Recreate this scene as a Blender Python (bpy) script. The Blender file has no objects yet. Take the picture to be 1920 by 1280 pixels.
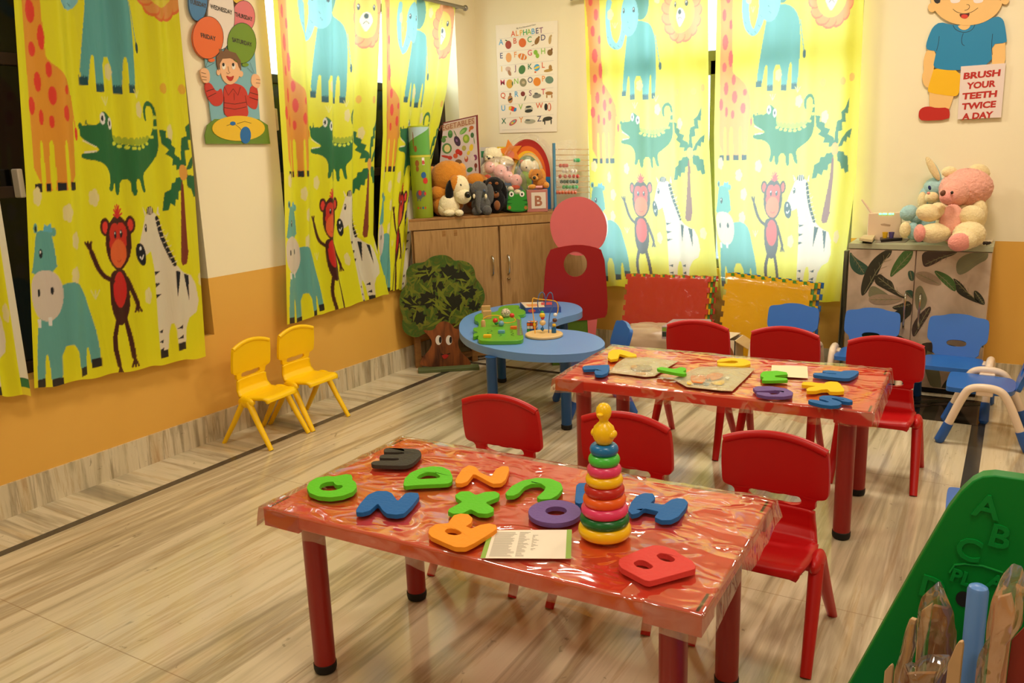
import bpy, bmesh, math, random
import numpy as np
from mathutils import Vector, Matrix, noise
from mathutils.geometry import tessellate_polygon
R = math.radians
random.seed(7); np.random.seed(7)
sc = bpy.context.scene
col = sc.collection

# ------------------------------------------------------------------ camera
F, PITCH, ROLL, YAW, CAMH = 1573.618, 0.22168, -0.03347, 0.54392, 1.42
def _cam():
    cy, sy = math.cos(YAW), math.sin(YAW)
    fwd = np.array([-sy*math.cos(PITCH), cy*math.cos(PITCH), -math.sin(PITCH)])
    right = np.array([cy, sy, 0.0]); up = np.cross(right, fwd)
    cr, sr = math.cos(ROLL), math.sin(ROLL)
    return cr*right+sr*up, -sr*right+cr*up, fwd
CR, CU, CF = _cam()
CO = np.array([0, 0, CAMH])
cd = bpy.data.cameras.new('camera'); cam = bpy.data.objects.new('camera', cd); col.objects.link(cam)
cd.sensor_width = 36; cd.lens = 36*F/1920; cd.clip_start = 0.05; cd.clip_end = 60
M = Matrix((( CR[0], CU[0], -CF[0], CO[0]), (CR[1], CU[1], -CF[1], CO[1]), (CR[2], CU[2], -CF[2], CO[2]), (0, 0, 0, 1)))
cam.matrix_world = M
sc.camera = cam

# ------------------------------------------------------------------ light and exposure
sc.view_settings.view_transform = 'Standard'; sc.view_settings.look = 'None'
sc.view_settings.exposure = 0.0; sc.view_settings.gamma = 1.0; sc.view_settings.use_curve_mapping = False
w = bpy.data.worlds.new('daylight'); sc.world = w; w.use_nodes = True
bg = w.node_tree.nodes['Background']; bg.inputs[0].default_value = (0.80, 0.93, 1.0, 1); bg.inputs[1].default_value = 6.2
def ceiling_light(x, y, power, size=0.5, z=2.9, color=(1.0, 0.875, 0.72)):
    l = bpy.data.lights.new('ceiling_lamp', 'AREA'); l.shape = 'DISK'; l.size = size; l.energy = power; l.color = color
    o = bpy.data.objects.new('ceiling_lamp', l); o.location = (x, y, z); col.objects.link(o)
for lx, ly, lp in ((-2.2, 4.1, 30), (-0.3, 4.1, 28), (1.4, 3.6, 14), (-2.1, 1.4, 20), (0.0, 1.1, 21), (-1.0, -1.0, 16), (1.6, 0.5, 13)):
    ceiling_light(lx, ly, lp)
sc.cycles.max_bounces = 8; sc.cycles.diffuse_bounces = 4; sc.cycles.transparent_max_bounces = 16
sc.cycles.sample_clamp_indirect = 4.0; sc.cycles.use_denoising = True
try: sc.cycles.denoiser = 'OPENIMAGEDENOISE'
except Exception: pass

# ------------------------------------------------------------------ helpers: where a pixel of the photo meets a plane
def ray(px, py):
    return CR*((px-960)/F) - CU*((py-640)/F) + CF
def onplane(px, py, o, n):
    d = ray(px, py); o = np.asarray(o, float); n = np.asarray(n, float)
    return CO + d*(n@(o-CO)/(n@d))
def Zp(px, py, z=0.0): return onplane(px, py, (0, 0, z), (0, 0, 1))
def Yp(px, py, y): return onplane(px, py, (0, y, 0), (0, 1, 0))
def Xp(px, py, x): return onplane(px, py, (x, 0, 0), (1, 0, 0))
def depth(p): return float((np.asarray(p)-CO)@CF)
def zc(x0, y0, s): return lambda pts: [(x0+a/s, y0+b/s) for a, b in pts]

def srgb(r, g, b):
    f = lambda c: (c/255/12.92) if c/255 <= .04045 else ((c/255+.055)/1.055)**2.4
    return (f(r), f(g), f(b), 1)

# ------------------------------------------------------------------ materials
MATS = {}
def mat(name, rgb, rough=0.5, spec=0.4, bump=0.0, bscale=200, metal=0.0, emit=0, coat=0, var=0.0, vscale=8, sheen=0):
    if name in MATS: return MATS[name]
    m = bpy.data.materials.new(name); m.use_nodes = True; nt = m.node_tree; b = nt.nodes['Principled BSDF']
    c = srgb(*rgb); b.inputs['Base Color'].default_value = c
    b.inputs['Roughness'].default_value = rough; b.inputs['Specular IOR Level'].default_value = spec; b.inputs['Metallic'].default_value = metal
    if coat: b.inputs['Coat Weight'].default_value = coat
    if sheen: b.inputs['Sheen Weight'].default_value = sheen
    if emit: b.inputs['Emission Color'].default_value = c; b.inputs['Emission Strength'].default_value = emit
    tc = nt.nodes.new('ShaderNodeTexCoord')
    n = nt.nodes.new('ShaderNodeTexNoise'); n.inputs['Scale'].default_value = vscale; n.inputs['Detail'].default_value = 4
    nt.links.new(tc.outputs['Object'], n.inputs['Vector'])
    mix = nt.nodes.new('ShaderNodeMix'); mix.data_type = 'RGBA'
    v = max(var, 0.03)
    mix.inputs[6].default_value = (c[0]*(1-v), c[1]*(1-v), c[2]*(1-v), 1)
    mix.inputs[7].default_value = (min(1, c[0]*(1+v)), min(1, c[1]*(1+v)), min(1, c[2]*(1+v)), 1)
    nt.links.new(n.outputs['Fac'], mix.inputs[0]); nt.links.new(mix.outputs[2], b.inputs['Base Color'])
    if bump:
        n2 = nt.nodes.new('ShaderNodeTexNoise'); n2.inputs['Scale'].default_value = bscale; n2.inputs['Detail'].default_value = 3
        nt.links.new(tc.outputs['Object'], n2.inputs['Vector'])
        bp = nt.nodes.new('ShaderNodeBump'); bp.inputs['Strength'].default_value = bump; bp.inputs['Distance'].default_value = 0.004
        nt.links.new(n2.outputs['Fac'], bp.inputs['Height']); nt.links.new(bp.outputs[0], b.inputs['Normal'])
    MATS[name] = m; return m

def film(name, tint=(1, 1, 1), gloss=0.25, bump=0.6, scale=18, stretch=(1, 1, 1), rough=0.12, haze=0.0, hazecol=(255, 225, 200), ridged=False, base=.35):
    """thin clear wrapping film: lets light through, with crinkled gloss and a little milky scatter"""
    if name in MATS: return MATS[name]
    m = bpy.data.materials.new(name); m.use_nodes = True; nt = m.node_tree; nt.nodes.clear()
    out = nt.nodes.new('ShaderNodeOutputMaterial'); tr = nt.nodes.new('ShaderNodeBsdfTransparent'); gl = nt.nodes.new('ShaderNodeBsdfGlossy')
    tr.inputs[0].default_value = (*tint, 1); gl.inputs['Roughness'].default_value = rough; gl.inputs[0].default_value = (1, 1, 1, 1)
    tc = nt.nodes.new('ShaderNodeTexCoord'); mp = nt.nodes.new('ShaderNodeMapping'); mp.inputs['Scale'].default_value = stretch
    nz = nt.nodes.new('ShaderNodeTexNoise'); nz.inputs['Scale'].default_value = scale; nz.inputs['Detail'].default_value = 5; nz.inputs['Distortion'].default_value = 1.2; nz.noise_type = 'RIDGED_MULTIFRACTAL' if ridged else 'FBM'
    nt.links.new(tc.outputs['Object'], mp.inputs[0]); nt.links.new(mp.outputs[0], nz.inputs['Vector'])
    bp = nt.nodes.new('ShaderNodeBump'); bp.inputs['Strength'].default_value = bump; bp.inputs['Distance'].default_value = 0.02
    nt.links.new(nz.outputs['Fac'], bp.inputs['Height']); nt.links.new(bp.outputs[0], gl.inputs['Normal'])
    lw = nt.nodes.new('ShaderNodeLayerWeight'); lw.inputs[0].default_value = 0.25; nt.links.new(bp.outputs[0], lw.inputs['Normal'])
    mr = nt.nodes.new('ShaderNodeMath'); mr.operation = 'MULTIPLY_ADD'; mr.inputs[1].default_value = gloss*1.6; mr.inputs[2].default_value = gloss*base; mr.use_clamp = True
    nt.links.new(lw.outputs['Fresnel'], mr.inputs[0])
    mx = nt.nodes.new('ShaderNodeMixShader'); nt.links.new(mr.outputs[0], mx.inputs[0]); nt.links.new(tr.outputs[0], mx.inputs[1]); nt.links.new(gl.outputs[0], mx.inputs[2])
    last = mx
    if haze:
        df = nt.nodes.new('ShaderNodeBsdfDiffuse'); df.inputs[0].default_value = srgb(*hazecol); nt.links.new(bp.outputs[0], df.inputs['Normal'])
        rp = nt.nodes.new('ShaderNodeMapRange'); rp.inputs[1].default_value = 0.35; rp.inputs[2].default_value = 0.75; rp.inputs[3].default_value = haze*0.3; rp.inputs[4].default_value = haze*1.7
        nt.links.new(nz.outputs['Fac'], rp.inputs[0])
        m2 = nt.nodes.new('ShaderNodeMixShader'); nt.links.new(rp.outputs[0], m2.inputs[0]); nt.links.new(mx.outputs[0], m2.inputs[1]); nt.links.new(df.outputs[0], m2.inputs[2]); last = m2
    nt.links.new(last.outputs[0], out.inputs[0]); MATS[name] = m; return m

def ramp_mat(name, stops, scale=(1, 1, 1), nscale=5, rough=0.4, kind='noise', detail=6, distort=0.5, spec=0.4, rot=0, bump=0):
    if name in MATS: return MATS[name]
    m = bpy.data.materials.new(name); m.use_nodes = True; nt = m.node_tree; b = nt.nodes['Principled BSDF']
    b.inputs['Roughness'].default_value = rough; b.inputs['Specular IOR Level'].default_value = spec
    tc = nt.nodes.new('ShaderNodeTexCoord'); mp = nt.nodes.new('ShaderNodeMapping'); mp.inputs['Scale'].default_value = scale; mp.inputs['Rotation'].default_value[2] = rot
    nt.links.new(tc.outputs['Object'], mp.inputs[0])
    if kind == 'noise':
        t = nt.nodes.new('ShaderNodeTexNoise'); t.inputs['Scale'].default_value = nscale; t.inputs['Detail'].default_value = detail; t.inputs['Distortion'].default_value = distort; fo = t.outputs['Fac']
    elif kind == 'wave':
        t = nt.nodes.new('ShaderNodeTexWave'); t.inputs['Scale'].default_value = nscale; t.inputs['Distortion'].default_value = distort; t.inputs['Detail'].default_value = detail; fo = t.outputs['Fac']
    else:
        t = nt.nodes.new('ShaderNodeTexVoronoi'); t.inputs['Scale'].default_value = nscale; fo = t.outputs['Distance']
    nt.links.new(mp.outputs[0], t.inputs['Vector'])
    r = nt.nodes.new('ShaderNodeValToRGB'); el = r.color_ramp.elements
    while len(el) < len(stops): el.new(0.5)
    for e, (p, c) in zip(el, stops): e.position = p; e.color = srgb(*c)
    nt.links.new(fo, r.inputs[0]); nt.links.new(r.outputs[0], b.inputs['Base Color'])
    if bump:
        bp = nt.nodes.new('ShaderNodeBump'); bp.inputs['Strength'].default_value = bump; bp.inputs['Distance'].default_value = .005
        nt.links.new(fo, bp.inputs['Height']); nt.links.new(bp.outputs[0], b.inputs['Normal'])
    MATS[name] = m; return m

# ------------------------------------------------------------------ mesh builder
def chaikin(pts, n=2, closed=True, c=.25):
    pts = [np.asarray(p, float) for p in pts]
    for _ in range(n):
        q = []; L = len(pts)
        for i in range(L if closed else L-1):
            a, b = pts[i], pts[(i+1) % L]; q += [a*(1-c)+b*c, a*c+b*(1-c)]
        pts = q if closed else [pts[0]]+q+[pts[-1]]
    return pts
def ellip(cx, cy, rx, ry, n=24, a=0):
    ca, sa = math.cos(R(a)), math.sin(R(a))
    return [(cx+rx*math.cos(t)*ca-ry*math.sin(t)*sa, cy+rx*math.cos(t)*sa+ry*math.sin(t)*ca) for t in (2*math.pi*i/n for i in range(n))]

class MB:
    def __init__(s): s.v = []; s.f = []; s.m = []
    def add(s, vs, fs, m=0):
        k = len(s.v); s.v += [tuple(map(float, p)) for p in vs]
        for f in fs: s.f.append([k+i for i in f]); s.m.append(m)
        return s
    def box(s, c, d, rz=0, m=0, T=None):
        x, y, z = d[0]/2, d[1]/2, d[2]/2
        vs = [(a*x, b*y, e*z) for a in (-1, 1) for b in (-1, 1) for e in (-1, 1)]
        if T is not None: vs = [T @ Vector(p) for p in vs]
        ca, sa = math.cos(rz), math.sin(rz)
        vs = [(c[0]+p[0]*ca-p[1]*sa, c[1]+p[0]*sa+p[1]*ca, c[2]+p[2]) for p in vs]
        return s.add(vs, [(0, 1, 3, 2), (4, 6, 7, 5), (0, 4, 5, 1), (2, 3, 7, 6), (0, 2, 6, 4), (1, 5, 7, 3)], m)
    def b2(s, lo, hi, m=0): return s.box([(a+b)/2 for a, b in zip(lo, hi)], [b-a for a, b in zip(lo, hi)], m=m)
    def tube(s, path, r, n=12, m=0, closed=False, sq=None):
        P = [np.asarray(p, float) for p in path]; L = len(P); rr = r if hasattr(r, '__len__') else [r]*L
        T = []
        for i in range(L):
            a = P[(i-1) % L] if closed else P[max(i-1, 0)]; b = P[(i+1) % L] if closed else P[min(i+1, L-1)]
            t = b-a; T.append(t/(np.linalg.norm(t)+1e-12))
        u = np.cross(T[0], (0, 0, 1.0))
        if np.linalg.norm(u) < 1e-3: u = np.cross(T[0], (0, 1.0, 0))
        u /= np.linalg.norm(u); vs = []
        for i in range(L):
            u = u-T[i]*(u@T[i]); u /= np.linalg.norm(u); w_ = np.cross(T[i], u)
            for k in range(n):
                a = 2*math.pi*k/n; ca, sa = math.cos(a), math.sin(a)
                if sq: ca, sa = ca*sq[0], sa*sq[1]
                vs.append(P[i]+rr[i]*(ca*u+sa*w_))
        fs = []
        for i in range(L if closed else L-1):
            j = (i+1) % L
            for k in range(n): fs.append((i*n+k, i*n+(k+1) % n, j*n+(k+1) % n, j*n+k))
        if not closed: fs += [tuple(range(n-1, -1, -1)), tuple((L-1)*n+k for k in range(n))]
        return s.add(vs, fs, m)
    def cyl(s, a, b, r, r2=None, n=20, m=0): return s.tube([a, b], [r, r if r2 is None else r2], n, m)
    def lathe(s, prof, c=(0, 0, 0), n=28, m=0):
        vs = []; L = len(prof)
        for r, z in prof:
            for k in range(n): a = 2*math.pi*k/n; vs.append((c[0]+r*math.cos(a), c[1]+r*math.sin(a), c[2]+z))
        fs = [(i*n+k, i*n+(k+1) % n, (i+1)*n+(k+1) % n, (i+1)*n+k) for i in range(L-1) for k in range(n)]
        fs += [tuple(range(n-1, -1, -1)), tuple((L-1)*n+k for k in range(n))]
        return s.add(vs, fs, m)
    def ell(s, c, r, ax=None, nu=20, nv=12, m=0, fuzz=0.0, pw=1.0):
        c = np.asarray(c, float); r = (r, r, r) if not hasattr(r, '__len__') else r
        ax = np.eye(3) if ax is None else np.asarray(ax, float); vs = [c-ax[2]*r[2]]
        for j in range(1, nv):
            t = math.pi*j/nv
            for i in range(nu):
                a = 2*math.pi*i/nu; k = 1+fuzz*random.uniform(-1, 1)
                vs.append(c+k*(ax[0]*r[0]*math.sin(t)*math.cos(a)+ax[1]*r[1]*math.sin(t)*math.sin(a)-ax[2]*r[2]*math.cos(t)))
        vs.append(c+ax[2]*r[2]); e = len(vs)-1; fs = []
        for i in range(nu):
            j = (i+1) % nu; fs.append((0, 1+j, 1+i)); fs.append((e, 1+(nv-2)*nu+i, 1+(nv-2)*nu+j))
            for q in range(nv-2): fs.append((1+q*nu+i, 1+q*nu+j, 1+(q+1)*nu+j, 1+(q+1)*nu+i))
        return s.add(vs, fs, m)
    def plate(s, loops, n, th, lift=0.0, m=0):
        """flat board: loops of 3D points (first outer, others holes), front face moved by lift along n, th thick behind it"""
        if not isinstance(loops[0][0], (list, tuple, np.ndarray)): loops = [loops]
        n = np.asarray(n, float); n = n/np.linalg.norm(n)
        allp = [np.asarray(p, float)+n*lift for l in loops for p in l]
        tris = tessellate_polygon([[Vector(np.asarray(p, float)) for p in l] for l in loops])
        def ori(t):
            a, b, c = (allp[i] for i in t)
            return tuple(t) if np.cross(b-a, c-a)@n > 0 else (t[0], t[2], t[1])
        tris = [ori(t) for t in tris]
        N = len(allp)
        if th <= 0: return s.add(allp, tris, m)
        fs = list(tris)+[(a+N, c+N, b+N) for a, b, c in tris]; k = 0
        for l in loops:
            L = len(l)
            for i in range(L): fs.append((k+i, k+(i+1) % L, N+k+(i+1) % L, N+k+i))
            k += L
        return s.add(allp+[p-n*th for p in allp], fs, m)
    def ribbon(s, pts, n, wd, lift=0.001, m=0):
        """a painted line: flat strip following 3D points on a face with normal n"""
        n = np.asarray(n, float); P = [np.asarray(p, float) for p in pts]; vs = []
        for i in range(len(P)):
            t = P[min(i+1, len(P)-1)]-P[max(i-1, 0)]; t /= np.linalg.norm(t)+1e-12; b = np.cross(n, t)*wd/2
            vs += [P[i]+b+n*lift, P[i]-b+n*lift]
        return s.add(vs, [(2*i, 2*i+1, 2*i+3, 2*i+2) for i in range(len(P)-1)], m)
    def grid(s, fn, nu, nv, m=0):
        vs = [fn(i/nu, j/nv) for j in range(nv+1) for i in range(nu+1)]
        return s.add(vs, [(j*(nu+1)+i, j*(nu+1)+i+1, (j+1)*(nu+1)+i+1, (j+1)*(nu+1)+i) for j in range(nv) for i in range(nu)], m)
    def build(s, name, mats, parent=None, world=False, smooth=35, bevel=0, seg=2, subsurf=0, solid=0, flip=True, origin=None):
        vs = s.v
        root = parent
        while root is not None and root.parent is not None: root = root.parent
        if world and root is not None:
            L = root.location; ca, sa = math.cos(-root.rotation_euler.z), math.sin(-root.rotation_euler.z)
            vs = [((x-L.x)*ca-(y-L.y)*sa, (x-L.x)*sa+(y-L.y)*ca, z-L.z) for x, y, z in vs]
        if origin is not None: vs = [(x-origin[0], y-origin[1], z-origin[2]) for x, y, z in vs]
        me = bpy.data.meshes.new(name); me.from_pydata(vs, [], s.f)
        for m in (mats if isinstance(mats, (list, tuple)) else [mats]): me.materials.append(m)
        me.polygons.foreach_set('material_index', s.m)
        if flip:
            bm = bmesh.new(); bm.from_mesh(me); bmesh.ops.recalc_face_normals(bm, faces=bm.faces); bm.to_mesh(me); bm.free()
        if smooth:
            me.polygons.foreach_set('use_smooth', [True]*len(me.polygons))
            me.set_sharp_from_angle(angle=R(smooth))
        me.update()
        o = bpy.data.objects.new(name, me); col.objects.link(o)
        if parent is not None: o.parent = parent
        if origin is not None: o.location = origin
        if solid:
            q = o.modifiers.new('thickness', 'SOLIDIFY'); q.thickness = solid; q.offset = 0
        if bevel:
            q = o.modifiers.new('bevel', 'BEVEL'); q.width = bevel; q.segments = seg; q.limit_method = 'ANGLE'; q.angle_limit = R(40); q.harden_normals = bool(smooth)
        if subsurf:
            q = o.modifiers.new('subsurf', 'SUBSURF'); q.levels = subsurf; q.render_levels = subsurf
        return o

def thing(name, label, cat, loc=(0, 0, 0), rz=0, group=None):
    o = bpy.data.objects.new(name, None); col.objects.link(o); o.empty_display_size = .05
    o.location = [float(c) for c in loc]; o.rotation_euler = (0, 0, rz); o['label'] = label; o['category'] = cat
    if group: o['group'] = group
    return o
def tag(o, label, cat, group=None):
    o['label'] = label; o['category'] = cat
    if group: o['group'] = group
    return o
def struct(o): o['kind'] = 'structure'; return o
def dup(root, loc, rz, label, group=None):
    r = root.copy(); col.objects.link(r); r.location = loc; r.rotation_euler = (0, 0, rz); r['label'] = label
    if group: r['group'] = group
    for ch in list(root.children):
        c = ch.copy(); col.objects.link(c); c.parent = r
        for g in list(ch.children):
            d = g.copy(); col.objects.link(d); d.parent = c
    return r
def text_mesh(s, origin, xd, yd, size, mb, m=0, lift=0.001, bold=0.0, align='CENTER', shear=0):
    """flat lettering laid on a face: origin = baseline point, xd / yd = unit directions"""
    cu = bpy.data.curves.new('lettering', 'FONT'); cu.body = s; cu.size = size; cu.align_x = align; cu.offset = bold; cu.fill_mode = 'FRONT'; cu.resolution_u = 3; cu.shear = shear
    o = bpy.data.objects.new('lettering', cu); col.objects.link(o)
    dg = bpy.context.evaluated_depsgraph_get(); me = bpy.data.meshes.new_from_object(o.evaluated_get(dg))
    xd = np.asarray(xd, float); yd = np.asarray(yd, float); n = np.cross(xd, yd); o3 = np.asarray(origin, float)
    mb.add([o3+xd*v.co.x+yd*v.co.y+n*lift for v in me.vertices], [tuple(p.vertices) for p in me.polygons], m)
    bpy.data.objects.remove(o); bpy.data.curves.remove(cu); bpy.data.meshes.remove(me)
    return mb

# ================================================================== THE ROOM
XL, YB, ZC, XR, YF = -3.52, 5.45, 2.95, 3.0, -2.6
SILL, WTOP, DADO = 0.55, 2.38, 0.843
def wall_paint(name):
    m = bpy.data.materials.new(name); m.use_nodes = True; nt = m.node_tree; b = nt.nodes['Principled BSDF']; b.inputs['Roughness'].default_value = .55; b.inputs['Specular IOR Level'].default_value = .25
    g = nt.nodes.new('ShaderNodeNewGeometry'); sp = nt.nodes.new('ShaderNodeSeparateXYZ'); nt.links.new(g.outputs['Position'], sp.inputs[0])
    nz = nt.nodes.new('ShaderNodeTexNoise'); nz.inputs['Scale'].default_value = 3; nt.links.new(g.outputs['Position'], nz.inputs['Vector'])
    gt = nt.nodes.new('ShaderNodeMath'); gt.operation = 'GREATER_THAN'; gt.inputs[1].default_value = DADO; nt.links.new(sp.outputs[2], gt.inputs[0])
    def var(a, b_):
        mx = nt.nodes.new('ShaderNodeMix'); mx.data_type = 'RGBA'; mx.inputs[6].default_value = srgb(*a); mx.inputs[7].default_value = srgb(*b_); nt.links.new(nz.outputs['Fac'], mx.inputs[0]); return mx.outputs[2]
    mx = nt.nodes.new('ShaderNodeMix'); mx.data_type = 'RGBA'; nt.links.new(gt.outputs[0], mx.inputs[0])
    nt.links.new(var((226, 172, 76), (230, 178, 84)), mx.inputs[6]); nt.links.new(var((243, 231, 196), (246, 235, 203)), mx.inputs[7])
    nt.links.new(mx.outputs[2], b.inputs['Base Color'])
    n2 = nt.nodes.new('ShaderNodeTexNoise'); n2.inputs['Scale'].default_value = 60; nt.links.new(g.outputs['Position'], n2.inputs['Vector'])
    bp = nt.nodes.new('ShaderNodeBump'); bp.inputs['Strength'].default_value = .04; nt.links.new(n2.outputs['Fac'], bp.inputs['Height']); nt.links.new(bp.outputs[0], b.inputs['Normal'])
    return m
PAINT = wall_paint('cream_over_orange_paint')
W1 = (0.75, 2.847); W2 = (3.41, 5.19); W3 = (-2.62, -0.86); TH = 0.22
mb = MB()
mb.b2((XL-TH, YF-TH, 0), (XL, YB+TH, SILL)); mb.b2((XL-TH, YF-TH, WTOP), (XL, YB+TH, ZC))
for a, b in ((YF-TH, W1[0]), (W1[1], W2[0]), (W2[1], YB+TH)): mb.b2((XL-TH, a, SILL), (XL, b, WTOP))
struct(mb.build('wall_left', PAINT, smooth=0))
mb = MB()
mb.b2((XL, YB, 0), (XR, YB+TH, SILL+.07)); mb.b2((XL, YB, WTOP), (XR, YB+TH, ZC))
for a, b in ((XL, W3[0]), (W3[1], XR)): mb.b2((a, YB, SILL+.07), (b, YB+TH, WTOP))
struct(mb.build('wall_back', PAINT, smooth=0))
struct(MB().b2((XR, YF-TH, 0), (XR+TH, YB+TH, ZC)).build('wall_right', PAINT, smooth=0))
struct(MB().b2((XL, YF-TH, 0), (XR, YF, ZC)).build('wall_front', PAINT, smooth=0))
struct(MB().b2((XL-TH, YF-TH, ZC), (XR+TH, YB+TH, ZC+.1)).build('ceiling', mat('ceiling_white', (240, 230, 210), .7), smooth=0))

def marble(name, along, a, rough=.13):
    """striped marble; streaks run along the axis «along»"""
    m = bpy.data.materials.new(name); m.use_nodes = True; nt = m.node_tree; b = nt.nodes['Principled BSDF']
    b.inputs['Roughness'].default_value = rough; b.inputs['Specular IOR Level'].default_value = .5
    g = nt.nodes.new('ShaderNodeNewGeometry')
    def tex(scale, ns, det, dist):
        mp = nt.nodes.new('ShaderNodeMapping'); mp.inputs['Scale'].default_value = scale; mp.inputs['Rotation'].default_value = a
        nt.links.new(g.outputs['Position'], mp.inputs[0])
        t = nt.nodes.new('ShaderNodeTexNoise'); t.inputs['Scale'].default_value = ns; t.inputs['Detail'].default_value = det; t.inputs['Distortion'].default_value = dist; t.inputs['Roughness'].default_value = .6
        nt.links.new(mp.outputs[0], t.inputs['Vector']); return t.outputs['Fac']
    S = {'x': (.10, 1.5, 1.5), 'y': (1.5, .075, 1.5), 'z': (2.4, 2.4, .22)}[along]
    def ramp(f, st):
        r = nt.nodes.new('ShaderNodeValToRGB'); el = r.color_ramp.elements
        while len(el) < len(st): el.new(.5)
        for e, (p, c) in zip(el, st): e.position = p; e.color = srgb(*c)
        nt.links.new(f, r.inputs[0]); return r.outputs[0]
    base = ramp(tex(S, 3.2, 8, .3), [(.26, (124, 118, 98)), (.36, (166, 152, 124)), (.43, (212, 198, 166)), (.51, (220, 206, 176)), (.56, (176, 162, 134)), (.62, (214, 198, 164)), (.69, (194, 164, 122)), (.78, (148, 138, 116))])
    fine = ramp(tex(tuple(q*2.2 for q in S), 4.5, 10, .35), [(.26, (130, 132, 116)), (.36, (206, 204, 194)), (.45, (250, 250, 248)), (.55, (255, 255, 255)), (.60, (222, 206, 180)), (.64, (250, 246, 240)), (.74, (204, 198, 188))])
    spots = ramp(tex((1, .55, 1) if along == 'y' else (1, 1, 1), 22, 3, 1), [(.68, (255, 255, 255)), (.74, (80, 82, 66))])
    def mul(x, y, f):
        mx = nt.nodes.new('ShaderNodeMix'); mx.data_type = 'RGBA'; mx.blend_type = 'MULTIPLY'; mx.inputs[0].default_value = f; nt.links.new(x, mx.inputs[6]); nt.links.new(y, mx.inputs[7]); return mx.outputs[2]
    c = mul(mul(base, fine, .55), spots, .45)
    if along == 'y':     # thin joints between the slabs
        sp = nt.nodes.new('ShaderNodeSeparateXYZ'); nt.links.new(g.outputs['Position'], sp.inputs[0])
        def joint(o, per, off):
            p = nt.nodes.new('ShaderNodeMath'); p.operation = 'ADD'; p.inputs[1].default_value = off; nt.links.new(o, p.inputs[0])
            q = nt.nodes.new('ShaderNodeMath'); q.operation = 'PINGPONG'; q.inputs[1].default_value = per/2; nt.links.new(p.outputs[0], q.inputs[0])
            k = nt.nodes.new('ShaderNodeMath'); k.operation = 'LESS_THAN'; k.inputs[1].default_value = .0016; nt.links.new(q.outputs[0], k.inputs[0]); return k.outputs[0]
        mxm = nt.nodes.new('ShaderNodeMath'); mxm.operation = 'MAXIMUM'; nt.links.new(joint(sp.outputs[0], 1.56, 3.2), mxm.inputs[0]); nt.links.new(joint(sp.outputs[1], 1.22, 9.76-2.53), mxm.inputs[1])
        mx = nt.nodes.new('ShaderNodeMix'); mx.data_type = 'RGBA'; mx.inputs[7].default_value = srgb(140, 115, 85); nt.links.new(c, mx.inputs[6])
        hf = nt.nodes.new('ShaderNodeMath'); hf.operation = 'MULTIPLY'; hf.inputs[1].default_value = .6; nt.links.new(mxm.outputs[0], hf.inputs[0]); nt.links.new(hf.outputs[0], mx.inputs[0]); c = mx.outputs[2]
    nt.links.new(c, b.inputs['Base Color']); return m
MY = marble('striped_marble_lengthwise', 'y', (0, 0, .02)); MX = marble('striped_marble_crosswise', 'x', (0, 0, .25)); MZ = marble('striped_marble_upright', 'z', (0, 0, 0), .2)
SX, SY, SR = -3.2, 4.705, -0.08
mb = MB(); mb.b2((XL, YF, -.12), (XR, YB, 0))
struct(mb.build('floor', MY, smooth=0))
struct(MB().b2((XL, YF, 0), (SX-.022, YB, .0006)).build('trim_1', MX, smooth=0))
gran = mat('dark_granite', (66, 62, 54), .18, .5, var=.35, vscale=60)
struct(MB().b2((SX-.022, YF, 0), (SX+.022, SY+.022, .0008)).build('trim_2', gran, smooth=0))
struct(MB().b2((SX+.022, SY-.022, 0), (SR+.03, SY+.022, .0008)).build('trim_3', gran, smooth=0))
struct(MB().b2((SR-.03, YF, 0), (SR+.03, SY-.022, .0008)).build('trim_4', gran, smooth=0))
struct(MB().b2((XL, YF, 0), (XL+.012, YB, .144)).build('baseboard_left', MZ, smooth=0))
struct(MB().b2((XL+.012, YB-.012, 0), (XR, YB, .144)).build('baseboard_back', MZ, smooth=0))

# windows
frame = mat('dark_brown_frame', (52, 36, 26), .45); dark = mat('dark_tinted_glass', (9, 8, 8), .12, .5); alu = mat('grey_metal_frame', (120, 118, 112), .4)
def glass(name, tint, gl):
    m = bpy.data.materials.new(name); m.use_nodes = True; nt = m.node_tree; nt.nodes.clear()
    o = nt.nodes.new('ShaderNodeOutputMaterial'); t = nt.nodes.new('ShaderNodeBsdfTransparent'); g = nt.nodes.new('ShaderNodeBsdfGlossy'); g.inputs['Roughness'].default_value = .03
    nz = nt.nodes.new('ShaderNodeTexNoise'); nz.inputs['Scale'].default_value = 2; mr = nt.nodes.new('ShaderNodeMapRange'); mr.inputs[3].default_value = gl*.8; mr.inputs[4].default_value = gl*1.2
    nt.links.new(nz.outputs['Fac'], mr.inputs[0])
    mx = nt.nodes.new('ShaderNodeMixShader'); nt.links.new(mr.outputs[0], mx.inputs[0]); t.inputs[0].default_value = (*tint, 1)
    nt.links.new(t.outputs[0], mx.inputs[1]); nt.links.new(g.outputs[0], mx.inputs[2]); nt.links.new(mx.outputs[0], o.inputs[0]); return m
clear = glass('clear_window_glass', (.93, .97, .97), .06)
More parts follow.
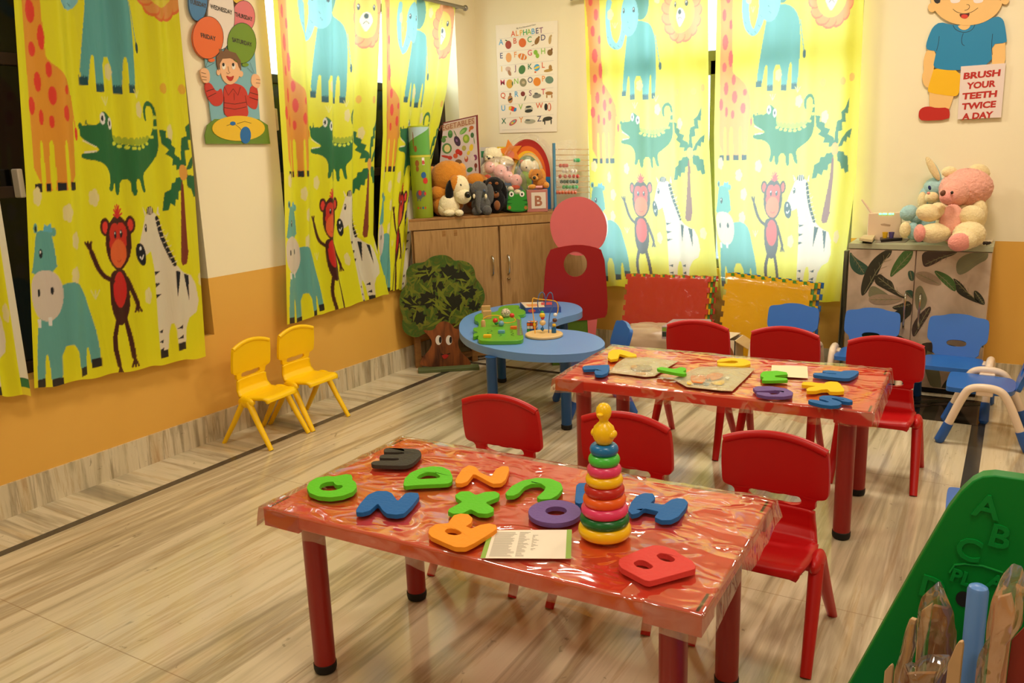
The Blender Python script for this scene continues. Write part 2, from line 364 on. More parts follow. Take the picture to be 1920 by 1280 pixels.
def side_window(n, y0, y1, lit):
    o = MB(); x = XL-.15
    for a, b in ((y0, y0+.05), (y1-.05, y1), ((y0+y1)/2-.03, (y0+y1)/2+.03)): o.b2((x-.03, a, SILL), (x+.03, b, WTOP))
    for z in (SILL, 1.30, 1.84, WTOP-.05): o.b2((x-.03, y0, z), (x+.03, y1, z+.05))
    f = struct(o.build('window_%d' % n, frame, smooth=0, bevel=.004))
    ym = (y0+y1)/2
    for a, b in ((y0+.05, ym-.03), (ym+.03, y1-.05)):
        for z0, z1 in ((SILL+.05, 1.30), (1.35, 1.84)):
            MB().b2((x-.008, a, z0), (x+.008, b, z1)).build('dark_pane', dark, f, smooth=0)
        MB().b2((x-.006, a, 1.89), (x+.006, b, WTOP-.05)).build('pane', clear if lit else dark, f, smooth=0)
    return f
side_window(1, *W1, False); w2 = side_window(2, *W2, True)
o = MB(); y = YB+.07; S3 = SILL+.07
for a, b in ((W3[0], W3[0]+.05), (W3[1]-.05, W3[1]), (-1.77, -1.71)): o.b2((a, y-.03, S3), (b, y+.03, WTOP if a != -1.77 else 1.95))
for z, h in ((S3, .06), (1.86, .15), (WTOP-.05, .05)): o.b2((W3[0], y-.03, z), (W3[1], y+.03, z+h))
w3 = struct(o.build('window_3', alu, smooth=0, bevel=.004))
for a, b in ((W3[0]+.05, -1.77), (-1.71, W3[1]-.05)):
    MB().b2((a, y-.005, S3+.06), (b, y+.005, 1.86)).build('pane', clear, w3, smooth=0)
    
MB().b2((W3[0]+.05, y-.005, 2.01), (W3[1]-.05, y+.005, WTOP-.05)).build('pane', clear, w3, smooth=0)
hm = mat('white_handle_plastic', (225, 215, 200), .4)
p = Xp(44, 345, XL-.06); MB().b2((XL-.12, p[1]-.012, 1.30), (XL-.07, p[1]+.012, 1.42)).build('handle', hm, bpy.data.objects['window_1'], bevel=.006)
p = Xp(521, 215, XL-.06); MB().b2((XL-.12, p[1]-.012, 1.58), (XL-.07, p[1]+.012, 1.70)).build('handle', hm, w2, bevel=.006)

# ================================================================== CURTAINS: one jungle print, woven into every panel as point colours
class Print:
    X0, X1, Y0, Y1, S = 870.0, 1850.0, -640.0, 1960.0, 1.7
    def __init__(s):
        s.w = int((s.X1-s.X0)/s.S); s.h = int((s.Y1-s.Y0)/s.S)
        s.a = np.zeros((s.h, s.w, 3)); s.a[:] = srgb(232, 220, 22)[:3]
        s.gx = s.X0+(np.arange(s.w)+.5)*s.S; s.gy = s.Y0+(np.arange(s.h)+.5)*s.S
    def poly(s, pts, c, sm=1, dy=0):
        P = np.array(chaikin(pts, sm) if sm else pts, float); P[:, 1] += dy
        x0, x1 = np.searchsorted(s.gx, [P[:, 0].min(), P[:, 0].max()]); y0, y1 = np.searchsorted(s.gy, [P[:, 1].min(), P[:, 1].max()])
        if x1 <= x0 or y1 <= y0: return
        gx = s.gx[None, x0:x1]; gy = s.gy[y0:y1, None]; ins = np.zeros((y1-y0, x1-x0), bool)
        for (ax, ay), (bx, by) in zip(P, np.roll(P, -1, 0)):
            if ay == by: continue
            ins ^= ((ay > gy) != (by > gy)) & (gx < (bx-ax)*(gy-ay)/(by-ay)+ax)
        s.a[y0:y1, x0:x1][ins] = srgb(*c)[:3]
    def ell(s, cx, cy, rx, ry, c, a=0, dy=0): s.poly(ellip(cx, cy, rx, ry, 22, a), c, 0, dy)
    def line(s, pts, wd, c, dy=0):
        P = chaikin(pts, 2, False); L = []; Rr = []
        for i in range(len(P)):
            t = P[min(i+1, len(P)-1)]-P[max(i-1, 0)]; t = t/(np.linalg.norm(t)+1e-9); n = np.array([-t[1], t[0]])*wd/2; L.append(P[i]+n); Rr.append(P[i]-n)
        s.poly(L+Rr[::-1], c, 0, dy)
        for q in (P[0], P[-1]): s.ell(q[0], q[1], wd/2, wd/2, c, dy=dy)
J = Print()
OR, RD, NV = (238, 150, 44), (226, 62, 44), (22, 26, 38)
TL, LB, DT = (88, 164, 166), (126, 192, 208), (24, 74, 84)
B_ = 960
# giraffe
J.poly([(905, -420), (930, -470), (985, -440), (992, -150), (998, 420), (1010, 450), (1060, 490), (1100, 540), (1128, 640), (1122, 760), (1104, 1020), (918, 1020), (916, 600), (910, 0), (880, -300)], OR, 1)
J.poly([(870, -330), (905, -420), (950, -380), (920, -250), (880, -250)], NV, 1)
for x, y, a, b in ((985, 125, 10, 32), (950, 240, 20, 52), (988, 350, 14, 56), (947, 405, 15, 32), (1010, 490, 13, 34), (962, 545, 14, 44), (1018, 603, 17, 42), (1085, 575, 13, 22), (928, 650, 16, 40), (967, 700, 9, 34), (1008, 718, 11, 28), (1075, 680, 17, 36), (940, 60, 14, 40), (965, -60, 16, 44), (930, -160, 14, 36)): J.ell(x, y, a, b, RD)
YB_ = (232, 220, 22)
for x0, x1 in ((951, 969), (988, 1013), (1051, 1069)): J.poly([(x0, 1022), (x0+2, 820), ((x0+x1)/2, 790), (x1-2, 820), (x1, 1022)], YB_, 1)
for x0, x1 in ((918, 951), (969, 988), (1013, 1051), (1069, 1104)): J.poly([(x0, 985), (x1, 985), (x1, 1022), (x0, 1022)], NV, 0)
J.line([(1118, 600), (1128, 680), (1136, 740)], 7, OR); J.ell(1138, 770, 8, 30, RD)
# elephant
J.poly([(1225, 120), (1240, 40), (1330, 20), (1400, 50), (1440, 110), (1455, 200), (1455, 400), (1445, 570), (1408, 570), (1410, 430), (1400, 400), (1388, 430), (1376, 575), (1335, 575), (1335, 412), (1280, 412), (1280, 570), (1240, 570), (1241, 420), (1230, 405), (1222, 430), (1205, 555), (1170, 525), (1195, 330)], TL, 1)
for x0, x1, y in ((1170, 1207, 530), (1240, 1280, 560), (1335, 1376, 565), (1408, 1444, 560)):
    n = 4; J.poly([(x0, y+18), (x1, y+18)]+[(x1-(x1-x0)*k/(2*n), y-28+(14 if k % 2 else 0)) for k in range(2*n+1)], DT, 0)
J.line([(1452, 140), (1468, 250), (1482, 340)], 6, TL); J.ell(1484, 356, 10, 28, DT)
J.ell(1330, -110, 60, 130, (74, 140, 130))
J.ell(1245, -20, 72, 150, LB); J.line([(1200, 20), (1190, 110), (1150, 205), (1095, 160), (1076, 60), (1074, -60), (1090, -130)], 46, LB)
for x, y in ((1200, -60), (1285, -55)): J.ell(x, y, 9, 20, NV); J.ell(x-2, y-6, 3, 6, (240, 240, 240))
for k, (x, y) in enumerate(((1080, 120), (1098, 175), (1125, 200), (1155, 190), (1180, 150), (1195, 90), (1240, 30), (1250, 70))): J.line([(x-8, y-8), (x+4, y+6)], 3, (60, 100, 110))
# lion
for k in range(15):
    a = 2*math.pi*k/15; J.ell(1645+105*math.cos(a), -10+175*math.sin(a), 46, 52, (238, 110, 52)); J.ell(1645+101*math.cos(a), -16+169*math.sin(a), 44, 50, (246, 150, 74))
J.ell(1645, -5, 95, 150, (246, 205, 60))
J.poly([(1605, 30), (1625, -20), (1645, -30), (1668, -20), (1685, 30), (1665, 75), (1645, 110), (1625, 75)], (240, 232, 215), 1)
J.ell(1645, 0, 13, 18, NV); J.line([(1630, 50), (1645, 30), (1660, 50)], 4, NV)
for x in (1600, 1690): J.ell(x, -60, 11, 22, NV); J.ell(x-2, -68, 4, 7, (250, 250, 250))
# crocodile
CG, YG = (38, 108, 60), (160, 180, 40)
for x in range(1318, 1520, 27): J.ell(x, 796+14*math.sin((x-1318)/200*3.14), 15, 22, YG)
J.poly([(1155, 760), (1160, 738), (1180, 728), (1240, 730), (1250, 690), (1262, 662), (1285, 680), (1305, 700), (1312, 750), (1312, 802), (1345, 818), (1450, 832), (1520, 800), (1546, 745), (1553, 690), (1548, 640), (1522, 630), (1506, 660), (1512, 715), (1494, 700), (1490, 650), (1512, 612), (1545, 610), (1566, 650), (1568, 760), (1566, 840), (1545, 892), (1490, 938), (1452, 962), (1455, 1010), (1466, 1055), (1440, 1048), (1425, 985), (1405, 985), (1410, 1065), (1385, 1062), (1380, 985), (1335, 985), (1328, 1060), (1305, 1056), (1300, 985), (1285, 1040), (1262, 1036), (1276, 980), (1265, 925), (1230, 895), (1165, 885), (1152, 868), (1165, 855), (1228, 850), (1232, 838), (1215, 826), (1160, 790)], CG, 1)
for x, y in ((1318, 815), (1345, 828), (1378, 834), (1410, 839), (1440, 840), (1470, 832), (1500, 817), (1535, 785), (1556, 740), (1558, 690)): J.ell(x, y, 12, 9, (206, 220, 60))
for x, y in ((1258, 700), (1298, 722)): J.ell(x, y, 13, 28, (235, 235, 228)); J.ell(x-1, y, 6, 14, NV)
J.poly([(1165, 795), (1220, 828), (1222, 834), (1165, 802)], (235, 230, 200), 0); J.poly([(1170, 850), (1222, 846), (1222, 852), (1170, 858)], (235, 230, 200), 0)
J.poly([(1180, 728), (1184, 700), (1190, 728)], CG, 0); J.ell(1160, 735, 9, 16, CG)
# palm
PG = (30, 104, 62)
for P in ([(1573, 748), (1605, 755), (1600, 790), (1640, 792), (1632, 825), (1668, 840), (1655, 870), (1690, 890), (1700, 945), (1660, 952), (1662, 925), (1625, 925), (1635, 895), (1592, 870), (1612, 850), (1580, 820)],
          [(1786, 650), (1780, 745), (1758, 745), (1765, 800), (1738, 800), (1742, 850), (1718, 855), (1720, 930), (1692, 940), (1700, 840), (1708, 790), (1735, 780), (1730, 735), (1755, 715)],
          [(1812, 840), (1800, 900), (1780, 890), (1775, 925), (1755, 915), (1745, 945), (1715, 955), (1740, 900), (1775, 860)],
          [(1695, 985), (1650, 990), (1640, 1010), (1612, 1015), (1606, 1045), (1575, 1060), (1560, 1150), (1590, 1145), (1600, 1115), (1625, 1130), (1635, 1095), (1660, 1100), (1665, 1060), (1695, 1050)],
          [(1712, 975), (1760, 985), (1765, 1005), (1790, 1010), (1800, 1105), (1775, 1115), (1765, 1085), (1745, 1090), (1735, 1050), (1718, 1040)]): J.poly(P, PG, 0)
J.ell(1700, 965, 22, 40, (240, 160, 70))
J.poly([(1684, 1010), (1698, 1010), (1696, B_+250), (1700, B_+462), (1645, B_+472), (1655, B_+380), (1672, B_+220)], (124, 52, 34), 1)
# small flowers, dots, sprigs
for x, y in ((1315, 480), (1460, 655), (1632, 762), (1195, 1062), (925, 1040), (1050, B_+160), (1085, B_+285), (1075, B_+440), (1440, B_+585), (1762, B_+550), (1100, -40), (1470, -120)):
    for k in range(5): J.ell(x+12*math.cos(k*1.26), y+22*math.sin(k*1.26), 12, 20, (240, 212, 150))
for x, y in ((1612, 545), (1732, 545), (1796, 525)): J.ell(x, y, 19, 26, (240, 176, 50))
for x, y in ((1450, 600), (1280, 640), (1130, 60), (1180, B_+560), (1560, B_+340)):
    for k in (-1, 0, 1): J.line([(x, y), (x+k*18, y-40)], 4, (246, 234, 150))
# hippo
HP, HM = (96, 164, 160), (208, 196, 184)
J.poly([(905, B_+590), (960, B_+500), (1010, B_+468), (1085, B_+468), (1130, B_+520), (1150, B_+600), (1180, B_+720), (1192, B_+855), (1148, B_+865), (1140, B_+770), (1126, B_+770), (1120, B_+880), (1080, B_+885), (1068, B_+740), (1000, B_+740), (1002, B_+900), (955, B_+905), (945, B_+760), (930, B_+760), (925, B_+890), (885, B_+890), (890, B_+720)], HP, 1)
J.poly([(908, B_+235), (930, B_+225), (975, B_+225), (990, B_+300), (1000, B_+420), (875, B_+420), (893, B_+340)], HP, 1)
J.ell(908, B_+215, 12, 22, HP); J.ell(909, B_+217, 6, 13, NV); J.ell(988, B_+238, 11, 20, HP)
J.poly([(945, B_+230), (952, B_+200), (965, B_+210), (978, B_+198), (985, B_+240)], (96, 176, 200), 0)
J.ell(930, B_+325, 9, 20, NV); J.ell(928, B_+318, 3, 6, (240, 240, 240))
J.poly([(872, B_+470), (885, B_+410), (935, B_+395), (990, B_+412), (1020, B_+480), (1012, B_+570), (975, B_+622), (920, B_+612), (882, B_+560)], HM, 2)
for x in (912, 972): J.ell(x, B_+490, 7, 17, NV)
for x in (908, 958): J.poly([(x-9, B_+600), (x+9, B_+605), (x+7, B_+640), (x-7, B_+635)], (240, 235, 225), 0)
for x0, x1, y in ((885, 926, 880), (955, 1003, 895), (1080, 1121, 875), (1148, 1193, 852)): J.poly([(x0, B_+y-24), (x1, B_+y-24), (x1, B_+y+16), (x0, B_+y+16)], NV, 0)
# monkey
MK, MR, MO = (66, 26, 22), (198, 46, 34), (222, 100, 50)
for x in (1236, 1369): J.ell(x, B_+238, 22, 42, MK); J.ell(x, B_+240, 12, 28, (224, 60, 50))
J.poly([(1245, B_+460), (1268, B_+440), (1330, B_+440), (1348, B_+500), (1352, B_+620), (1322, B_+700), (1270, B_+700), (1240, B_+600)], MK, 2)
J.ell(1297, B_+535, 40, 84, (200, 36, 34))
J.line([(1258, B_+490), (1205, B_+450), (1172, B_+345)], 20, MK)
for k in (-16, -4, 9): J.line([(1170, B_+345), (1164+k, B_+300)], 9, MK)
J.line([(1340, B_+490), (1365, B_+560), (1382, B_+612)], 20, MK)
for k in (-14, 0, 14): J.line([(1380, B_+610), (1384+k, B_+650)], 9, MK)
J.line([(1270, B_+680), (1248, B_+770), (1268, B_+880)], 22, MK); J.line([(1322, B_+680), (1342, B_+770), (1352, B_+860)], 22, MK)
for cx, cy in ((1272, 885), (1356, 865)):
    for k in (-14, 0, 14): J.line([(cx, B_+cy), (cx+k, B_+cy+42)], 9, MK)
J.ell(1302, B_+318, 68, 132, MK)
J.ell(1283, B_+275, 30, 52, MR); J.ell(1322, B_+275, 30, 52, MR); J.ell(1300, B_+320, 50, 50, MR); J.ell(1300, B_+368, 47, 68, MO)
for x in (1284, 1324): J.ell(x, B_+278, 8, 19, NV); J.ell(x-2, B_+270, 3, 6, (240, 240, 240))
J.line([(1288, B_+400), (1302, B_+410), (1316, B_+400)], 5, MR)
for k in range(7): J.line([(1306, B_+200), (1306+26*math.cos(math.pi+k*.52), B_+185+44*math.sin(math.pi+k*.52))], 9, (206, 34, 40))
# zebra
ZB = (228, 212, 190)
J.poly([(1520, B_+190), (1545, B_+320), (1600, B_+450), (1650, B_+500), (1720, B_+530), (1740, B_+700), (1660, B_+745), (1640, B_+880), (1596, B_+880), (1590, B_+745), (1560, B_+745), (1545, B_+900), (1500, B_+900), (1495, B_+700), (1495, B_+480), (1480, B_+390), (1440, B_+250)], ZB, 1)
J.poly([(1440, B_+230), (1450, B_+195), (1525, B_+185), (1545, B_+260), (1510, B_+350), (1440, B_+400), (1395, B_+380), (1410, B_+310)], ZB, 2)
J.poly([(1446, B_+205), (1432, B_+160), (1455, B_+190)], ZB, 0); J.poly([(1530, B_+200), (1540, B_+160), (1545, B_+210)], ZB, 0)
J.poly([(1460, B_+200), (1462, B_+168), (1485, B_+158), (1508, B_+168), (1510, B_+200)], NV, 1)
for x in (1474, 1486, 1498): J.line([(x, B_+198), (x, B_+166)], 4, ZB)
J.ell(1448, B_+262, 9, 20, NV); J.ell(1446, B_+255, 3, 6, (240, 240, 240))
J.ell(1412, B_+385, 25, 56, NV, -10); J.line([(1404, B_+395), (1412, B_+412), (1422, B_+390)], 5, (235, 235, 230)); J.ell(1408, B_+355, 5, 9, (235, 235, 230))
J.line([(1530, B_+220), (1548, B_+310), (1575, B_+390), (1602, B_+455)], 20, NV)
for k in range(9): t = k/8.5; J.line([(1522+75*t, B_+238+225*t), (1544+75*t, B_+230+225*t)], 4, ZB)
for y in (478, 535, 588): J.poly([(1494, B_+y), (1532, B_+y+4), (1496, B_+y+20)], NV, 0)
J.poly([(1604, B_+488), (1634, B_+495), (1606, B_+620)], NV, 0); J.poly([(1662, B_+510), (1690, B_+520), (1686, B_+650)], NV, 0)
for y in (765, 815, 855): J.poly([(1498, B_+y+8), (1526, B_+y), (1524, B_+y+18)], NV, 0); J.poly([(1594, B_+y+8), (1628, B_+y-6), (1626, B_+y+14)], NV, 0)
for x0, x1, y in ((1500, 1546, 890), (1596, 1641, 868)): J.poly([(x0, B_+y-22), (x1, B_+y-22), (x1, B_+y+16), (x0, B_+y+16)], NV, 0)
# print row that hangs at height z
_PY = np.array([-200, 0, 100, 200, 300, 400, 545, 600.]); _PZ = np.array([2.83, 2.2455, 1.9436, 1.6342, 1.3171, .9920, .5058, .315])
def print_colour(u, z):
    y = np.interp(z, _PZ[::-1], _PY[::-1])*3.4286
    fx = np.clip((u*(J.X1-J.X0))/J.S-.5, 0, J.w-1.001); fy = np.clip((y-J.Y0)/J.S-.5, 0, J.h-1.001)
    x0 = fx.astype(int); y0 = fy.astype(int); tx = (fx-x0)[:, None]; ty = (fy-y0)[:, None]; A = J.a
    return (A[y0, x0]*(1-tx)+A[y0, x0+1]*tx)*(1-ty)+(A[y0+1, x0]*(1-tx)+A[y0+1, x0+1]*tx)*ty

def curtain_cloth():
    m = bpy.data.materials.new('jungle_print_cloth'); m.use_nodes = True; nt = m.node_tree; nt.nodes.clear()
    out = nt.nodes.new('ShaderNodeOutputMaterial'); at = nt.nodes.new('ShaderNodeAttribute'); at.attribute_name = 'print'
    d = nt.nodes.new('ShaderNodeBsdfPrincipled'); d.inputs['Roughness'].default_value = .5; d.inputs['Sheen Weight'].default_value = .05; d.inputs['Specular IOR Level'].default_value = .3
    t = nt.nodes.new('ShaderNodeBsdfTranslucent'); mx = nt.nodes.new('ShaderNodeMixShader'); mx.inputs[0].default_value = .34
    # dye is thin: light that passes through keeps a paler tint of it
    pl = nt.nodes.new('ShaderNodeMix'); pl.data_type = 'RGBA'; pl.inputs[0].default_value = .34; pl.inputs[7].default_value = (.80, .95, .9, 1)
    nt.links.new(at.outputs['Color'], pl.inputs[6]); nt.links.new(pl.outputs[2], t.inputs[0]); br = nt.nodes.new('ShaderNodeVectorMath'); br.operation = 'SCALE'; br.inputs['Scale'].default_value = 1.28; cl = nt.nodes.new('ShaderNodeVectorMath'); cl.operation = 'MINIMUM'; cl.inputs[1].default_value = (.92, .92, .92)
    nt.links.new(at.outputs['Color'], br.inputs[0]); nt.links.new(br.outputs[0], cl.inputs[0]); nt.links.new(cl.outputs[0], d.inputs['Base Color'])
    tc = nt.nodes.new('ShaderNodeTexCoord'); nz = nt.nodes.new('ShaderNodeTexNoise'); nz.inputs['Scale'].default_value = 9; nz.inputs['Detail'].default_value = 3
    mp = nt.nodes.new('ShaderNodeMapping'); mp.inputs['Scale'].default_value = (3, 3, .5); nt.links.new(tc.outputs['Object'], mp.inputs[0]); nt.links.new(mp.outputs[0], nz.inputs['Vector'])
    bp = nt.nodes.new('ShaderNodeBump'); bp.inputs['Strength'].default_value = .25; bp.inputs['Distance'].default_value = .02
    nt.links.new(nz.outputs['Fac'], bp.inputs['Height']); nt.links.new(bp.outputs[0], d.inputs['Normal'])
    nt.links.new(d.outputs[0], mx.inputs[1]); nt.links.new(t.outputs[0], mx.inputs[2]); nt.links.new(mx.outputs[0], out.inputs[0]); return m
CLOTH = curtain_cloth()
TOPZ = 2.42
def curtain(label, side, plane, Lpx, Rpx, amp, waves, seed, u0=0.0, u1=1.0, lining=0.0, nu=230, nv=430, pw=1.0):
    rng = np.random.RandomState(seed)
    pt = (lambda q: Xp(q[0], q[1], plane)) if side == 'x' else (lambda q: Yp(q[0], q[1], plane))
    ax = 1 if side == 'x' else 0
    def edge(px):
        P = [pt(q) for q in px]; z = np.array([p[2] for p in P]); a = np.array([p[ax] for p in P]); k = np.argsort(z); return z[k], a[k], z.min()
    zl, al, bl = edge(Lpx); zr, ar, br = edge(Rpx)
    t = np.linspace(0, 1, nu+1)
    ph = rng.uniform(0, 6.28, 4); tt = t**pw
    def fold(t_, v):       # v: 1 at the rail, 0 at the hem
        f = np.sin(2*math.pi*waves*t_+ph[0])+.45*np.sin(2*math.pi*waves*.47*t_+ph[1]+.6*(1-v))+.25*np.sin(2*math.pi*waves*1.73*t_+ph[2]+1.1*(1-v))
        return amp*f*(1.0-.35*(1-v))
    wd = abs(np.interp(1.3, zr, ar)-np.interp(1.3, zl, al))
    d = fold(tt, .5); ds = np.sqrt((np.diff(tt)*wd)**2+np.diff(d)**2); s = np.concatenate([[0], np.cumsum(ds)]); s /= s[-1]
    V = np.zeros((nv+1, nu+1, 3)); Cc = np.zeros((nv+1, nu+1, 3))
    for j in range(nv+1):
        v = j/nv; zb = bl+(br-bl)*tt+.006*np.sin(2*math.pi*waves*tt+ph[0])
        z = zb+(TOPZ-zb)*v
        a = np.interp(z, zl, al)*(1-tt)+np.interp(z, zr, ar)*tt; f = fold(tt, v)
        if side == 'x': V[j, :, 0] = plane+f; V[j, :, 1] = a
        else: V[j, :, 0] = a; V[j, :, 1] = plane-f
        V[j, :, 2] = z
        Cc[j] = print_colour(u0+(u1-u0)*s, z)
    if lining: Cc[:, s > 1-lining] = srgb(224, 214, 190)[:3]; Cc[:int(nv*.02), s > 1-lining] = srgb(214, 200, 40)[:3]; Cc[int(nv*.02):int(nv*.04), s > 1-lining] = srgb(40, 110, 60)[:3]
    org = V[0, nu//2].copy(); N = (nu+1)*(nv+1); V = (V-org).reshape(N, 3)
    me = bpy.data.meshes.new('curtain'); me.vertices.add(N); me.vertices.foreach_set('co', V.ravel())
    ii, jj = np.meshgrid(np.arange(nu), np.arange(nv)); k = (jj*(nu+1)+ii).ravel(); q = np.stack([k, k+1, k+nu+2, k+nu+1], 1)
    me.loops.add(q.size); me.loops.foreach_set('vertex_index', q.ravel()); me.polygons.add(len(q)); me.polygons.foreach_set('loop_start', np.arange(len(q))*4)
    me.polygons.foreach_set('use_smooth', np.ones(len(q), bool)); me.update(calc_edges=True)
    ca = me.color_attributes.new('print', 'FLOAT_COLOR', 'POINT'); ca.data.foreach_set('color', np.concatenate([Cc.reshape(N, 3), np.ones((N, 1))], 1).ravel())
    me.materials.append(CLOTH)
    o = bpy.data.objects.new('curtain', me); col.objects.link(o); o.location = org
    return tag(o, label, 'curtain', 'jungle print curtains')
curtain('yellow jungle curtain at the left edge of the picture showing its pale folded side', 'x', -3.46, [(-230, 0), (-230, 740)], [(-40, 0), (0, 380), (58, 742)], .012, 5, 3, 0, 1, lining=.06)
curtain('widest yellow jungle curtain, left of the balloon boy cutout, hanging over the orange wall', 'x', -3.46, [(22, 0), (45, 340), (62, 730)], [(332, 0), (362, 330), (385, 668)], .015, 4.8, 5, 0, .90)
curtain('yellow jungle curtain between the balloon boy cutout and the dark window gap', 'x', -3.46, [(506, 0), (528, 330), (535, 610)], [(716, 0), (703, 300), (701, 440), (730, 550)], .022, 4.5, 11, 0, .92)
curtain('bunched yellow jungle curtain tucked behind the corner cupboard', 'x', -3.486, [(714, 0), (717, 250), (708, 440), (706, 548)], [(856, 0), (838, 170), (800, 350), (772, 540)], .010, 5.5, 21, 0, .92)
curtain('sunlit jungle curtain right of the alphabet poster, above the red foam mats', 'y', 5.395, [(1098, 0), (1106, 300), (1113, 535)], [(1329, 0), (1330, 250), (1337, 400), (1348, 545)], .017, 5, 33, .02, 1)
curtain('sunlit jungle curtain beside the toothbrushing sign, right half of the back window', 'y', 5.375, [(1343, 0), (1338, 250), (1340, 400), (1352, 560)], [(1621, 0), (1612, 200), (1606, 330), (1575, 566)], .014, 4.5, 44)
rodm = mat('steel_rod', (150, 148, 142), .3, metal=.9)
def rod(label, a, b):
    m_ = MB(); m_.cyl(a, b, .012); e = (np.asarray(b, float)-np.asarray(a, float)); e /= np.linalg.norm(e)
    for p in (a, b): m_.ell(p, .02)
    side = np.array([-1, 0, 0]) if abs(e[1]) > .5 else np.array([0, 1, 0])
    for p in (a, b): m_.cyl(np.asarray(p)+e*(.05 if p is a else -.05), np.asarray(p)+e*(.05 if p is a else -.05)+side*(.06 if abs(e[1]) > .5 else .075), .008)
    tag(m_.build('curtain_rod', rodm, origin=a), label, 'curtain rod')
rod('curtain rod over the left wall window nearest the camera', (-3.46, .7, TOPZ), (-3.46, 2.9, TOPZ))
rod('curtain rod over the left wall window by the corner', (-3.468, 3.35, TOPZ), (-3.468, 5.25, TOPZ))
rod('curtain rod over the back window', (-2.7, 5.385, TOPZ), (-.78, 5.385, TOPZ))

# ================================================================== WALL CUTOUTS AND POSTERS
ink = mat('black_paint', (30, 24, 20), .5)
skin = mat('painted_skin', (238, 184, 140), .45); skin2 = mat('painted_skin_tan', (240, 194, 122), .45)
P_ = lambda n, c: mat('paint_'+n, c, .4)
# ---- boy with balloons, left wall
n = np.array([1., 0, 0]); PX = XL+.014; cv = zc(340, 0, 4.415); W = lambda pts: [Xp(x, y, PX) for x, y in cv(pts)]
bb = thing('wall_cutout', 'painted board cutout of a boy in a red shirt holding weekday balloons', 'wall decoration', Xp(440, 270, PX))
def pp(name, pts, c, lift, th=.004, sm=2, parent=None, root=bb, nn=n, Wf=None, lab=None):
    Q = (Wf or W)(pts); Q = chaikin(Q, sm) if sm else Q
    o = MB().plate(Q, nn, th+lift, lift).build(name, P_(*c) if isinstance(c, tuple) else c, parent or root, world=True, smooth=0)
    if lab: o['label'] = lab
    return o
pp('backing_board', [(180, 330), (600, 300), (612, 480), (652, 1000), (250, 1000), (232, 860)], ('sky_blue', (126, 178, 192)), 0, sm=0)
pp('grass_base', [(195, 1120), (215, 1035), (275, 985), (640, 985), (715, 1035), (735, 1190), (205, 1190)], ('grass', (104, 136, 42)), .001, sm=0)
day = P_('day', (60, 50, 40))
for nm, cx, cy, rx, ry, c, tx, ty, sz in (('yellow', 470, -60, 60, 90, (236, 190, 40), None, 0, 0), ('blue', 135, 10, 78, 165, (60, 122, 176), 'TUESDAY', 42, 0), ('pink', 512, 140, 95, 135, (224, 116, 124), 'THURSDAY', 150, 0), ('white', 325, 130, 112, 280, (236, 222, 212), 'WEDNESDAY', 90, 0), ('orange', 215, 312, 128, 176, (232, 106, 42), 'FRIDAY', 318, 0), ('green', 495, 358, 119, 168, (112, 146, 32), 'SATURDAY', 360, 0)):
    l = {'yellow': .001, 'blue': .002, 'pink': .0025, 'white': .0035, 'orange': .005, 'green': .005}[nm]
    b = pp('balloon', ellip(cx, cy, rx, ry, 30), (nm+'_balloon', c), l, sm=0); b['label'] = nm+' balloon'
    MB().ribbon(W(ellip(cx, cy, rx, ry, 30)+[(cx+rx, cy)]), n, .0022, l+.0006).build('outline', ink, b, world=True, smooth=0)
    if tx:
        wp = {'TUESDAY': 136, 'WEDNESDAY': 180, 'THURSDAY': 142, 'FRIDAY': 122, 'SATURDAY': 162}[tx]; kk = MB(); text_mesh(tx, (0, 0, 0), (1, 0, 0), (0, 1, 0), .030, kk, bold=.0008); fx = abs(W([(cx+wp/2, ty)])[0][1]-W([(cx-wp/2, ty)])[0][1])/(max(v[0] for v in kk.v)-min(v[0] for v in kk.v))
        o3 = W([(cx+4, ty+6)])[0]; m_ = MB(); yd = np.array([0, 0, 1.]); xd = np.array([0, 1., 0]); yd2 = yd*.97-xd*.05; xd2 = xd*.99-yd*.11
        text_mesh(tx, o3, xd2*fx, yd2, .030, m_, lift=0, bold=.0008); m_.v = [(PX+l+.0009, v[1], v[2]) for v in m_.v]; m_.build('lettering', day, b, world=True, smooth=0)
    if nm in ('orange', 'green'): pp('balloon_knot', ellip(cx+30, cy+ry+10, 28, 16, 12), (nm+'_balloon', c), l+.0002, sm=1, parent=b)
pp('sleeve', [(185, 690), (240, 678), (290, 770), (335, 715), (352, 860), (270, 888), (212, 810)], ('shirt_red', (198, 48, 38)), .002)
pp('sleeve', [(572, 700), (636, 728), (632, 880), (608, 912), (540, 872), (525, 790), (560, 792)], ('shirt_red', (198, 48, 38)), .002)
sh = pp('shirt', [(345, 715), (400, 690), (450, 690), (515, 715), (550, 780), (540, 860), (560, 970), (450, 992), (345, 955), (350, 830)], ('shirt_red', (198, 48, 38)), .003)
m_ = MB()
for L in ([(350, 850), (440, 862), (532, 845)], [(350, 890), (440, 905), (535, 885)], [(205, 755), (270, 735)], [(215, 805), (285, 770)], [(565, 765), (632, 785)], [(560, 805), (632, 828)], [(352, 715), (385, 790), (425, 735)], [(425, 735), (465, 790), (485, 720)], [(432, 770), (435, 830)], [(350, 800), (352, 950)], [(525, 790), (540, 870)]): m_.ribbon(W(L), n, .0024, .0036)
m_.build('seam_lines', ink, sh, world=True, smooth=0)
pp('fist', [(150, 575), (195, 558), (232, 590), (235, 680), (190, 692), (165, 655)], skin, .003); pp('fist', [(580, 615), (625, 610), (652, 650), (648, 720), (620, 735), (572, 695)], skin, .003)
m_ = MB()
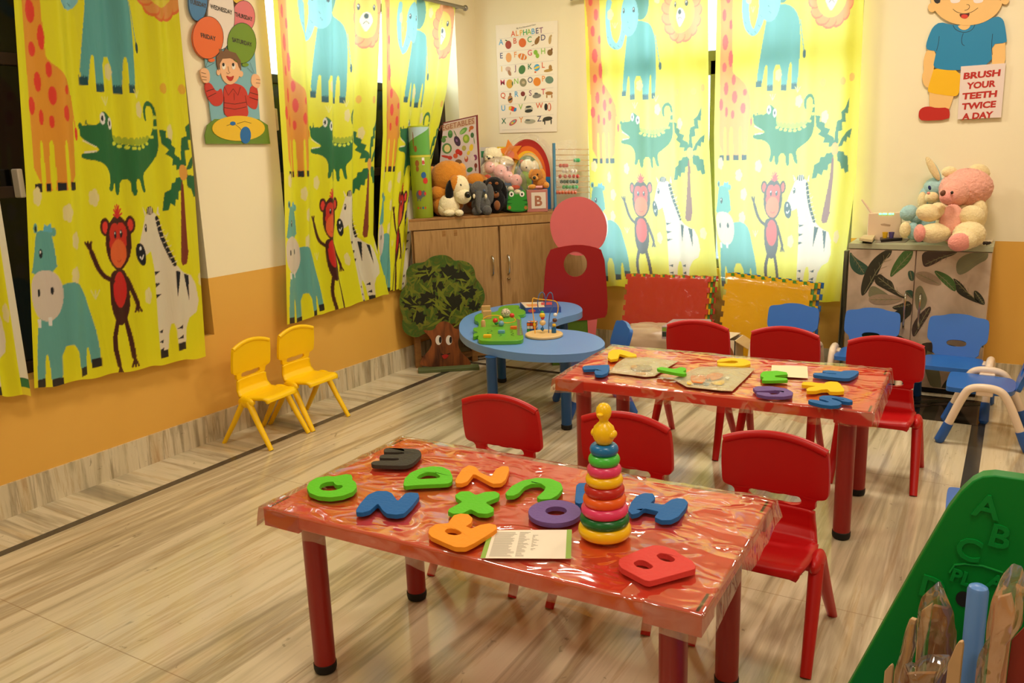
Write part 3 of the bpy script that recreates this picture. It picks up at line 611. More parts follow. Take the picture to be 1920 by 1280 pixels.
for L in ([(160, 600), (200, 610)], [(162, 632), (205, 640)], [(168, 658), (205, 662)], [(615, 655), (650, 662)], [(612, 685), (648, 690)], [(195, 560), (215, 500), (235, 520)], [(200, 560), (270, 520)], [(590, 610), (540, 560)], [(600, 610), (565, 520)]): m_.ribbon(W(L), n, .0016, .0042)
m_.build('strings_and_fingers', ink, bb, world=True, smooth=0)
pp('trousers', ellip(470, 1062, 218, 104, 30), ('trouser_yellow', (234, 190, 42)), .0038, sm=0)
m_ = MB(); m_.ribbon(W([(370, 1040), (430, 1020), (480, 1060), (500, 1090)]), n, .002, .0044); m_.ribbon(W([(455, 1025), (520, 1005), (575, 1020)]), n, .002, .0044); m_.build('trouser_folds', ink, bb, world=True, smooth=0)
pp('shoe', ellip(527, 1118, 45, 70, 24), ('shoe_blue', (26, 104, 176)), .0045, sm=0); pp('shoe', ellip(422, 1022, 23, 17, 16), ('shoe_blue', (26, 104, 176)), .0045, sm=0)
hd = pp('head', [(310, 480), (395, 470), (475, 490), (485, 600), (460, 670), (400, 708), (345, 675), (318, 600)], skin, .0045)
pp('ear', ellip(305, 598, 16, 26, 14), skin, .004, sm=0, parent=hd); pp('ear', ellip(490, 612, 18, 26, 14), skin, .004, sm=0, parent=hd)
pp('hair', [(285, 470), (308, 440), (306, 402), (345, 430), (362, 398), (395, 425), (445, 440), (485, 505), (490, 580), (472, 560), (455, 505), (400, 482), (335, 487), (312, 530), (302, 585), (288, 530)], ('hair_brown', (120, 82, 52)), .006, sm=0, parent=hd)
for x in (345, 426): pp('eye', ellip(x, 550, 15, 26, 14), ('white', (238, 232, 222)), .006, sm=0, parent=hd); pp('pupil', ellip(x-3, 536, 9, 15, 12), ink, .0068, sm=0, parent=hd)
pp('mouth', [(362, 622), (400, 640), (432, 622), (420, 662), (402, 674), (380, 660)], ('mouth_red', (186, 40, 34)), .006, sm=1, parent=hd)
m_ = MB(); m_.ribbon(W([(380, 550), (386, 590), (398, 600), (380, 612), (368, 600)]), n, .0018, .006); m_.build('nose_line', ink, hd, world=True, smooth=0)
# ---- toothbrushing boy, back wall
n2 = np.array([0, -1., 0]); PY = YB-.014; cv2 = zc(1580, 0, 4.571); W2f = lambda pts: [Yp(x, y, PY) for x, y in cv2(pts)]
tb = thing('wall_cutout', 'painted board cutout of a child in a blue shirt with a toothbrushing sign', 'wall decoration', Yp(1800, 220, PY))
q2 = lambda name, pts, c, lift, sm=2, parent=None: pp(name, pts, c, lift, .006, sm, parent, tb, n2, W2f)
q2('arm', [(725, 425), (805, 432), (785, 580), (745, 735), (728, 757), (690, 722), (678, 650), (697, 605), (690, 540), (703, 470)], skin2, .001, 1); q2('arm', [(1275, 370), (1394, 362), (1396, 500), (1384, 550), (1280, 550)], skin2, .001, 0)
q2('leg', [(742, 790), (955, 815), (920, 920), (905, 945), (745, 930)], skin2, .001, 0)
q2('shoe', [(650, 980), (658, 942), (690, 918), (745, 910), (800, 926), (905, 920), (921, 970), (910, 1025), (680, 1036), (655, 1012)], ('shoe_red', (190, 40, 32)), .002, 1)
q2('shorts', [(785, 575), (1015, 595), (1002, 780), (985, 818), (950, 826), (738, 796), (727, 765), (760, 660)], ('shorts_yellow', (240, 186, 28)), .002, 1)
s2 = q2('shirt', [(835, 188), (775, 228), (740, 300), (713, 385), (722, 428), (805, 437), (790, 500), (775, 577), (850, 596), (950, 603), (1050, 596), (1282, 547), (1274, 380), (1402, 366), (1408, 340), (1388, 195), (1365, 155), (1320, 138), (1200, 190), (1040, 217), (930, 212)], ('shirt_blue', (38, 134, 182)), .003, 1)
m_ = MB()
for L in ([(828, 310), (822, 370), (805, 437)], [(1285, 290), (1276, 380), (1282, 470)], [(945, 215), (965, 255), (1040, 284), (1110, 260), (1135, 210)], [(1035, 284), (1018, 330), (1022, 380), (1045, 392)]): m_.ribbon(chaikin(W2f(L), 2, False), n2, .0022, .0036)
m_.build('seam_lines', ink, s2, world=True, smooth=0)
q2('neck', [(985, 215), (1000, 245), (1040, 260), (1080, 245), (1100, 210)], skin2, .0035, 1, s2)
h2 = q2('head', ellip(1065, -20, 310, 238, 40), skin2, .005, 0)
q2('ear', ellip(765, 65, 34, 40, 16), skin2, .0045, 0, h2); q2('ear', ellip(1392, 0, 36, 40, 16), skin2, .0045, 0, h2)
q2('hair', [(770, -20), (800, 38), (846, 18), (820, -60), (900, -150), (1065, -170), (1230, -150), (1330, -60), (1345, 10), (1375, -10), (1360, -150), (1250, -250), (1065, -285), (880, -250), (780, -150)], ('hair_black', (38, 34, 32)), .006, 1, h2)
for x in (968, 1165): q2('eye', [(x-46, -40), (x+46, -40), (x+42, 10), (x+20, 26), (x-30, 30), (x-46, 12)], ('eye_white', (240, 228, 222)), .006, 1, h2); q2('pupil', ellip(x+5, -28, 20, 26, 14), ink, .0068, 0, h2)
q2('mouth', [(998, 118), (1043, 122), (1092, 110), (1080, 145), (1050, 164), (1012, 152)], ('mouth_dark', (90, 26, 20)), .006, 1, h2); q2('tongue', ellip(1045, 142, 30, 18, 16), ('tongue_red', (216, 62, 44)), .0066, 0, h2)
m_ = MB(); m_.ribbon(chaikin(W2f([(945, 78), (975, 105), (1043, 122), (1110, 105), (1160, 68)]), 2, False), n2, .002, .0062); m_.ribbon(chaikin(W2f([(1062, 40), (1085, 42), (1090, 65), (1070, 85), (1045, 90)]), 2, False), n2, .002, .0062); m_.build('smile_line', ink, h2, world=True, smooth=0)
sg = q2('sign_board', [(1015, 570), (1398, 542), (1358, 1006), (985, 1022)], ('sign_white', (232, 214, 206)), .009, 0)
redp = P_('sign_red', (186, 44, 38)); m_ = MB()
for s_, x, y, wpx in (('BRUSH', 1190, 664, 312), ('YOUR', 1184, 752, 250), ('TEETH', 1172, 840, 296), ('TWICE', 1164, 928, 290), ('A DAY', 1152, 1016, 264)):
    o3 = Yp(*cv2([(x, y)])[0], PY); sz = .0315/.69
    k = MB(); text_mesh(s_, (0, 0, 0), (1, 0, 0), (0, 1, 0), sz, k, bold=.0020); wk = max(v[0] for v in k.v)-min(v[0] for v in k.v)
    tgt = W2f([(x+wpx/2, y)])[0][0]-W2f([(x-wpx/2, y)])[0][0]; f_ = tgt/wk
    text_mesh(s_, o3, (f_, 0, .035*f_), (.05, 0, 1), sz, m_, lift=0, bold=.0020)
    for i in range(len(m_.v)):
        if len(m_.v[i]): m_.v[i] = (m_.v[i][0], PY-.0096, m_.v[i][2])
m_.build('lettering', redp, sg, world=True, smooth=0)
# ---- alphabet poster, back wall
PA = YB-.006; cv3 = zc(900, 20, 5.12); A3 = lambda pts: [Yp(x, y, PA) for x, y in cv3(pts)]
al = thing('alphabet_poster', 'white alphabet poster with coloured letters and pictures', 'poster', Yp(990, 246, PA))
MB().plate(A3([(150, 140), (745, 95), (738, 1160), (188, 1175)]), n2, .002, 0).build('sheet', mat('poster_paper', (250, 238, 218), .35, vscale=3), al, world=True, smooth=0)
LC = dict(b=(70, 168, 220), r=(226, 96, 50), g=(60, 164, 90), n=(84, 82, 118), l=(150, 196, 70), y=(240, 190, 60), p=(220, 80, 100), o=(240, 150, 60), m=(150, 100, 130), t=(34, 118, 88))
mt = MB(); tm = []
for k, (ch, c) in enumerate(zip('ALPHABET', 'royglbnmp'[:8])):
    o3 = A3([(318+k*38.5, 246-k*4.6)])[0]; q = MB(); text_mesh(ch, o3, (1, 0, .09), (0, 0, 1), 0.052, q, lift=.0012, bold=.0006).build('letter', P_('letter_'+c, LC[c]), al, world=True, smooth=0)
rows = [('A', 203, 328, 'b'), ('B', 336, 316, 'r'), ('C', 477, 302, 'g'), ('D', 607, 284, 'n'), ('E', 206, 458, 'n'), ('F', 340, 448, 'o'), ('G', 480, 430, 'p'), ('H', 607, 414, 'l'), ('I', 210, 585, 'y'), ('J', 343, 574, 'm'), ('K', 479, 562, 't'), ('L', 607, 548, 'r'), ('M', 218, 714, 'p'), ('N', 349, 702, 'l'), ('O', 483, 690, 'n'), ('P', 609, 678, 'o'), ('Q', 222, 838, 'r'), ('R', 350, 826, 'b'), ('S', 484, 816, 'm'), ('T', 609, 804, 'p'), ('U', 225, 960, 'b'), ('V', 392, 948, 'l'), ('W', 572, 936, 'r'), ('X', 230, 1084, 't'), ('Y', 396, 1072, 'o'), ('Z', 570, 1062, 'n')]
for ch, x, y, c in rows:
    q = MB(); text_mesh(ch, A3([(x, y)])[0], (1, 0, 0), (0, 0, 1), .054, q, lift=.0012, bold=.0005).build('letter', P_('letter_'+c, LC[c]), al, world=True, smooth=0)
pics = [[(273, 328, 30, 40, 0, (170, 62, 30)), (252, 286, 12, 6, 20, (90, 110, 40))], [(408, 308, 36, 44, 0, (226, 110, 44))], [(548, 290, 20, 38, 25, (150, 104, 48)), (566, 254, 10, 10, 0, (150, 104, 48)), (510, 330, 18, 4, -30, (150, 104, 48))], [(672, 280, 14, 42, 5, (200, 168, 116)), (684, 242, 8, 12, 0, (200, 168, 116))],
        [(276, 450, 28, 46, 0, (240, 170, 96))], [(408, 442, 44, 30, 22, (226, 126, 40)), (396, 438, 5, 28, 15, (240, 236, 226)), (426, 450, 5, 26, 15, (240, 236, 226))], [(534, 400, 20, 24, 0, (140, 190, 60)), (552, 432, 18, 24, 0, (150, 196, 66))], [(672, 402, 26, 30, 0, (136, 100, 52)), (690, 372, 8, 14, 0, (120, 70, 36))],
        [(270, 560, 26, 24, 0, (214, 180, 160)), (284, 598, 14, 28, -20, (170, 116, 70))], [(404, 566, 32, 44, 15, (74, 122, 58))], [(546, 546, 28, 34, 20, (84, 166, 214)), (546, 546, 30, 10, -25, (240, 204, 60)), (532, 590, 10, 8, 0, (226, 100, 50))], [(656, 574, 44, 14, -10, (190, 150, 76)), (676, 546, 16, 26, 0, (176, 130, 66))],
        [(285, 702, 32, 44, 0, (226, 166, 36)), (312, 700, 6, 22, 0, (80, 104, 40))], [(415, 690, 34, 40, 0, (150, 140, 104)), (418, 690, 16, 14, 0, (200, 176, 140))], [(548, 682, 36, 42, 0, (236, 140, 38))], [(666, 664, 40, 36, 0, (110, 140, 120))],
        [(291, 850, 24, 38, 0, (190, 130, 76)), (291, 802, 10, 14, 0, (150, 100, 56)), (292, 852, 22, 8, -30, (40, 40, 30))], [(412, 798, 21, 24, 0, (128, 42, 38)), (434, 840, 5, 28, 20, (100, 110, 80))], [(546, 818, 42, 22, -10, (140, 136, 124)), (540, 796, 18, 10, 0, (100, 104, 100))], [(664, 792, 36, 18, 0, (176, 120, 62)), (642, 822, 6, 18, 0, (176, 120, 62)), (690, 822, 6, 18, 0, (176, 120, 62))],
        [(314, 942, 40, 22, 25, (226, 70, 50)), (290, 936, 12, 20, 25, (240, 200, 60)), (338, 950, 12, 20, 25, (50, 140, 200)), (294, 985, 3, 14, 15, (220, 160, 90))], [(470, 946, 40, 32, -8, (196, 190, 170)), (468, 962, 38, 16, -8, (56, 58, 52)), (466, 922, 28, 10, -8, (66, 66, 60))], [(634, 924, 16, 34, 0, (40, 34, 34)), (666, 924, 18, 40, 0, (220, 130, 100)), (664, 924, 9, 30, 0, (246, 236, 220))],
        [(318, 1072, 44, 20, -38, (214, 84, 84)), (318, 1072, 32, 12, -38, (120, 170, 170)), (312, 1078, 14, 10, -38, (236, 200, 70))], [(480, 1064, 54, 22, -5, (176, 172, 150)), (460, 1050, 24, 9, 0, (110, 112, 100))], [(650, 1036, 46, 20, -8, (66, 62, 56)), (622, 1070, 6, 26, 0, (66, 62, 56)), (684, 1064, 6, 28, 0, (66, 62, 56)), (612, 1050, 10, 18, 20, (66, 62, 56))]]
for g in pics:
    q = MB(); mm = []
    for k, (x, y, rx, ry, a, c) in enumerate(g):
        q.plate(A3(ellip(x, y, rx, ry, 16, a)), n2, 0, .0010+.0003*k, m=k); mm.append(P_('pic_%d_%d_%d' % c, c))
    q.build('picture', mm, al, world=True, smooth=0)
m_ = MB()
for a, b in (((183, 272), (706, 212)), ((186, 400), (706, 346)), ((190, 530), (706, 478)), ((194, 655), (706, 606)), ((200, 780), (706, 738)), ((204, 905), (706, 868)), ((210, 1032), (706, 996)), ((214, 1146), (600, 1130))): m_.ribbon(A3([a, b]), n2, .0016, .0012)
m_.build('row_lines', P_('thin_line', (206, 196, 190)), al, world=True, smooth=0)

o3 = A3([(350, 180)])[0]; e3 = A3([(545, 154)])[0]; MBt = MB(); text_mesh('My First Educational Chart', o3, (1, 0, .085), (0, 0, 1), .0145, MBt, lift=.0012, align='LEFT').build('subtitle', ink, al, world=True, smooth=0)

# ================================================================== RED TABLES
redtop = mat('red_table_plastic', (218, 56, 30), .38, .45, bump=.03); redleg = mat('red_leg_plastic', (150, 22, 18), .32, .5)
redcap = mat('red_corner_plastic', (196, 40, 32), .35, .5); black = mat('black_rubber', (18, 16, 16), .6)
wrapm = film('table_wrap_film', (1, .985, .97), .34, .42, 9, (1, 1.8, 1), .09, haze=.06, hazecol=(255, 190, 140), ridged=True, base=.55)
TH_, TW_, TL_ = .518, .617, 1.2
def red_table(cx, cy, rz, label, wraplabel, seed):
    t = thing('activity_table', label, 'table', (cx, cy, 0), rz, 'red children tables')
    MB().box((0, 0, TH_-.024), (TL_-.006, TW_-.006, .042)).build('tabletop', redtop, t, bevel=.007, seg=3)
    for sx in (-1, 1):
        for sy in (-1, 1):
            x, y = sx*(TL_/2), sy*(TW_/2); a, b = .125, .09
            o = [(x, y), (x-sx*a, y), (x-sx*a, y-sy*.014), (x-sx*.02, y-sy*.014), (x-sx*.02, y-sy*b), (x, y-sy*b)]
            MB().plate([(p[0], p[1], TH_-.003) for p in o], (0, 0, 1), .050).build('corner_guard', redcap, t, bevel=.003)
            lx, ly = sx*(TL_/2-.088), sy*(TW_/2-.088)
            l = MB().lathe([(.029, .012), (.0305, .03), (.0315, .46), (.036, .472)], (lx, ly, 0), 28).build('leg', redleg, t)
            MB().lathe([(.024, 0), (.030, .004), (.0325, .014), (.0325, .028), (.030, .030)], (lx, ly, 0), 28).build('foot_cap', black, l)
    nx, ny = 260, 150; m_ = MB(); hx, hy = TL_/2+.004, TW_/2+.004; EX = .057
    def rid(p, k=1.0): return 1-2*abs(noise.noise(p*k))
    def f(u, v):
        X = (2*u-1)*(hx+EX); Y = (2*v-1)*(hy+EX)
        ex = max(0, abs(X)-hx); ey = max(0, abs(Y)-hy); dr = max(ex, ey)
        p = Vector((X*2.2+seed, Y*6+.8*X, seed*2.3)); q = Vector((X*7+seed, Y*4-2*X, seed)); wv = max(0, rid(p))**3+.7*max(0, rid(q, 1.4))**3
        e = .35+.65*min(1, max(abs(X)/hx, abs(Y)/hy*.8)**3)+(.5 if X > .25 else 0)*min(1, (X-.25)*5)
        x = math.copysign(min(abs(X), hx), X); y = math.copysign(min(abs(Y), hy), Y); z = TH_+.0022+.0032*wv*e
        if dr > 0:
            fl = .003+.010*(dr/EX)*(1+.9*noise.noise(Vector((X*6, Y*6, seed))))
            if ex > 0: x += math.copysign(fl, X)
            if ey > 0: y += math.copysign(fl, Y)
            z -= dr*(1.02+.25*noise.noise(Vector((X*9, Y*9, seed+4))))
        return (x, y, z)
    m_.grid(f, nx, ny)
    w_ = m_.build('plastic_wrap', wrapm, t, smooth=80); w_['label'] = wraplabel
    return t
T1 = (-1.0746, 1.7623, .0195); T2 = (-.9769, 3.2461, .0358)
red_table(*T1, 'red table nearest the camera, wrapped in clear plastic, ring stacker standing on it', 'clear crinkled plastic wrap', 1.7)
red_table(*T2, 'red table farther back, wrapped in clear plastic, two letter packets lying on it', 'clear crinkled plastic wrap', 8.1)

# ================================================================== MOULDED CHAIRS (front faces local -y, front feet on y = 0)
def chair_proto(matl, matleg, name, label, loc, rz, group):
    t = thing(name, label, 'chair', loc, rz, group)
    prof = [(.035, .262), (.038, .276), (.055, .284), (.10, .281), (.16, .276), (.215, .277), (.245, .290), (.262, .318), (.264, .35), (.262, .378)]
    hw = [.120, .128, .134, .138, .140, .138, .132, .124, .118, .116]
    def sf(u, v):
        k = v*(len(prof)-1); i = min(int(k), len(prof)-2); q = k-i; y = prof[i][0]*(1-q)+prof[i+1][0]*q; z = prof[i][1]*(1-q)+prof[i+1][1]*q; h = hw[i]*(1-q)+hw[i+1]*q; a = 2*u-1
        return (a*h, y-(.010*(abs(a)**3) if v > .6 else 0), z+(.007*a*a if .1 < v < .6 else 0)-.004*(abs(a) > .98))
    MB().grid(sf, 14, 36).build('seat', matl, t, solid=.014, bevel=0, smooth=60)
    out = chaikin([(-.118, .372), (-.118, .412), (-.148, .421), (-.155, .434), (-.156, .50), (-.152, .560), (-.145, .573), (-.10, .590), (-.05, .599), (0, .602), (.05, .599), (.10, .590), (.145, .573), (.152, .560), (.156, .50), (.155, .434), (.148, .421), (.118, .412), (.118, .372)], 2, True, .2)
    hole = chaikin([(-.080, .380), (-.077, .420), (0, .410), (.077, .420), (.080, .380)], 2)
    c3 = lambda P, s: [(x, .262-.030*(z-.38)/.22-.25*x*x+s, z) for x, z in P]
    # curved shell: dense strips so that the board bends round the sitter
    m_ = MB(); nx = 26
    fr = [[Vector((x, z, 0)) for x, z in l] for l in (out, hole)]
    pts = out+hole; tris = tessellate_polygon(fr)
    bm = bmesh.new(); vs = [bm.verts.new((x, 0, z)) for x, z in pts]
    for a, b, c in tris: bm.faces.new((vs[a], vs[b], vs[c]))
    bmesh.ops.subdivide_edges(bm, edges=[e for e in bm.edges if e.calc_length() > .06], cuts=3, use_grid_fill=True)
    bmesh.ops.triangulate(bm, faces=bm.faces); bm.verts.index_update()
    fy = lambda x, z: .268-.030*(z-.38)/.22-.55*x*x
    V0 = [(v.co.x, fy(v.co.x, v.co.z), v.co.z) for v in bm.verts]
    m_.add(V0, [[v.index for v in f.verts] for f in bm.faces]); bm.free()
    b_ = m_.build('backrest', matl, t, solid=.016, smooth=60)
    q = b_.modifiers.new('bevel', 'BEVEL'); q.width = .004; q.segments = 2; q.limit_method = 'ANGLE'; q.angle_limit = R(60)
    # thick rolled top rim
    rim = [(x, fy(x, z)-.001, z-.006) for x, z in [(-.147+.294*k/20, .571+.031*(1-((k-10)/10)**2)) for k in range(21)]]
    MB().tube(rim, .0125, 12, sq=(.9, 1)).build('top_rim', matl, t, smooth=60)
    for s in (-1, 1):
        sh = MB().ell((s*.147, .17, .262), (.021, .060, .032), nu=18, nv=12)
        sh.box((s*.134, .17, .262), (.03, .09, .026)); sh.build('shoulder', matl, t, bevel=.004)
        MB().tube([(s*.149, .150, .268), (s*.156, .08, .135), (s*.163, 0, 0)], [.021, .0185, .0150], 14, sq=(1, .8)).build('leg', matleg, t)
        MB().tube([(s*.147, .190, .268), (s*.155, .27, .135), (s*.163, .36, 0)], [.021, .0185, .0150], 14, sq=(1, .8)).build('leg', matleg, t)
    return t
chred = mat('red_chair_plastic', (190, 8, 14), .36, .45, bump=.05, bscale=500); chleg = mat('red_chair_leg_plastic', (184, 14, 16), .36, .45)
RG = 'red moulded chairs at the red tables'
c0 = chair_proto(chred, chleg, 'child_chair', 'red chair behind the near table, leftmost, its back next to the blue table leg', (-1.478, 2.118, 0), .01, RG)
dup(c0, (-1.013, 2.118, 0), .0, 'red chair behind the near table, its back right behind the ring stacker', RG)
dup(c0, (-.552, 2.127, 0), -.01, 'red chair at the right end of the near table, seat and legs fully in view', RG)
dup(c0, (-1.268, 3.60, 0), .03, 'red chair behind the far table in front of the plastic sack and game box', RG)
dup(c0, (-.858, 3.60, 0), .03, 'red chair behind the far table in front of the blue chair by the yellow mats', RG)
dup(c0, (-.432, 3.56, 0), .02, 'red chair at the right end of the far table, nearest the leaf cabinet', RG)
yel = mat('yellow_chair_plastic', (255, 206, 0), .38, .4, bump=.04, bscale=500)
YG = 'yellow chairs against the left wall'
y0 = chair_proto(yel, yel, 'child_chair', 'yellow chair by the left wall nearer the camera', (-3.128, 2.93, 0), R(90)+.08, YG); y0.scale = (.88, .88, .88)
y1 = dup(y0, (-3.136, 3.245, 0), R(90)+.02, 'yellow chair by the left wall farther from the camera, second of the pair', YG)

# ---- blue chairs with white tube legs (front faces local -y, centre of the feet at the origin)
blu = mat('blue_chair_plastic', (40, 104, 190), .30, .5, bump=.03, bscale=400); wht = mat('cream_tube_plastic', (236, 214, 190), .3, .5); bluf = mat('blue_boot_plastic', (42, 92, 172), .4, .45)
def blue_chair(label, loc, rz):
    t = thing('blue_chair', label, 'chair', loc, rz, 'blue chairs with white tube legs')
    o = chaikin([(-.135, -.165), (-.158, -.15), (-.155, -.06), (-.145, .05), (-.125, .125), (.125, .125), (.145, .05), (.155, -.06), (.158, -.15), (.135, -.165)], 2)
    MB().plate([(x, y, .268+.02*max(0, -y)) for x, y in o], (0, 0, 1), .022).build('seat', blu, t, bevel=.006, seg=3)
    out = chaikin([(-.112, .255), (-.112, .325), (-.142, .345), (-.147, .37), (-.146, .455), (-.13, .470), (-.08, .474), (-.04, .488), (.04, .488), (.08, .474), (.13, .470), (.146, .455), (.147, .37), (.142, .345), (.112, .325), (.112, .255)], 2)
    hole = chaikin([(-.048, .318), (-.048, .352), (.048, .352), (.048, .318)], 3)
    k = lambda P: [(x, .118+.30*(z-.25), z) for x, z in P]
    MB().plate([k(out), k(hole)], (0, -1, .30), .020).build('backrest', blu, t, bevel=.006, seg=3)
    for s in (-1, 1):
        path = chaikin([(s*.178, -.140, .09), (s*.176, -.085, .245), (s*.175, -.055, .288), (s*.175, .055, .288), (s*.176, .095, .245), (s*.178, .160, .09)], 3, False)
        a = MB().tube(path, .0185, 16).build('side_frame', wht, t, smooth=60)
        for y, dy in ((-.140, -.030), (.160, .034)):
            MB().tube([(s*.178, y-dy*.12, .100), (s*.1785, y+dy*.5, .05), (s*.179, y+dy, .012), (s*.179, y+dy*1.08, 0)], [.0215, .0225, .0225, .014], 16).build('foot_boot', bluf, a)
        MB().box((s*.16, 0, .262), (.04, .07, .03)).build('bracket', wht, t, bevel=.006)
    return t
b0 = blue_chair('blue chair drawn up to the blue kidney table, seen from its right side', (-1.97, 4.10, 0), R(-51))
BG = 'blue chairs with white tube legs'
dup(b0, (-1.095, 4.89, 0), .02, 'blue chair with its back against the yellow foam mats', BG)
dup(b0, (-.655, 4.90, 0), .04, 'blue chair in front of the left door of the leaf pattern cabinet', BG)
dup(b0, (-.232, 4.87, 0), -.04, 'blue chair in front of the right door of the leaf pattern cabinet', BG)
dup(b0, (-.062, 4.48, 0), R(-90), 'blue chair turned sideways at the right edge, white side frame in full view', BG)
dup(b0, (.045, 2.875, 0), R(-87), 'blue chair half hidden behind the green book rack panel', BG)

# ================================================================== BLUE KIDNEY TABLE
bt_m = mat('blue_table_plastic', (104, 150, 214), .36, .45, bump=.03); bl_m = mat('blue_leg_plastic', (10, 72, 130), .3, .5)
bt = thing('kidney_table', 'light blue kidney shaped table with the bead toys on it', 'table', (-2.3, 4.15, 0))
bx = zc(860, 540, 6.4)
ol = [Zp(x, y, .43) for x, y in bx([(0, 480), (15, 405), (80, 335), (200, 285), (420, 222), (700, 180), (980, 160), (1200, 158), (1360, 175), (1455, 210), (1492, 255), (1470, 290), (1380, 320), (1250, 350), (1150, 385), (1085, 415), (1070, 440), (1100, 470), (1200, 492), (1400, 505), (1560, 535), (1690, 580), (1762, 650), (1740, 705), (1640, 752), (1450, 785), (1150, 800), (850, 790), (550, 755), (280, 695), (100, 620), (20, 545)])]
MB().plate(chaikin(ol, 2), (0, 0, 1), .042).build('tabletop', bt_m, bt, world=True, bevel=.012, seg=4)
for x, y in ((-2.285, 3.565), (-1.93, 3.715), (-2.40, 4.60), (-2.72, 4.36)):
    l = MB().lathe([(.026, .012), (.0275, .03), (.029, .38), (.034, .39)], (x, y, 0), 24).build('leg', bl_m, bt, world=True)
    MB().lathe([(.022, 0), (.029, .006), (.0295, .026), (.027, .028)], (x, y, 0), 24).build('foot_cap', black, l, world=True)

# ================================================================== CORNER CUPBOARD
ply = ramp_mat('light_plywood', [(.3, (150, 112, 66)), (.45, (178, 138, 88)), (.6, (164, 124, 76)), (.75, (186, 146, 94))], (9, 9, .8), 3, .42, 'noise', 6, 1.2)
plyd = ramp_mat('edge_plywood', [(.3, (120, 80, 40)), (.55, (160, 114, 62)), (.8, (140, 98, 52))], (2, 2, 9), 4, .45)
KA, KB, KZ = np.array([-3.43, 4.41]), np.array([-2.60, 5.40]), 1.012
kd = (KB-KA)/np.linalg.norm(KB-KA); kn = np.array([kd[1], -kd[0]]); KL = np.linalg.norm(KB-KA)     # kn points into the room
K3 = lambda s, d, z: np.array([KA[0]+kd[0]*s+kn[0]*d, KA[1]+kd[1]*s+kn[1]*d, z])
cu = thing('corner_cupboard', 'light plywood two door cupboard set across the room corner with soft toys on top', 'cupboard', (KA[0]+.3, KA[1]+.5, 0))
poly = lambda z, e=0: [K3(-e, e, z), K3(KL, e, z), (KB[0]+.005, 5.435, z), (-3.43, 5.435, z), (-3.43, KA[1]+.02, z)]
MB().plate(poly(KZ), (0, 0, 1), .018).build('top_board', plyd, cu, world=True, bevel=.003)
m_ = MB(); m_.plate(poly(KZ-.018), (0, 0, 1), .056)
m_.plate([poly(KZ-.074, -.024)[i] for i in range(5)], (0, 0, 1), KZ-.074-.24)
m_.build('body', ply, cu, world=True, smooth=0)
for s0, s1 in ((.03, .615), (.630, KL-.01)):
    d = MB().plate([K3(s0, .0, .245), K3(s1, .0, .245), K3(s1, .0, KZ-.082), K3(s0, .0, KZ-.082)], (*kn, 0), .020).build('door', ply, cu, world=True, bevel=.0015)
    sh = s1-.05 if s0 < .1 else s0+.05
    hz = .665
    MB().tube(chaikin([K3(sh, 0, hz+.065), K3(sh, .022, hz+.06), K3(sh, .026, hz), K3(sh, .022, hz-.06), K3(sh, 0, hz-.065)], 2, False), .006, 10).build('handle', mat('chrome', (190, 188, 182), .2, metal=1), d, world=True)
    if s0 > .5: MB().lathe([(.009, 0), (.012, .004), (.009, .008)], K3(sh, .008, hz-.10), 14).build('lock', mat('old_brass', (120, 100, 70), .35, metal=.8), d, world=True)
for s in (.02, .42, .82, KL-.03): MB().box(K3(s, -.04, .12), (.04, .04, .24), math.atan2(kd[1], kd[0])).build('leg', plyd, cu, world=True, smooth=0)
for z in (.055, .215): MB().box(K3(KL/2, -.04, z), (KL-.06, .03, .035), math.atan2(kd[1], kd[0])).build('rail', plyd, cu, world=True, smooth=0)
for s in (.235, .315): MB().plate([K3(s-.012, 0, .885), K3(s+.012, 0, .885), K3(s+.012, 0, .925), K3(s-.012, 0, .925)], (*kn, 0), 0, .0008).build('tape_mark', plyd, cu, world=True, smooth=0)

# ================================================================== LEAF PATTERN CABINET
CX0, CX1, CY, CZ = -.818, -.100, 5.15, .845
ground = ramp_mat('leaf_print_ground', [(.3, (170, 146, 122)), (.5, (196, 172, 148)), (.65, (180, 158, 134)), (.8, (158, 140, 116))], (1, 1, 1), 5, .32, 'noise', 3, .6)
ribm = mat('leaf_print_rib', (128, 124, 88), .32); leafc = {k: mat('leaf_print_'+k, c, .32, var=.22, vscale=14) for k, c in dict(d=(50, 52, 40), g=(66, 98, 50), t=(50, 82, 66), k=(70, 58, 50), o=(120, 118, 88), s=(152, 130, 106)).items()}
ca = thing('leaf_cabinet', 'two door cabinet covered in a banana leaf print, plush bear and rabbit on top', 'cabinet', ((CX0+CX1)/2, 5.28, 0))
lz = zc(1560, 440, 4.572)
MB().b2((CX0, CY+.022, .03), (CX1, 5.43, CZ-.03)).build('body', ground, ca, world=True, smooth=0)
MB().b2((CX0-.004, CY, CZ-.03), (CX1+.004, 5.43, CZ)).build('top_board', mat('pale_green_laminate', (172, 172, 140), .35, var=.1, vscale=10), ca, world=True, smooth=0, bevel=.002)
m_ = MB(); m_.b2((CX0+.02, CY+.03, 0), (CX1-.02, 5.4, .03)); m_.build('plinth', black, ca, world=True, smooth=0)
mid = Yp(*lz([(712, 300)])[0], CY)[0]; chrome = MATS['chrome']
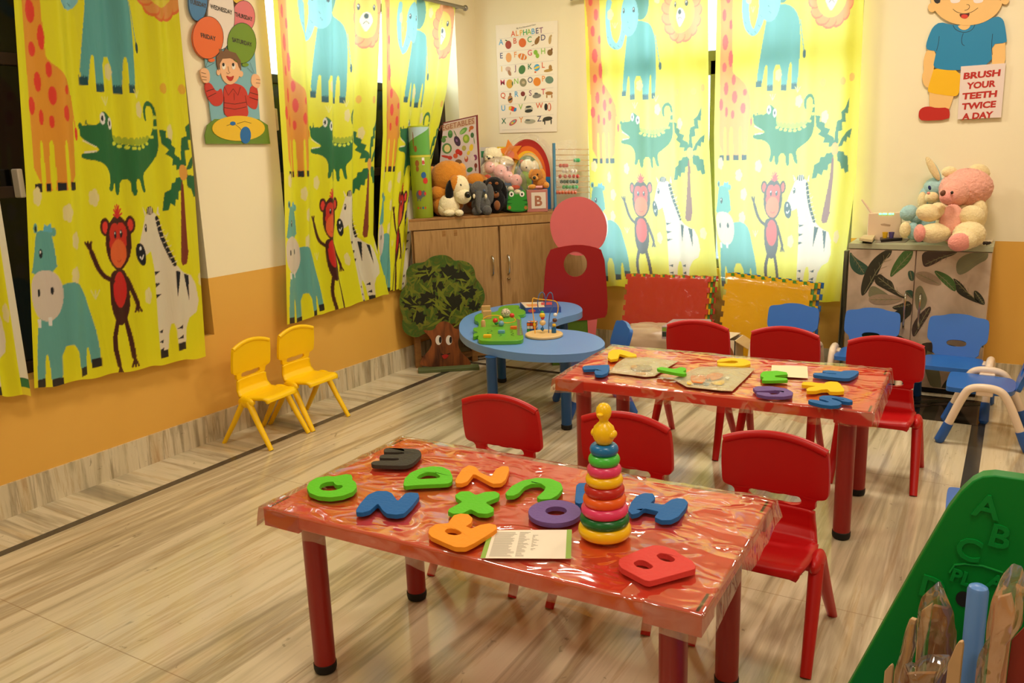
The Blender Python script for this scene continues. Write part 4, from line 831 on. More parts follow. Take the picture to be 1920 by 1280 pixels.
prints = [('t', [(150, 130), (190, 190), (300, 260), (330, 300), (250, 360), (150, 285)]), ('d', [(525, 105), (500, 190), (440, 215), (430, 260), (360, 400), (260, 545), (243, 470), (270, 350), (330, 230), (420, 150)]), ('g', [(640, 110), (700, 112), (690, 190), (640, 260), (560, 320), (495, 375), (505, 300), (560, 200)]), ('d', [(400, 320), (470, 380), (520, 400), (545, 500), (660, 550), (600, 545), (460, 470), (350, 410)]), ('s', [(300, 530), (440, 500), (640, 545), (520, 600), (340, 600)]), ('t', [(645, 305), (708, 310), (705, 400), (660, 390)]), ('o', [(330, 420), (440, 480), (520, 540), (420, 560), (300, 545)]), ('t', [(620, 478), (700, 470), (700, 560), (640, 510)]), ('d', [(500, 620), (600, 590), (650, 560), (690, 600), (640, 640), (560, 650)]),
          ('k', [(772, 150), (900, 112), (1100, 112), (1060, 170), (960, 200), (880, 250), (790, 285), (770, 220)]), ('o', [(1060, 230), (1150, 160), (1340, 125), (1340, 210), (1250, 250), (1150, 330), (1070, 350)]), ('g', [(868, 298), (960, 325), (1030, 370), (1060, 420), (1065, 500), (980, 440), (900, 360)]), ('d', [(1030, 360), (1120, 420), (1180, 520), (1300, 600), (1200, 570), (1065, 500), (1060, 420)]), ('d', [(1210, 470), (1260, 490), (1310, 560), (1310, 610), (1220, 570)]), ('s', [(715, 320), (820, 310), (930, 380), (940, 440), (820, 420), (720, 370)]), ('o', [(705, 480), (760, 420), (800, 500), (820, 560), (790, 640), (720, 660)]), ('k', [(680, 760), (830, 600), (860, 640), (760, 800), (690, 900)])]
extra = [('t', -.62, .30), ('d', -.45, .16), ('g', -.70, .12), ('k', -.28, .26), ('d', -.20, .12), ('o', -.34, .13), ('t', -.16, .34), ('d', -.55, .42)]
for a, b, side in ((CX0, mid-.003, 0), (mid+.003, CX1, 1)):
    m_ = MB(); m_.b2((a, CY+.004, .035), (b, CY+.022, CZ-.034)); ms = [ground]+list(leafc.values())+[ribm]; key = list(leafc)
    for k, (c, P) in enumerate(prints):
        q = [Yp(x, y, CY+.004) for x, y in lz(P)]; q = chaikin(q, 2); q = [(min(max(p[0], a), b), p[1], min(p[2], CZ-.035)) for p in q]
        if max(p[0] for p in q)-min(p[0] for p in q) > .02: 
            m_.plate(q, (0, -1, 0), 0, .0004+.0002*(k % 5), 1+key.index(c))
            if len(q) > 8:
                Z_ = np.array(q); C_ = Z_.mean(0); A_ = Z_[np.argmax(((Z_-C_)**2).sum(1))]; B2 = Z_[np.argmax(((Z_-A_)**2).sum(1))]; dd_ = B2-A_; ln = np.linalg.norm(dd_)
                m_.ribbon([A_+dd_*.06, (A_+B2)/2*.5+C_*.5, B2-dd_*.06], (0, -1, 0), .0035, .0006+.0002*(k % 5), 1+len(key))
                for t_ in (.3, .45, .6, .75):
                    P_0 = A_+dd_*t_; nn = np.array([-dd_[2], 0, dd_[0]])/ln
                    for sg_ in (-1, 1): m_.ribbon([P_0, P_0+dd_*.10+nn*sg_*ln*.08], (0, -1, 0), .0016, .0006+.0002*(k % 5), 1+len(key))
    for k, (c, x, z) in enumerate(extra):
        q = [(min(max(x+.13*math.cos(t)*math.cos(k)-.035*math.sin(t)*math.sin(k), a), b), CY+.004, max(.04, z+.13*math.cos(t)*math.sin(k)+.035*math.sin(t)*math.cos(k))) for t in (2*math.pi*i/20 for i in range(20))]
        if max(p[0] for p in q)-min(p[0] for p in q) > .02: m_.plate(q, (0, -1, 0), 0, .0004+.0002*(k % 5), 1+key.index(c))
    d = m_.build('door', ms, ca, world=True, smooth=0, flip=False)
    x = mid-.038 if side == 0 else mid+.038
    MB().tube(chaikin([(x, CY+.004, .57), (x, CY-.02, .56), (x, CY-.024, .47), (x, CY-.02, .38), (x, CY+.004, .37)], 2, False), .006, 10).build('handle', chrome, d, world=True)
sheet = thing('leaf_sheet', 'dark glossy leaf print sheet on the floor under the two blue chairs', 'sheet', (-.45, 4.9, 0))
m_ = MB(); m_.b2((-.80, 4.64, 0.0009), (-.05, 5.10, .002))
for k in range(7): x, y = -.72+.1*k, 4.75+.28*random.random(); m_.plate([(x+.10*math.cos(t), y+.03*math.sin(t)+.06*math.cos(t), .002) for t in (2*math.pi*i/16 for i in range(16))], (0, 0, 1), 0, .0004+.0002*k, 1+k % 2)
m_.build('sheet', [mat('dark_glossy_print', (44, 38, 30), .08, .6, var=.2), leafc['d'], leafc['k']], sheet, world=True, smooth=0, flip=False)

# ================================================================== FOAM LETTERS AND PAPERS ON THE TWO RED TABLES
LT = TH_+.0075      # top of the wrapping film
foam = lambda n, c: mat('foam_'+n, c, .62, .25, bump=.5, bscale=90)
def letter(label, conv, outer, hole, c, th=.0125, sm=2, z0=LT, tilt=0):
    """foam letter traced on the plane of its own top face and given its real thickness"""
    zt = z0+th; P = [Zp(x, y, zt) for x, y in conv(outer)]; P = chaikin(P, 1, True, .10); H = [chaikin([Zp(x, y, zt) for x, y in conv(h)], 2, True, .18) for h in hole]
    c0_ = np.mean(P, 0); org = (c0_[0], c0_[1], z0)
    o = MB().plate([P]+H, (0, 0, 1), th).build('foam_letter', c, bevel=.0016, origin=org)
    return tag(o, label, 'letter', 'foam letters on the red tables')
A = zc(480, 780, 3); Bz = zc(680, 800, 10.667); Cz = zc(960, 760, 2.783); D = zc(1020, 620, 2.8235); E_ = zc(1460, 640, 8)
FG, FB, FO, FP, FR, FK, FY = foam('green', (96, 196, 34)), foam('blue', (30, 100, 170)), foam('orange', (246, 152, 34)), foam('purple', (112, 84, 150)), foam('red', (216, 66, 60)), foam('charcoal', (62, 58, 50)), foam('yellow', (238, 198, 18))
letter('charcoal foam letter E at the back left of the near red table', Bz, [(420, 475), (425, 445), (470, 422), (560, 415), (1040, 435), (1130, 460), (1172, 510), (1165, 560), (1080, 655), (1000, 722), (900, 765), (780, 777), (230, 760), (178, 740), (168, 712), (220, 682), (350, 668), (640, 668), (722, 655), (722, 638), (680, 627), (345, 622), (332, 600), (350, 570), (430, 546), (700, 548), (832, 530), (826, 512), (780, 506), (430, 500)], [], FK, sm=1)
letter('green foam letter Q at the left end of the near red table', A, [(285, 400), (300, 370), (340, 345), (400, 336), (440, 338), (475, 331), (505, 325), (535, 328), (542, 342), (540, 355), (562, 372), (567, 398), (545, 425), (490, 446), (420, 456), (350, 450), (300, 430)], [[(355, 402), (365, 382), (395, 370), (435, 367), (442, 380), (455, 388), (482, 386), (490, 396), (470, 408), (430, 418), (385, 418), (362, 411)]], FG)
letter('green foam letter D between the charcoal E and the orange letter', A, [(828, 385), (835, 350), (870, 315), (930, 290), (990, 280), (1050, 284), (1090, 303), (1106, 335), (1103, 365), (1080, 378), (900, 386), (840, 392)], [[(903, 345), (920, 328), (960, 312), (1005, 315), (1035, 335), (1030, 346), (920, 353)]], FG)
letter('orange foam letter Z with its zigzag arms, behind the green X', A, [(1120, 362), (1130, 340), (1160, 295), (1195, 275), (1235, 283), (1260, 315), (1322, 340), (1350, 295), (1385, 279), (1420, 282), (1425, 300), (1405, 355), (1380, 376), (1330, 379), (1225, 322), (1190, 365), (1160, 377), (1125, 376)], [], FO)
letter('green foam letter U, open towards the camera, behind the purple O', A, [(1402, 432), (1440, 390), (1500, 360), (1580, 345), (1660, 350), (1715, 374), (1727, 405), (1700, 440), (1660, 464), (1600, 468), (1578, 455), (1622, 415), (1628, 395), (1600, 377), (1550, 379), (1510, 396), (1480, 430), (1450, 445), (1410, 446)], [], FG)
letter('blue foam letter N on the left half of the near red table', A, [(562, 526), (585, 490), (630, 440), (680, 419), (735, 419), (765, 432), (797, 476), (840, 432), (870, 427), (912, 431), (918, 450), (880, 500), (835, 545), (790, 553), (735, 547), (712, 528), (685, 490), (640, 530), (600, 541), (565, 540)], [], FB)
letter('green foam letter X in the middle of the near red table', A, [(1120, 442), (1150, 422), (1200, 420), (1237, 442), (1290, 424), (1345, 421), (1371, 435), (1365, 455), (1290, 484), (1338, 515), (1336, 535), (1300, 548), (1250, 545), (1208, 522), (1160, 545), (1110, 548), (1079, 535), (1085, 520), (1160, 480), (1125, 458)], [], FG)
letter('purple foam letter O touching the left side of the ring stacker', A, ellip(1680, 536, 149, 66, 24), [ellip(1688, 532, 61, 25, 16)], FP, sm=1)
letter('orange foam letter R in front of the green X', A, [(968, 655), (975, 630), (1010, 606), (1080, 600), (1095, 578), (1112, 556), (1150, 546), (1195, 550), (1219, 572), (1212, 598), (1180, 618), (1210, 630), (1260, 610), (1310, 601), (1350, 610), (1356, 630), (1330, 650), (1230, 712), (1180, 736), (1120, 735), (1060, 710), (985, 676)], [[(1060, 646), (1075, 630), (1120, 632), (1160, 656), (1140, 666), (1110, 668), (1080, 661)]], FO)
letter('red foam letter B lying nearest the camera on the near red table', Cz, [(555, 825), (560, 798), (690, 740), (740, 727), (790, 730), (850, 752), (880, 775), (940, 808), (959, 835), (955, 852), (760, 905), (720, 915), (690, 910), (570, 846)], [[(632, 820), (660, 803), (700, 810), (738, 838), (725, 850), (690, 852), (650, 840)], [(752, 780), (775, 768), (815, 775), (853, 800), (840, 814), (805, 814), (770, 800)]], FR, th=.014, sm=1)
letter('blue foam letter H to the right of the ring stacker', Cz, [(605, 548), (620, 505), (650, 470), (690, 455), (735, 458), (748, 476), (738, 495), (722, 507), (790, 517), (830, 490), (860, 482), (900, 486), (919, 505), (905, 535), (870, 578), (830, 597), (780, 598), (743, 582), (766, 552), (690, 536), (660, 560), (625, 568)], [], FB)
letter('blue foam letter mostly hidden behind the ring stacker', Cz, [(328, 502), (335, 415), (350, 403), (420, 401), (440, 412), (440, 440), (400, 450), (390, 500), (350, 512)], [], FB)
letter('yellow foam letter L at the back left corner of the far red table', D, [(337, 140), (340, 115), (360, 100), (400, 97), (435, 105), (488, 123), (491, 134), (452, 137), (400, 121), (391, 146), (352, 152)], [], FY)
letter('blue foam letter L at the left end of the far red table', D, [(202, 192), (215, 184), (345, 178), (348, 195), (337, 222), (310, 233), (272, 231), (266, 215), (278, 202), (210, 205)], [], FB)
letter('green foam letter Y propped on the left letter packet', D, [(597, 196), (620, 190), (690, 201), (725, 190), (752, 196), (753, 205), (735, 214), (756, 224), (740, 229), (690, 221), (605, 204)], [], FG, z0=LT+.014)
letter('yellow foam letter C at the back edge of the far red table', D, [(915, 157), (940, 146), (1000, 143), (1060, 148), (1092, 160), (1094, 174), (1060, 184), (990, 186), (930, 182), (917, 175), (920, 168), (975, 171), (1010, 171), (1028, 166), (1020, 159), (990, 156), (950, 162), (918, 164)], [], FY)
letter('green foam letter h between the yellow C and the purple G', D, [(1145, 228), (1160, 214), (1230, 210), (1285, 218), (1291, 230), (1240, 234), (1222, 236), (1225, 244), (1288, 250), (1291, 260), (1200, 263), (1152, 262), (1162, 246), (1146, 240)], [], FG)
letter('purple foam letter G at the front edge of the far red table', D, [(1105, 302), (1130, 292), (1200, 292), (1280, 303), (1319, 323), (1315, 340), (1270, 348), (1180, 346), (1130, 336), (1122, 324), (1190, 326), (1205, 336), (1240, 334), (1250, 322), (1225, 314), (1190, 316), (1120, 318)], [], FP)
letter('blue foam letter F at the back right corner of the far red table', E_, [(515, 485), (540, 468), (690, 470), (760, 482), (865, 488), (866, 480), (720, 470), (655, 455), (665, 436), (760, 430), (940, 450), (975, 435), (1120, 430), (1195, 442), (1203, 465), (1130, 520), (1060, 550), (980, 552), (760, 530), (540, 502)], [], FB, sm=1)
letter('yellow foam letter K above the blue S on the far red table', E_, [(345, 630), (370, 604), (480, 605), (690, 634), (700, 612), (770, 598), (880, 605), (920, 630), (985, 720), (980, 745), (900, 755), (770, 752), (735, 715), (640, 720), (560, 740), (430, 742), (415, 715), (450, 690), (560, 670), (460, 660), (350, 648)], [], FY, sm=1)
letter('blue foam letter S at the front right corner of the far red table', E_, [(440, 882), (480, 865), (600, 880), (720, 912), (760, 904), (700, 880), (610, 860), (608, 830), (660, 808), (780, 808), (1000, 842), (1105, 880), (1112, 900), (1060, 908), (960, 895), (860, 855), (795, 848), (800, 860), (920, 900), (950, 930), (900, 955), (780, 962), (640, 945), (480, 905)], [], FB, sm=1)
# leaflet and card
pap = mat('leaflet_paper', (238, 226, 204), .5); pgr = mat('leaflet_green', (140, 176, 60), .5); prt = mat('leaflet_print', (150, 142, 128), .6)
lf = thing('leaflet', 'printed paper leaflet with green ends lying in front of the purple O', 'leaflet', Zp(990, 1020, LT))
q = [Zp(*p, LT) for p in A([(1312, 643), (1777, 640), (1772, 803), (1262, 800)])]
mix = lambda u, v: (q[3]*(1-u)+q[2]*u)*(1-v)+(q[0]*(1-u)+q[1]*u)*v
MB().plate(q, (0, 0, 1), .0008, .001).build('sheet', pap, lf, world=True, smooth=0)
for a, b in ((0, .055), (.94, 1)): MB().plate([mix(a, 0), mix(b, 0), mix(b, 1), mix(a, 1)], (0, 0, 1), 0, .0014).build('green_end', pgr, lf, world=True, smooth=0)
m_ = MB()
for c_ in ((.09, .36), (.38, .52), (.54, .62)):
    for k in range(24):
        v = .06+.88*k/24; e = c_[1]-random.random()*.08
        if c_[0] > .5 and not (5 < k < 21): continue
        m_.plate([mix(c_[0], v), mix(e, v), mix(e, v+.010), mix(c_[0], v+.010)], (0, 0, 1), 0, .0014)
m_.build('printed_lines', prt, lf, world=True, smooth=0)
cq = [Zp(x, y, LT) for x, y in D([(1206, 182), (1394, 189), (1398, 252), (1200, 240)])]
cdo = MB().plate(cq, (0, 0, 1), .0008, .001).build('card', mat('pale_card', (232, 222, 184), .5), origin=cq[0]); tag(cdo, 'pale cream card lying behind the green h on the far red table', 'card')
# letter packets
kraft = mat('packet_card', (206, 178, 134), .55, var=.15); pf = film('packet_film', (1, 1, .97), .30, .6, 26, (1, 1, 1), .1, .16, (235, 245, 225))
def packet(label, conv, P, pieces):
    Q = [Zp(x, y, LT) for x, y in conv(P)]; c_ = np.mean(Q, 0); t = thing('letter_packet', label, 'packet', (c_[0], c_[1], LT), 0, 'clear packets of letters')
    MB().plate(Q, (0, 0, 1), .0015, .002).build('backing_card', kraft, t, world=True, smooth=0)
    for nm, c, pts, dz in pieces: MB().plate(chaikin([Zp(x, y, LT+dz) for x, y in conv(pts)], 1), (0, 0, 1), .004).build('cutout_letter', P_('packet_'+nm, c), t, world=True, bevel=.0008)
    m_ = MB(); N = 14
    def f(u, v):
        n_ = len(Q); k = u*n_; i = int(k) % n_; w_ = k-int(k); e = Q[i]*(1-w_)+Q[(i+1) % n_]*w_; p = e*(1-v)+c_*v
        return (p[0], p[1], LT+.003+.014*math.sin(min(1, v*1.6)*math.pi/2)+.002*noise.noise(Vector((p[0]*30, p[1]*30, 1))))
    m_.grid(f, 40, N); m_.build('clear_film', pf, t, world=True, smooth=80)
Gz = zc(1060, 640, 4.571)
packet('clear packet with brown letters at the left of the far red table', Gz, [(372, 268), (440, 190), (520, 140), (700, 140), (970, 172), (880, 225), (765, 300), (690, 306)],
       [('brown', (150, 100, 48), [(560, 205), (640, 200), (740, 200), (745, 245), (640, 248), (565, 240)], .008), ('amber', (214, 150, 60), [(600, 262), (690, 265), (685, 282), (600, 278)], .006), ('amber', (214, 150, 60), [(565, 200), (620, 205), (610, 228), (560, 225)], .010)])
packet('clear packet with orange letters in the middle of the far red table', Gz, [(922, 325), (1080, 250), (1150, 222), (1400, 215), (1625, 235), (1540, 325), (1430, 428), (1340, 425), (1040, 392)],
       [('orange', (222, 120, 44), [(1070, 290), (1100, 282), (1130, 300), (1160, 282), (1210, 300), (1190, 355), (1120, 350), (1080, 345)], .012), ('orange', (222, 120, 44), [(1200, 285), (1290, 262), (1360, 275), (1340, 310), (1250, 335), (1240, 305), (1215, 330)], .013), ('yellow', (236, 190, 50), [(1240, 345), (1300, 335), (1365, 325), (1360, 365), (1280, 368)], .009), ('yellow', (236, 190, 50), [(1035, 345), (1080, 330), (1110, 360), (1050, 368)], .008), ('grey', (120, 130, 140), [(1180, 350), (1240, 352), (1225, 378), (1180, 370)], .006), ('white', (236, 228, 210), [(1370, 300), (1410, 300), (1400, 320), (1370, 315)], .010)])
# ring stacker
SC = Zp(1134, 1002, LT); rs = thing('ring_stacker', 'tower of coloured rings topped by a yellow duck on the near red table', 'toy', (SC[0], SC[1], LT))
z = .0; plast = lambda n_, c: mat('ring_'+n_, c, .28, .5)
for nm, c, r in (('yellow', (246, 196, 10), .0630), ('dark green', (6, 104, 46), .0585), ('pink', (226, 62, 112), .0555), ('orange', (236, 98, 30), .0510), ('red', (188, 36, 30), .0475), ('yellow', (240, 186, 14), .0440), ('pink', (222, 66, 112), .0405), ('light green', (72, 196, 66), .0370), ('blue', (16, 110, 168), .0335)):
    h = .0300 if z == 0 else .0262; prof = [(.012, .002)]+[(r-.013+.013*math.cos(a), h/2-(h/2)*math.cos(a+math.pi/2+math.pi/2)*0+(h*.53)*math.sin(a)) for a in (math.pi*(-.5+k/12) for k in range(13))]+[(.012, h-.002)]
    o = MB().lathe(prof, (0, 0, z+.001), 44).build('ring', plast(nm.replace(' ', '_'), c), rs, smooth=60); o['label'] = nm+' ring'; z += h-.0015
dk = mat('duck_yellow', (246, 200, 8), .3, .5); rt = (CR[0], CR[1], 0)
d_ = MB(); d_.lathe([(.012, 0), (.019, .006), (.0255, .020), (.0265, .032), (.023, .044), (.015, .052), (.010, .057), (.011, .062), (.0165, .070), (.0182, .080), (.0165, .090), (.010, .098), (.002, .101)], (0, 0, z), 30)
du = d_.build('duck_top', dk, rs, smooth=70)
for s in (-1, 1): MB().ell((.022*s, 0, z+.028), (.009, .016, .010)).build('wing', dk, du)
MB().ell((.0, -.020, z+.078), (.008, .008, .004)).build('beak', dk, du)

# ================================================================== TOYS ON THE KIDNEY TABLE
TZ = .4305; K = zc(860, 540, 6.4); kz = lambda P, z: [Zp(x, y, z) for x, y in K(P)]
cg = mat('crocodile_green_paint', (92, 170, 40), .3, .5); cgd = mat('dark_green_paint', (30, 84, 30), .4); woodm = mat('pale_beech', (206, 160, 108), .45, var=.12, vscale=30)
cb = thing('activity_board', 'green wooden crocodile activity board with bead wires and blocks', 'toy', Zp(930, 620, TZ))
MB().plate(chaikin(kz([(225, 600), (240, 560), (172, 585), (172, 545), (240, 530), (172, 510), (175, 470), (238, 470), (240, 400), (188, 388), (188, 330), (245, 300), (300, 290), (470, 282), (478, 228), (560, 205), (720, 200), (735, 225), (712, 240), (800, 262), (806, 310), (700, 320), (745, 345), (740, 400), (778, 560), (778, 605), (740, 625), (560, 632), (300, 632), (240, 620)], TZ+.022), 1), (0, 0, 1), .022).build('board', cg, cb, world=True, bevel=.003)
m_ = MB()
m_.plate(kz([(690, 365), (735, 380), (775, 560), (735, 570), (700, 560), (705, 470)], TZ+.022), (0, 0, 1), 0, .0008)
m_.build('mouth_slot', mat('grey_paint', (110, 104, 84), .5), cb, world=True, smooth=0)
m_ = MB()
for k in range(8): y = 372+k*24; m_.plate(kz([(735, y), (760, y+10), (738, y+22)], TZ+.022), (0, 0, 1), 0, .0012)
for k in range(8): y = 380+k*22; m_.plate(kz([(702, y), (688, y+10), (704, y+18)], TZ+.022), (0, 0, 1), 0, .0012)
m_.build('teeth', cg, cb, world=True, smooth=0)
m_ = MB()
for P in ([(335, 505), (390, 500), (405, 520), (345, 530), (350, 550), (410, 555)], [(610, 505), (660, 515), (615, 530), (670, 545), (620, 560), (665, 572)], [(480, 550), (520, 560), (490, 580)]): m_.ribbon(chaikin(kz(P, TZ+.022), 2, False), (0, 0, 1), .004, .0008)
m_.build('track_groove', cgd, cb, world=True, smooth=0)
def block(c, x, y, w_, h, dx=.0, rz=.4, nm='block'):
    p = Zp(*K([(x, y)])[0], TZ+.022); MB().box((p[0], p[1], TZ+.022+h/2), (w_, w_*.6, h), rz).build(nm, c, cb, world=True, bevel=.002)
block(mat('block_yellow', (240, 186, 30), .4), 345, 592, .042, .016); block(mat('block_blue', (100, 160, 196), .4), 515, 540, .036, .016); block(mat('block_orange', (236, 116, 40), .4), 660, 490, .036, .016)
p = Zp(*K([(297, 462)])[0], TZ+.022); MB().lathe([(.013, 0), (.013, .028), (.010, .036), (.004, .040)], p, 18).build('peg', woodm, cb, world=True)
p = Zp(*K([(345, 365)])[0], TZ+.022); MB().box((p[0], p[1], p[2]+.024), (.05, .03, .048), .5).build('block', woodm, cb, world=True, bevel=.002)
p2 = Zp(*K([(330, 300)])[0], TZ+.022); MB().box((p2[0], p2[1], p2[2]+.022), (.055, .025, .05), .5).build('block', woodm, cb, world=True, bevel=.002)
def at(x, y, dep): d = ray(x, y); return CO+d*dep
yw = mat('yellow_wire', (236, 170, 30), .35)
dep = depth(Zp(*K([(480, 440)])[0], TZ+.03)); T = lambda P: [at(x, y, dep) for x, y in K(P)]
MB().tube(chaikin(T([(292, 372), (330, 340), (420, 325), (500, 330), (535, 360), (520, 400), (560, 420), (660, 410), (690, 380), (640, 335)]), 2, False), .0025, 8).build('bead_wire', yw, cb, world=True)
for x, y, r, c in ((440, 390, .015, (216, 52, 40)), (505, 360, .012, (246, 190, 40)), (450, 420, .011, (30, 130, 60)), (510, 425, .017, (112, 158, 190)), (640, 328, .014, (210, 56, 40))):
    MB().ell(T([(x, y)])[0], r).build('bead', plast('bead_%d_%d' % (c[0], c[1]), c), cb, world=True)
sp = MB().ell(at(*K([(565, 300)])[0], depth(Zp(*K([(560, 350)])[0], TZ+.022))), (.028, .028, .028), nu=40, nv=24, fuzz=.06).build('speckled_ball', ramp_mat('speckled_yarn', [(.42, (60, 50, 40)), (.5, (226, 210, 184))], (1, 1, 1), 160, .8), origin=None)
so = Zp(*K([(565, 350)])[0], TZ+.022); sp.data.transform(Matrix.Translation((-so[0], -so[1], -so[2]))); sp.location = so
tag(sp, 'speckled yarn ball sitting on the head of the crocodile board', 'ball')
# bead maze
mz = thing('bead_maze', 'small bead maze with blue and yellow wires on a round wooden base', 'toy', Zp(*K([(1025, 580)])[0], TZ))
bc = Zp(*K([(1025, 575)])[0], TZ); br = abs(np.linalg.norm(Zp(*K([(1256, 575)])[0], TZ)-bc))*.98
MB().lathe([(br*.96, 0), (br, .004), (br, .012), (br*.96, .016)], bc, 40).build('base', mat('pale_wood_base', (226, 190, 130), .35, var=.08, vscale=30), mz, world=True)
dm = depth(bc)
U = lambda P, dd=0: [at(x, y, dm+dd) for x, y in K(P)]
MB().tube(chaikin(U([(918, 555), (912, 440), (895, 330), (882, 230), (885, 140), (897, 115), (930, 130), (1040, 140), (1150, 150), (1190, 180), (1195, 260), (1180, 310)]), 2, False), .0028, 8).build('yellow_wire', yw, mz, world=True)
bw = mat('blue_wire', (70, 100, 150), .35)
MB().tube(chaikin(U([(1010, 520), (1000, 300), (960, 260), (945, 190), (960, 80), (1000, 42), (1030, 70), (1042, 160), (1035, 250), (1050, 120), (1085, 50), (1120, 55), (1135, 130), (1125, 240), (1095, 290), (1080, 430), (1080, 580)], 0), 3, False), .0028, 8).build('blue_wire', bw, mz, world=True)
for x, y, r, c in ((1003, 292, .010, (30, 150, 70)), (1003, 325, .016, (240, 190, 40)), (1008, 355, .011, (200, 50, 40)), (1008, 415, .017, (226, 190, 130)), (1004, 490, .010, (20, 96, 150)), (1160, 320, .011, (236, 230, 220)), (1153, 385, .013, (96, 58, 32)), (1145, 445, .011, (240, 190, 40))):
    MB().ell(U([(x, y)])[0], (r, r, r*.95)).build('bead', plast('bead_%d_%d' % (c[0], c[1]), c), mz, world=True)
p = U([(1143, 535)])[0]; MB().lathe([(.013, 0), (.013, .030)], (p[0], p[1], TZ+.016), 20).build('bead', plast('bead_20_96', (20, 96, 150)), mz, world=True)
# puzzle cube
pc = Zp(*K([(885, 515)])[0], TZ); cu_ = thing('puzzle_cube', 'colour puzzle cube beside the bead maze on the kidney table', 'toy', (pc[0], pc[1], TZ), .35)
m_ = MB(); m_.box((0, 0, .0265), (.053, .053, .053)); cols = [(240, 110, 30), (236, 230, 220), (60, 160, 60), (200, 40, 36), (30, 90, 160), (240, 196, 30)]
ms = [black]+[plast('tile_%d' % k, c) for k, c in enumerate(cols)]
for fx, (nx_, ux, vx) in enumerate((((0, -1, 0), (1, 0, 0), (0, 0, 1)), ((1, 0, 0), (0, 1, 0), (0, 0, 1)), ((-1, 0, 0), (0, -1, 0), (0, 0, 1)), ((0, 1, 0), (-1, 0, 0), (0, 0, 1)), ((0, 0, 1), (1, 0, 0), (0, 1, 0)))):
    for i in (-1, 0, 1):
        for j in (-1, 0, 1):
            c_ = np.array([0, 0, .0265])+np.array(nx_)*.0265+np.array(ux)*i*.0175+np.array(vx)*j*.0175
            k = ([0, 3, 5], [1, 1, 0], [2, 4, 4])[1-j][(i+1+fx) % 3]
            m_.plate([c_+np.array(ux)*a*.0078+np.array(vx)*b*.0078 for a, b in ((-1, -1), (1, -1), (1, 1), (-1, 1))], nx_, 0, .0006, 1+k)
m_.build('cube', ms, cu_, smooth=0, flip=False)
# game box on the kidney table
q = kz([(735, 170), (800, 240), (1228, 225), (1180, 160)], TZ+.035)
gb = thing('game_box', 'flat blue and white game box lying at the back of the kidney table', 'box', np.mean(q, 0)*[1, 1, 0]+[0, 0, TZ])
m_ = MB(); m_.plate(q, (0, 0, 1), .0345); gm = [mat('box_blue', (62, 84, 150), .4), mat('box_cream', (226, 206, 178), .4), mat('box_red', (200, 80, 84), .4), mat('box_orange', (224, 150, 100), .4)]
L2 = lambda u, v: (q[0]*(1-u)+q[3]*u)*(1-v)+(q[1]*(1-u)+q[2]*u)*v
m_.plate([L2(.02, .04), L2(.62, .04), L2(.55, .95), L2(.02, .95)], (0, 0, 1), 0, .0006, 1); m_.plate([L2(.55, .15), L2(.85, .12), L2(.8, .6), L2(.5, .6)], (0, 0, 1), 0, .001, 2); m_.plate([L2(.1, .4), L2(.45, .35), L2(.4, .8), L2(.12, .8)], (0, 0, 1), 0, .001, 3)
fd = (q[2]-q[1])/np.linalg.norm(q[2]-q[1]); fn = np.array([fd[1], -fd[0], 0]); c_ = q[1]*.82+q[2]*.18-[0, 0, .018]
m_.plate([c_+fd*.024*math.cos(t)+np.array([0, 0, .011*math.sin(t)]) for t in (2*math.pi*i/20 for i in range(20))], fn, 0, .0008, 2)
m_.build('box', gm, gb, world=True, smooth=0, flip=False)

# ================================================================== CUTOUT BOARDS STANDING ON THE FLOOR
TO = np.array([-3.205, 4.505, 0]); td = np.array([.79, .613, 0]); tn = np.array([td[1], -td[0], 0]); TS = zc(720, 460, 3.5545); tw = lambda P: [onplane(x, y, TO, tn) for x, y in TS(P)]
tr = thing('tree_cutout', 'painted board cutout of a leafy tree with a smiling face on its trunk', 'board cutout', (-3.22, 4.48, 0))
leaf = ramp_mat('painted_leaves', [(.0, (30, 34, 14)), (.22, (44, 54, 14)), (.36, (88, 94, 20)), (.48, (56, 92, 26)), (.62, (116, 116, 34)), (.8, (36, 70, 24))], (1, 1, 1), 9, .5, 'noise', 2, 2.2)
bark = ramp_mat('painted_bark', [(.3, (54, 28, 16)), (.45, (120, 66, 30)), (.6, (150, 84, 38)), (.75, (90, 46, 22))], (5, 5, 1.1), 4, .5)
def tp(name, P, m, lift, th=.012, sm=2, parent=None): return MB().plate(chaikin(tw(P), sm) if sm else tw(P), tn, th+lift, lift).build(name, m, parent or tr, world=True, smooth=0)
fo = tp('foliage', [(150, 160), (190, 120), (270, 115), (300, 85), (340, 68), (400, 62), (450, 80), (468, 105), (510, 98), (570, 115), (605, 160), (608, 215), (640, 250), (672, 310), (672, 370), (640, 420), (600, 480), (520, 520), (440, 520), (360, 560), (260, 590), (235, 612), (180, 610), (130, 575), (118, 520), (130, 480), (105, 420), (102, 340), (125, 285), (160, 250), (145, 210)], leaf, 0)
yg = mat('painted_leaf_light', (112, 124, 32), .5, var=.3, vscale=30); dg = mat('painted_leaf_deep', (26, 30, 12), .5, var=.3, vscale=30)
m_ = MB(); rng = random.Random(5)
for cx, cy, r in ((280, 190, 58), (430, 180, 55), (300, 360, 62), (180, 380, 50), (470, 380, 62), (560, 310, 52), (360, 270, 40), (230, 480, 48), (520, 210, 48), (600, 400, 38), (400, 460, 46)):
    r *= 1.25; st = [(cx+(r if k % 2 else r*.66)*math.cos(k*math.pi/9)*1.05, cy+(r if k % 2 else r*.66)*math.sin(k*math.pi/9)*.85) for k in range(18)]
    m_.plate(tw(st), tn, 0, .0008+.0002*rng.random(), 0)
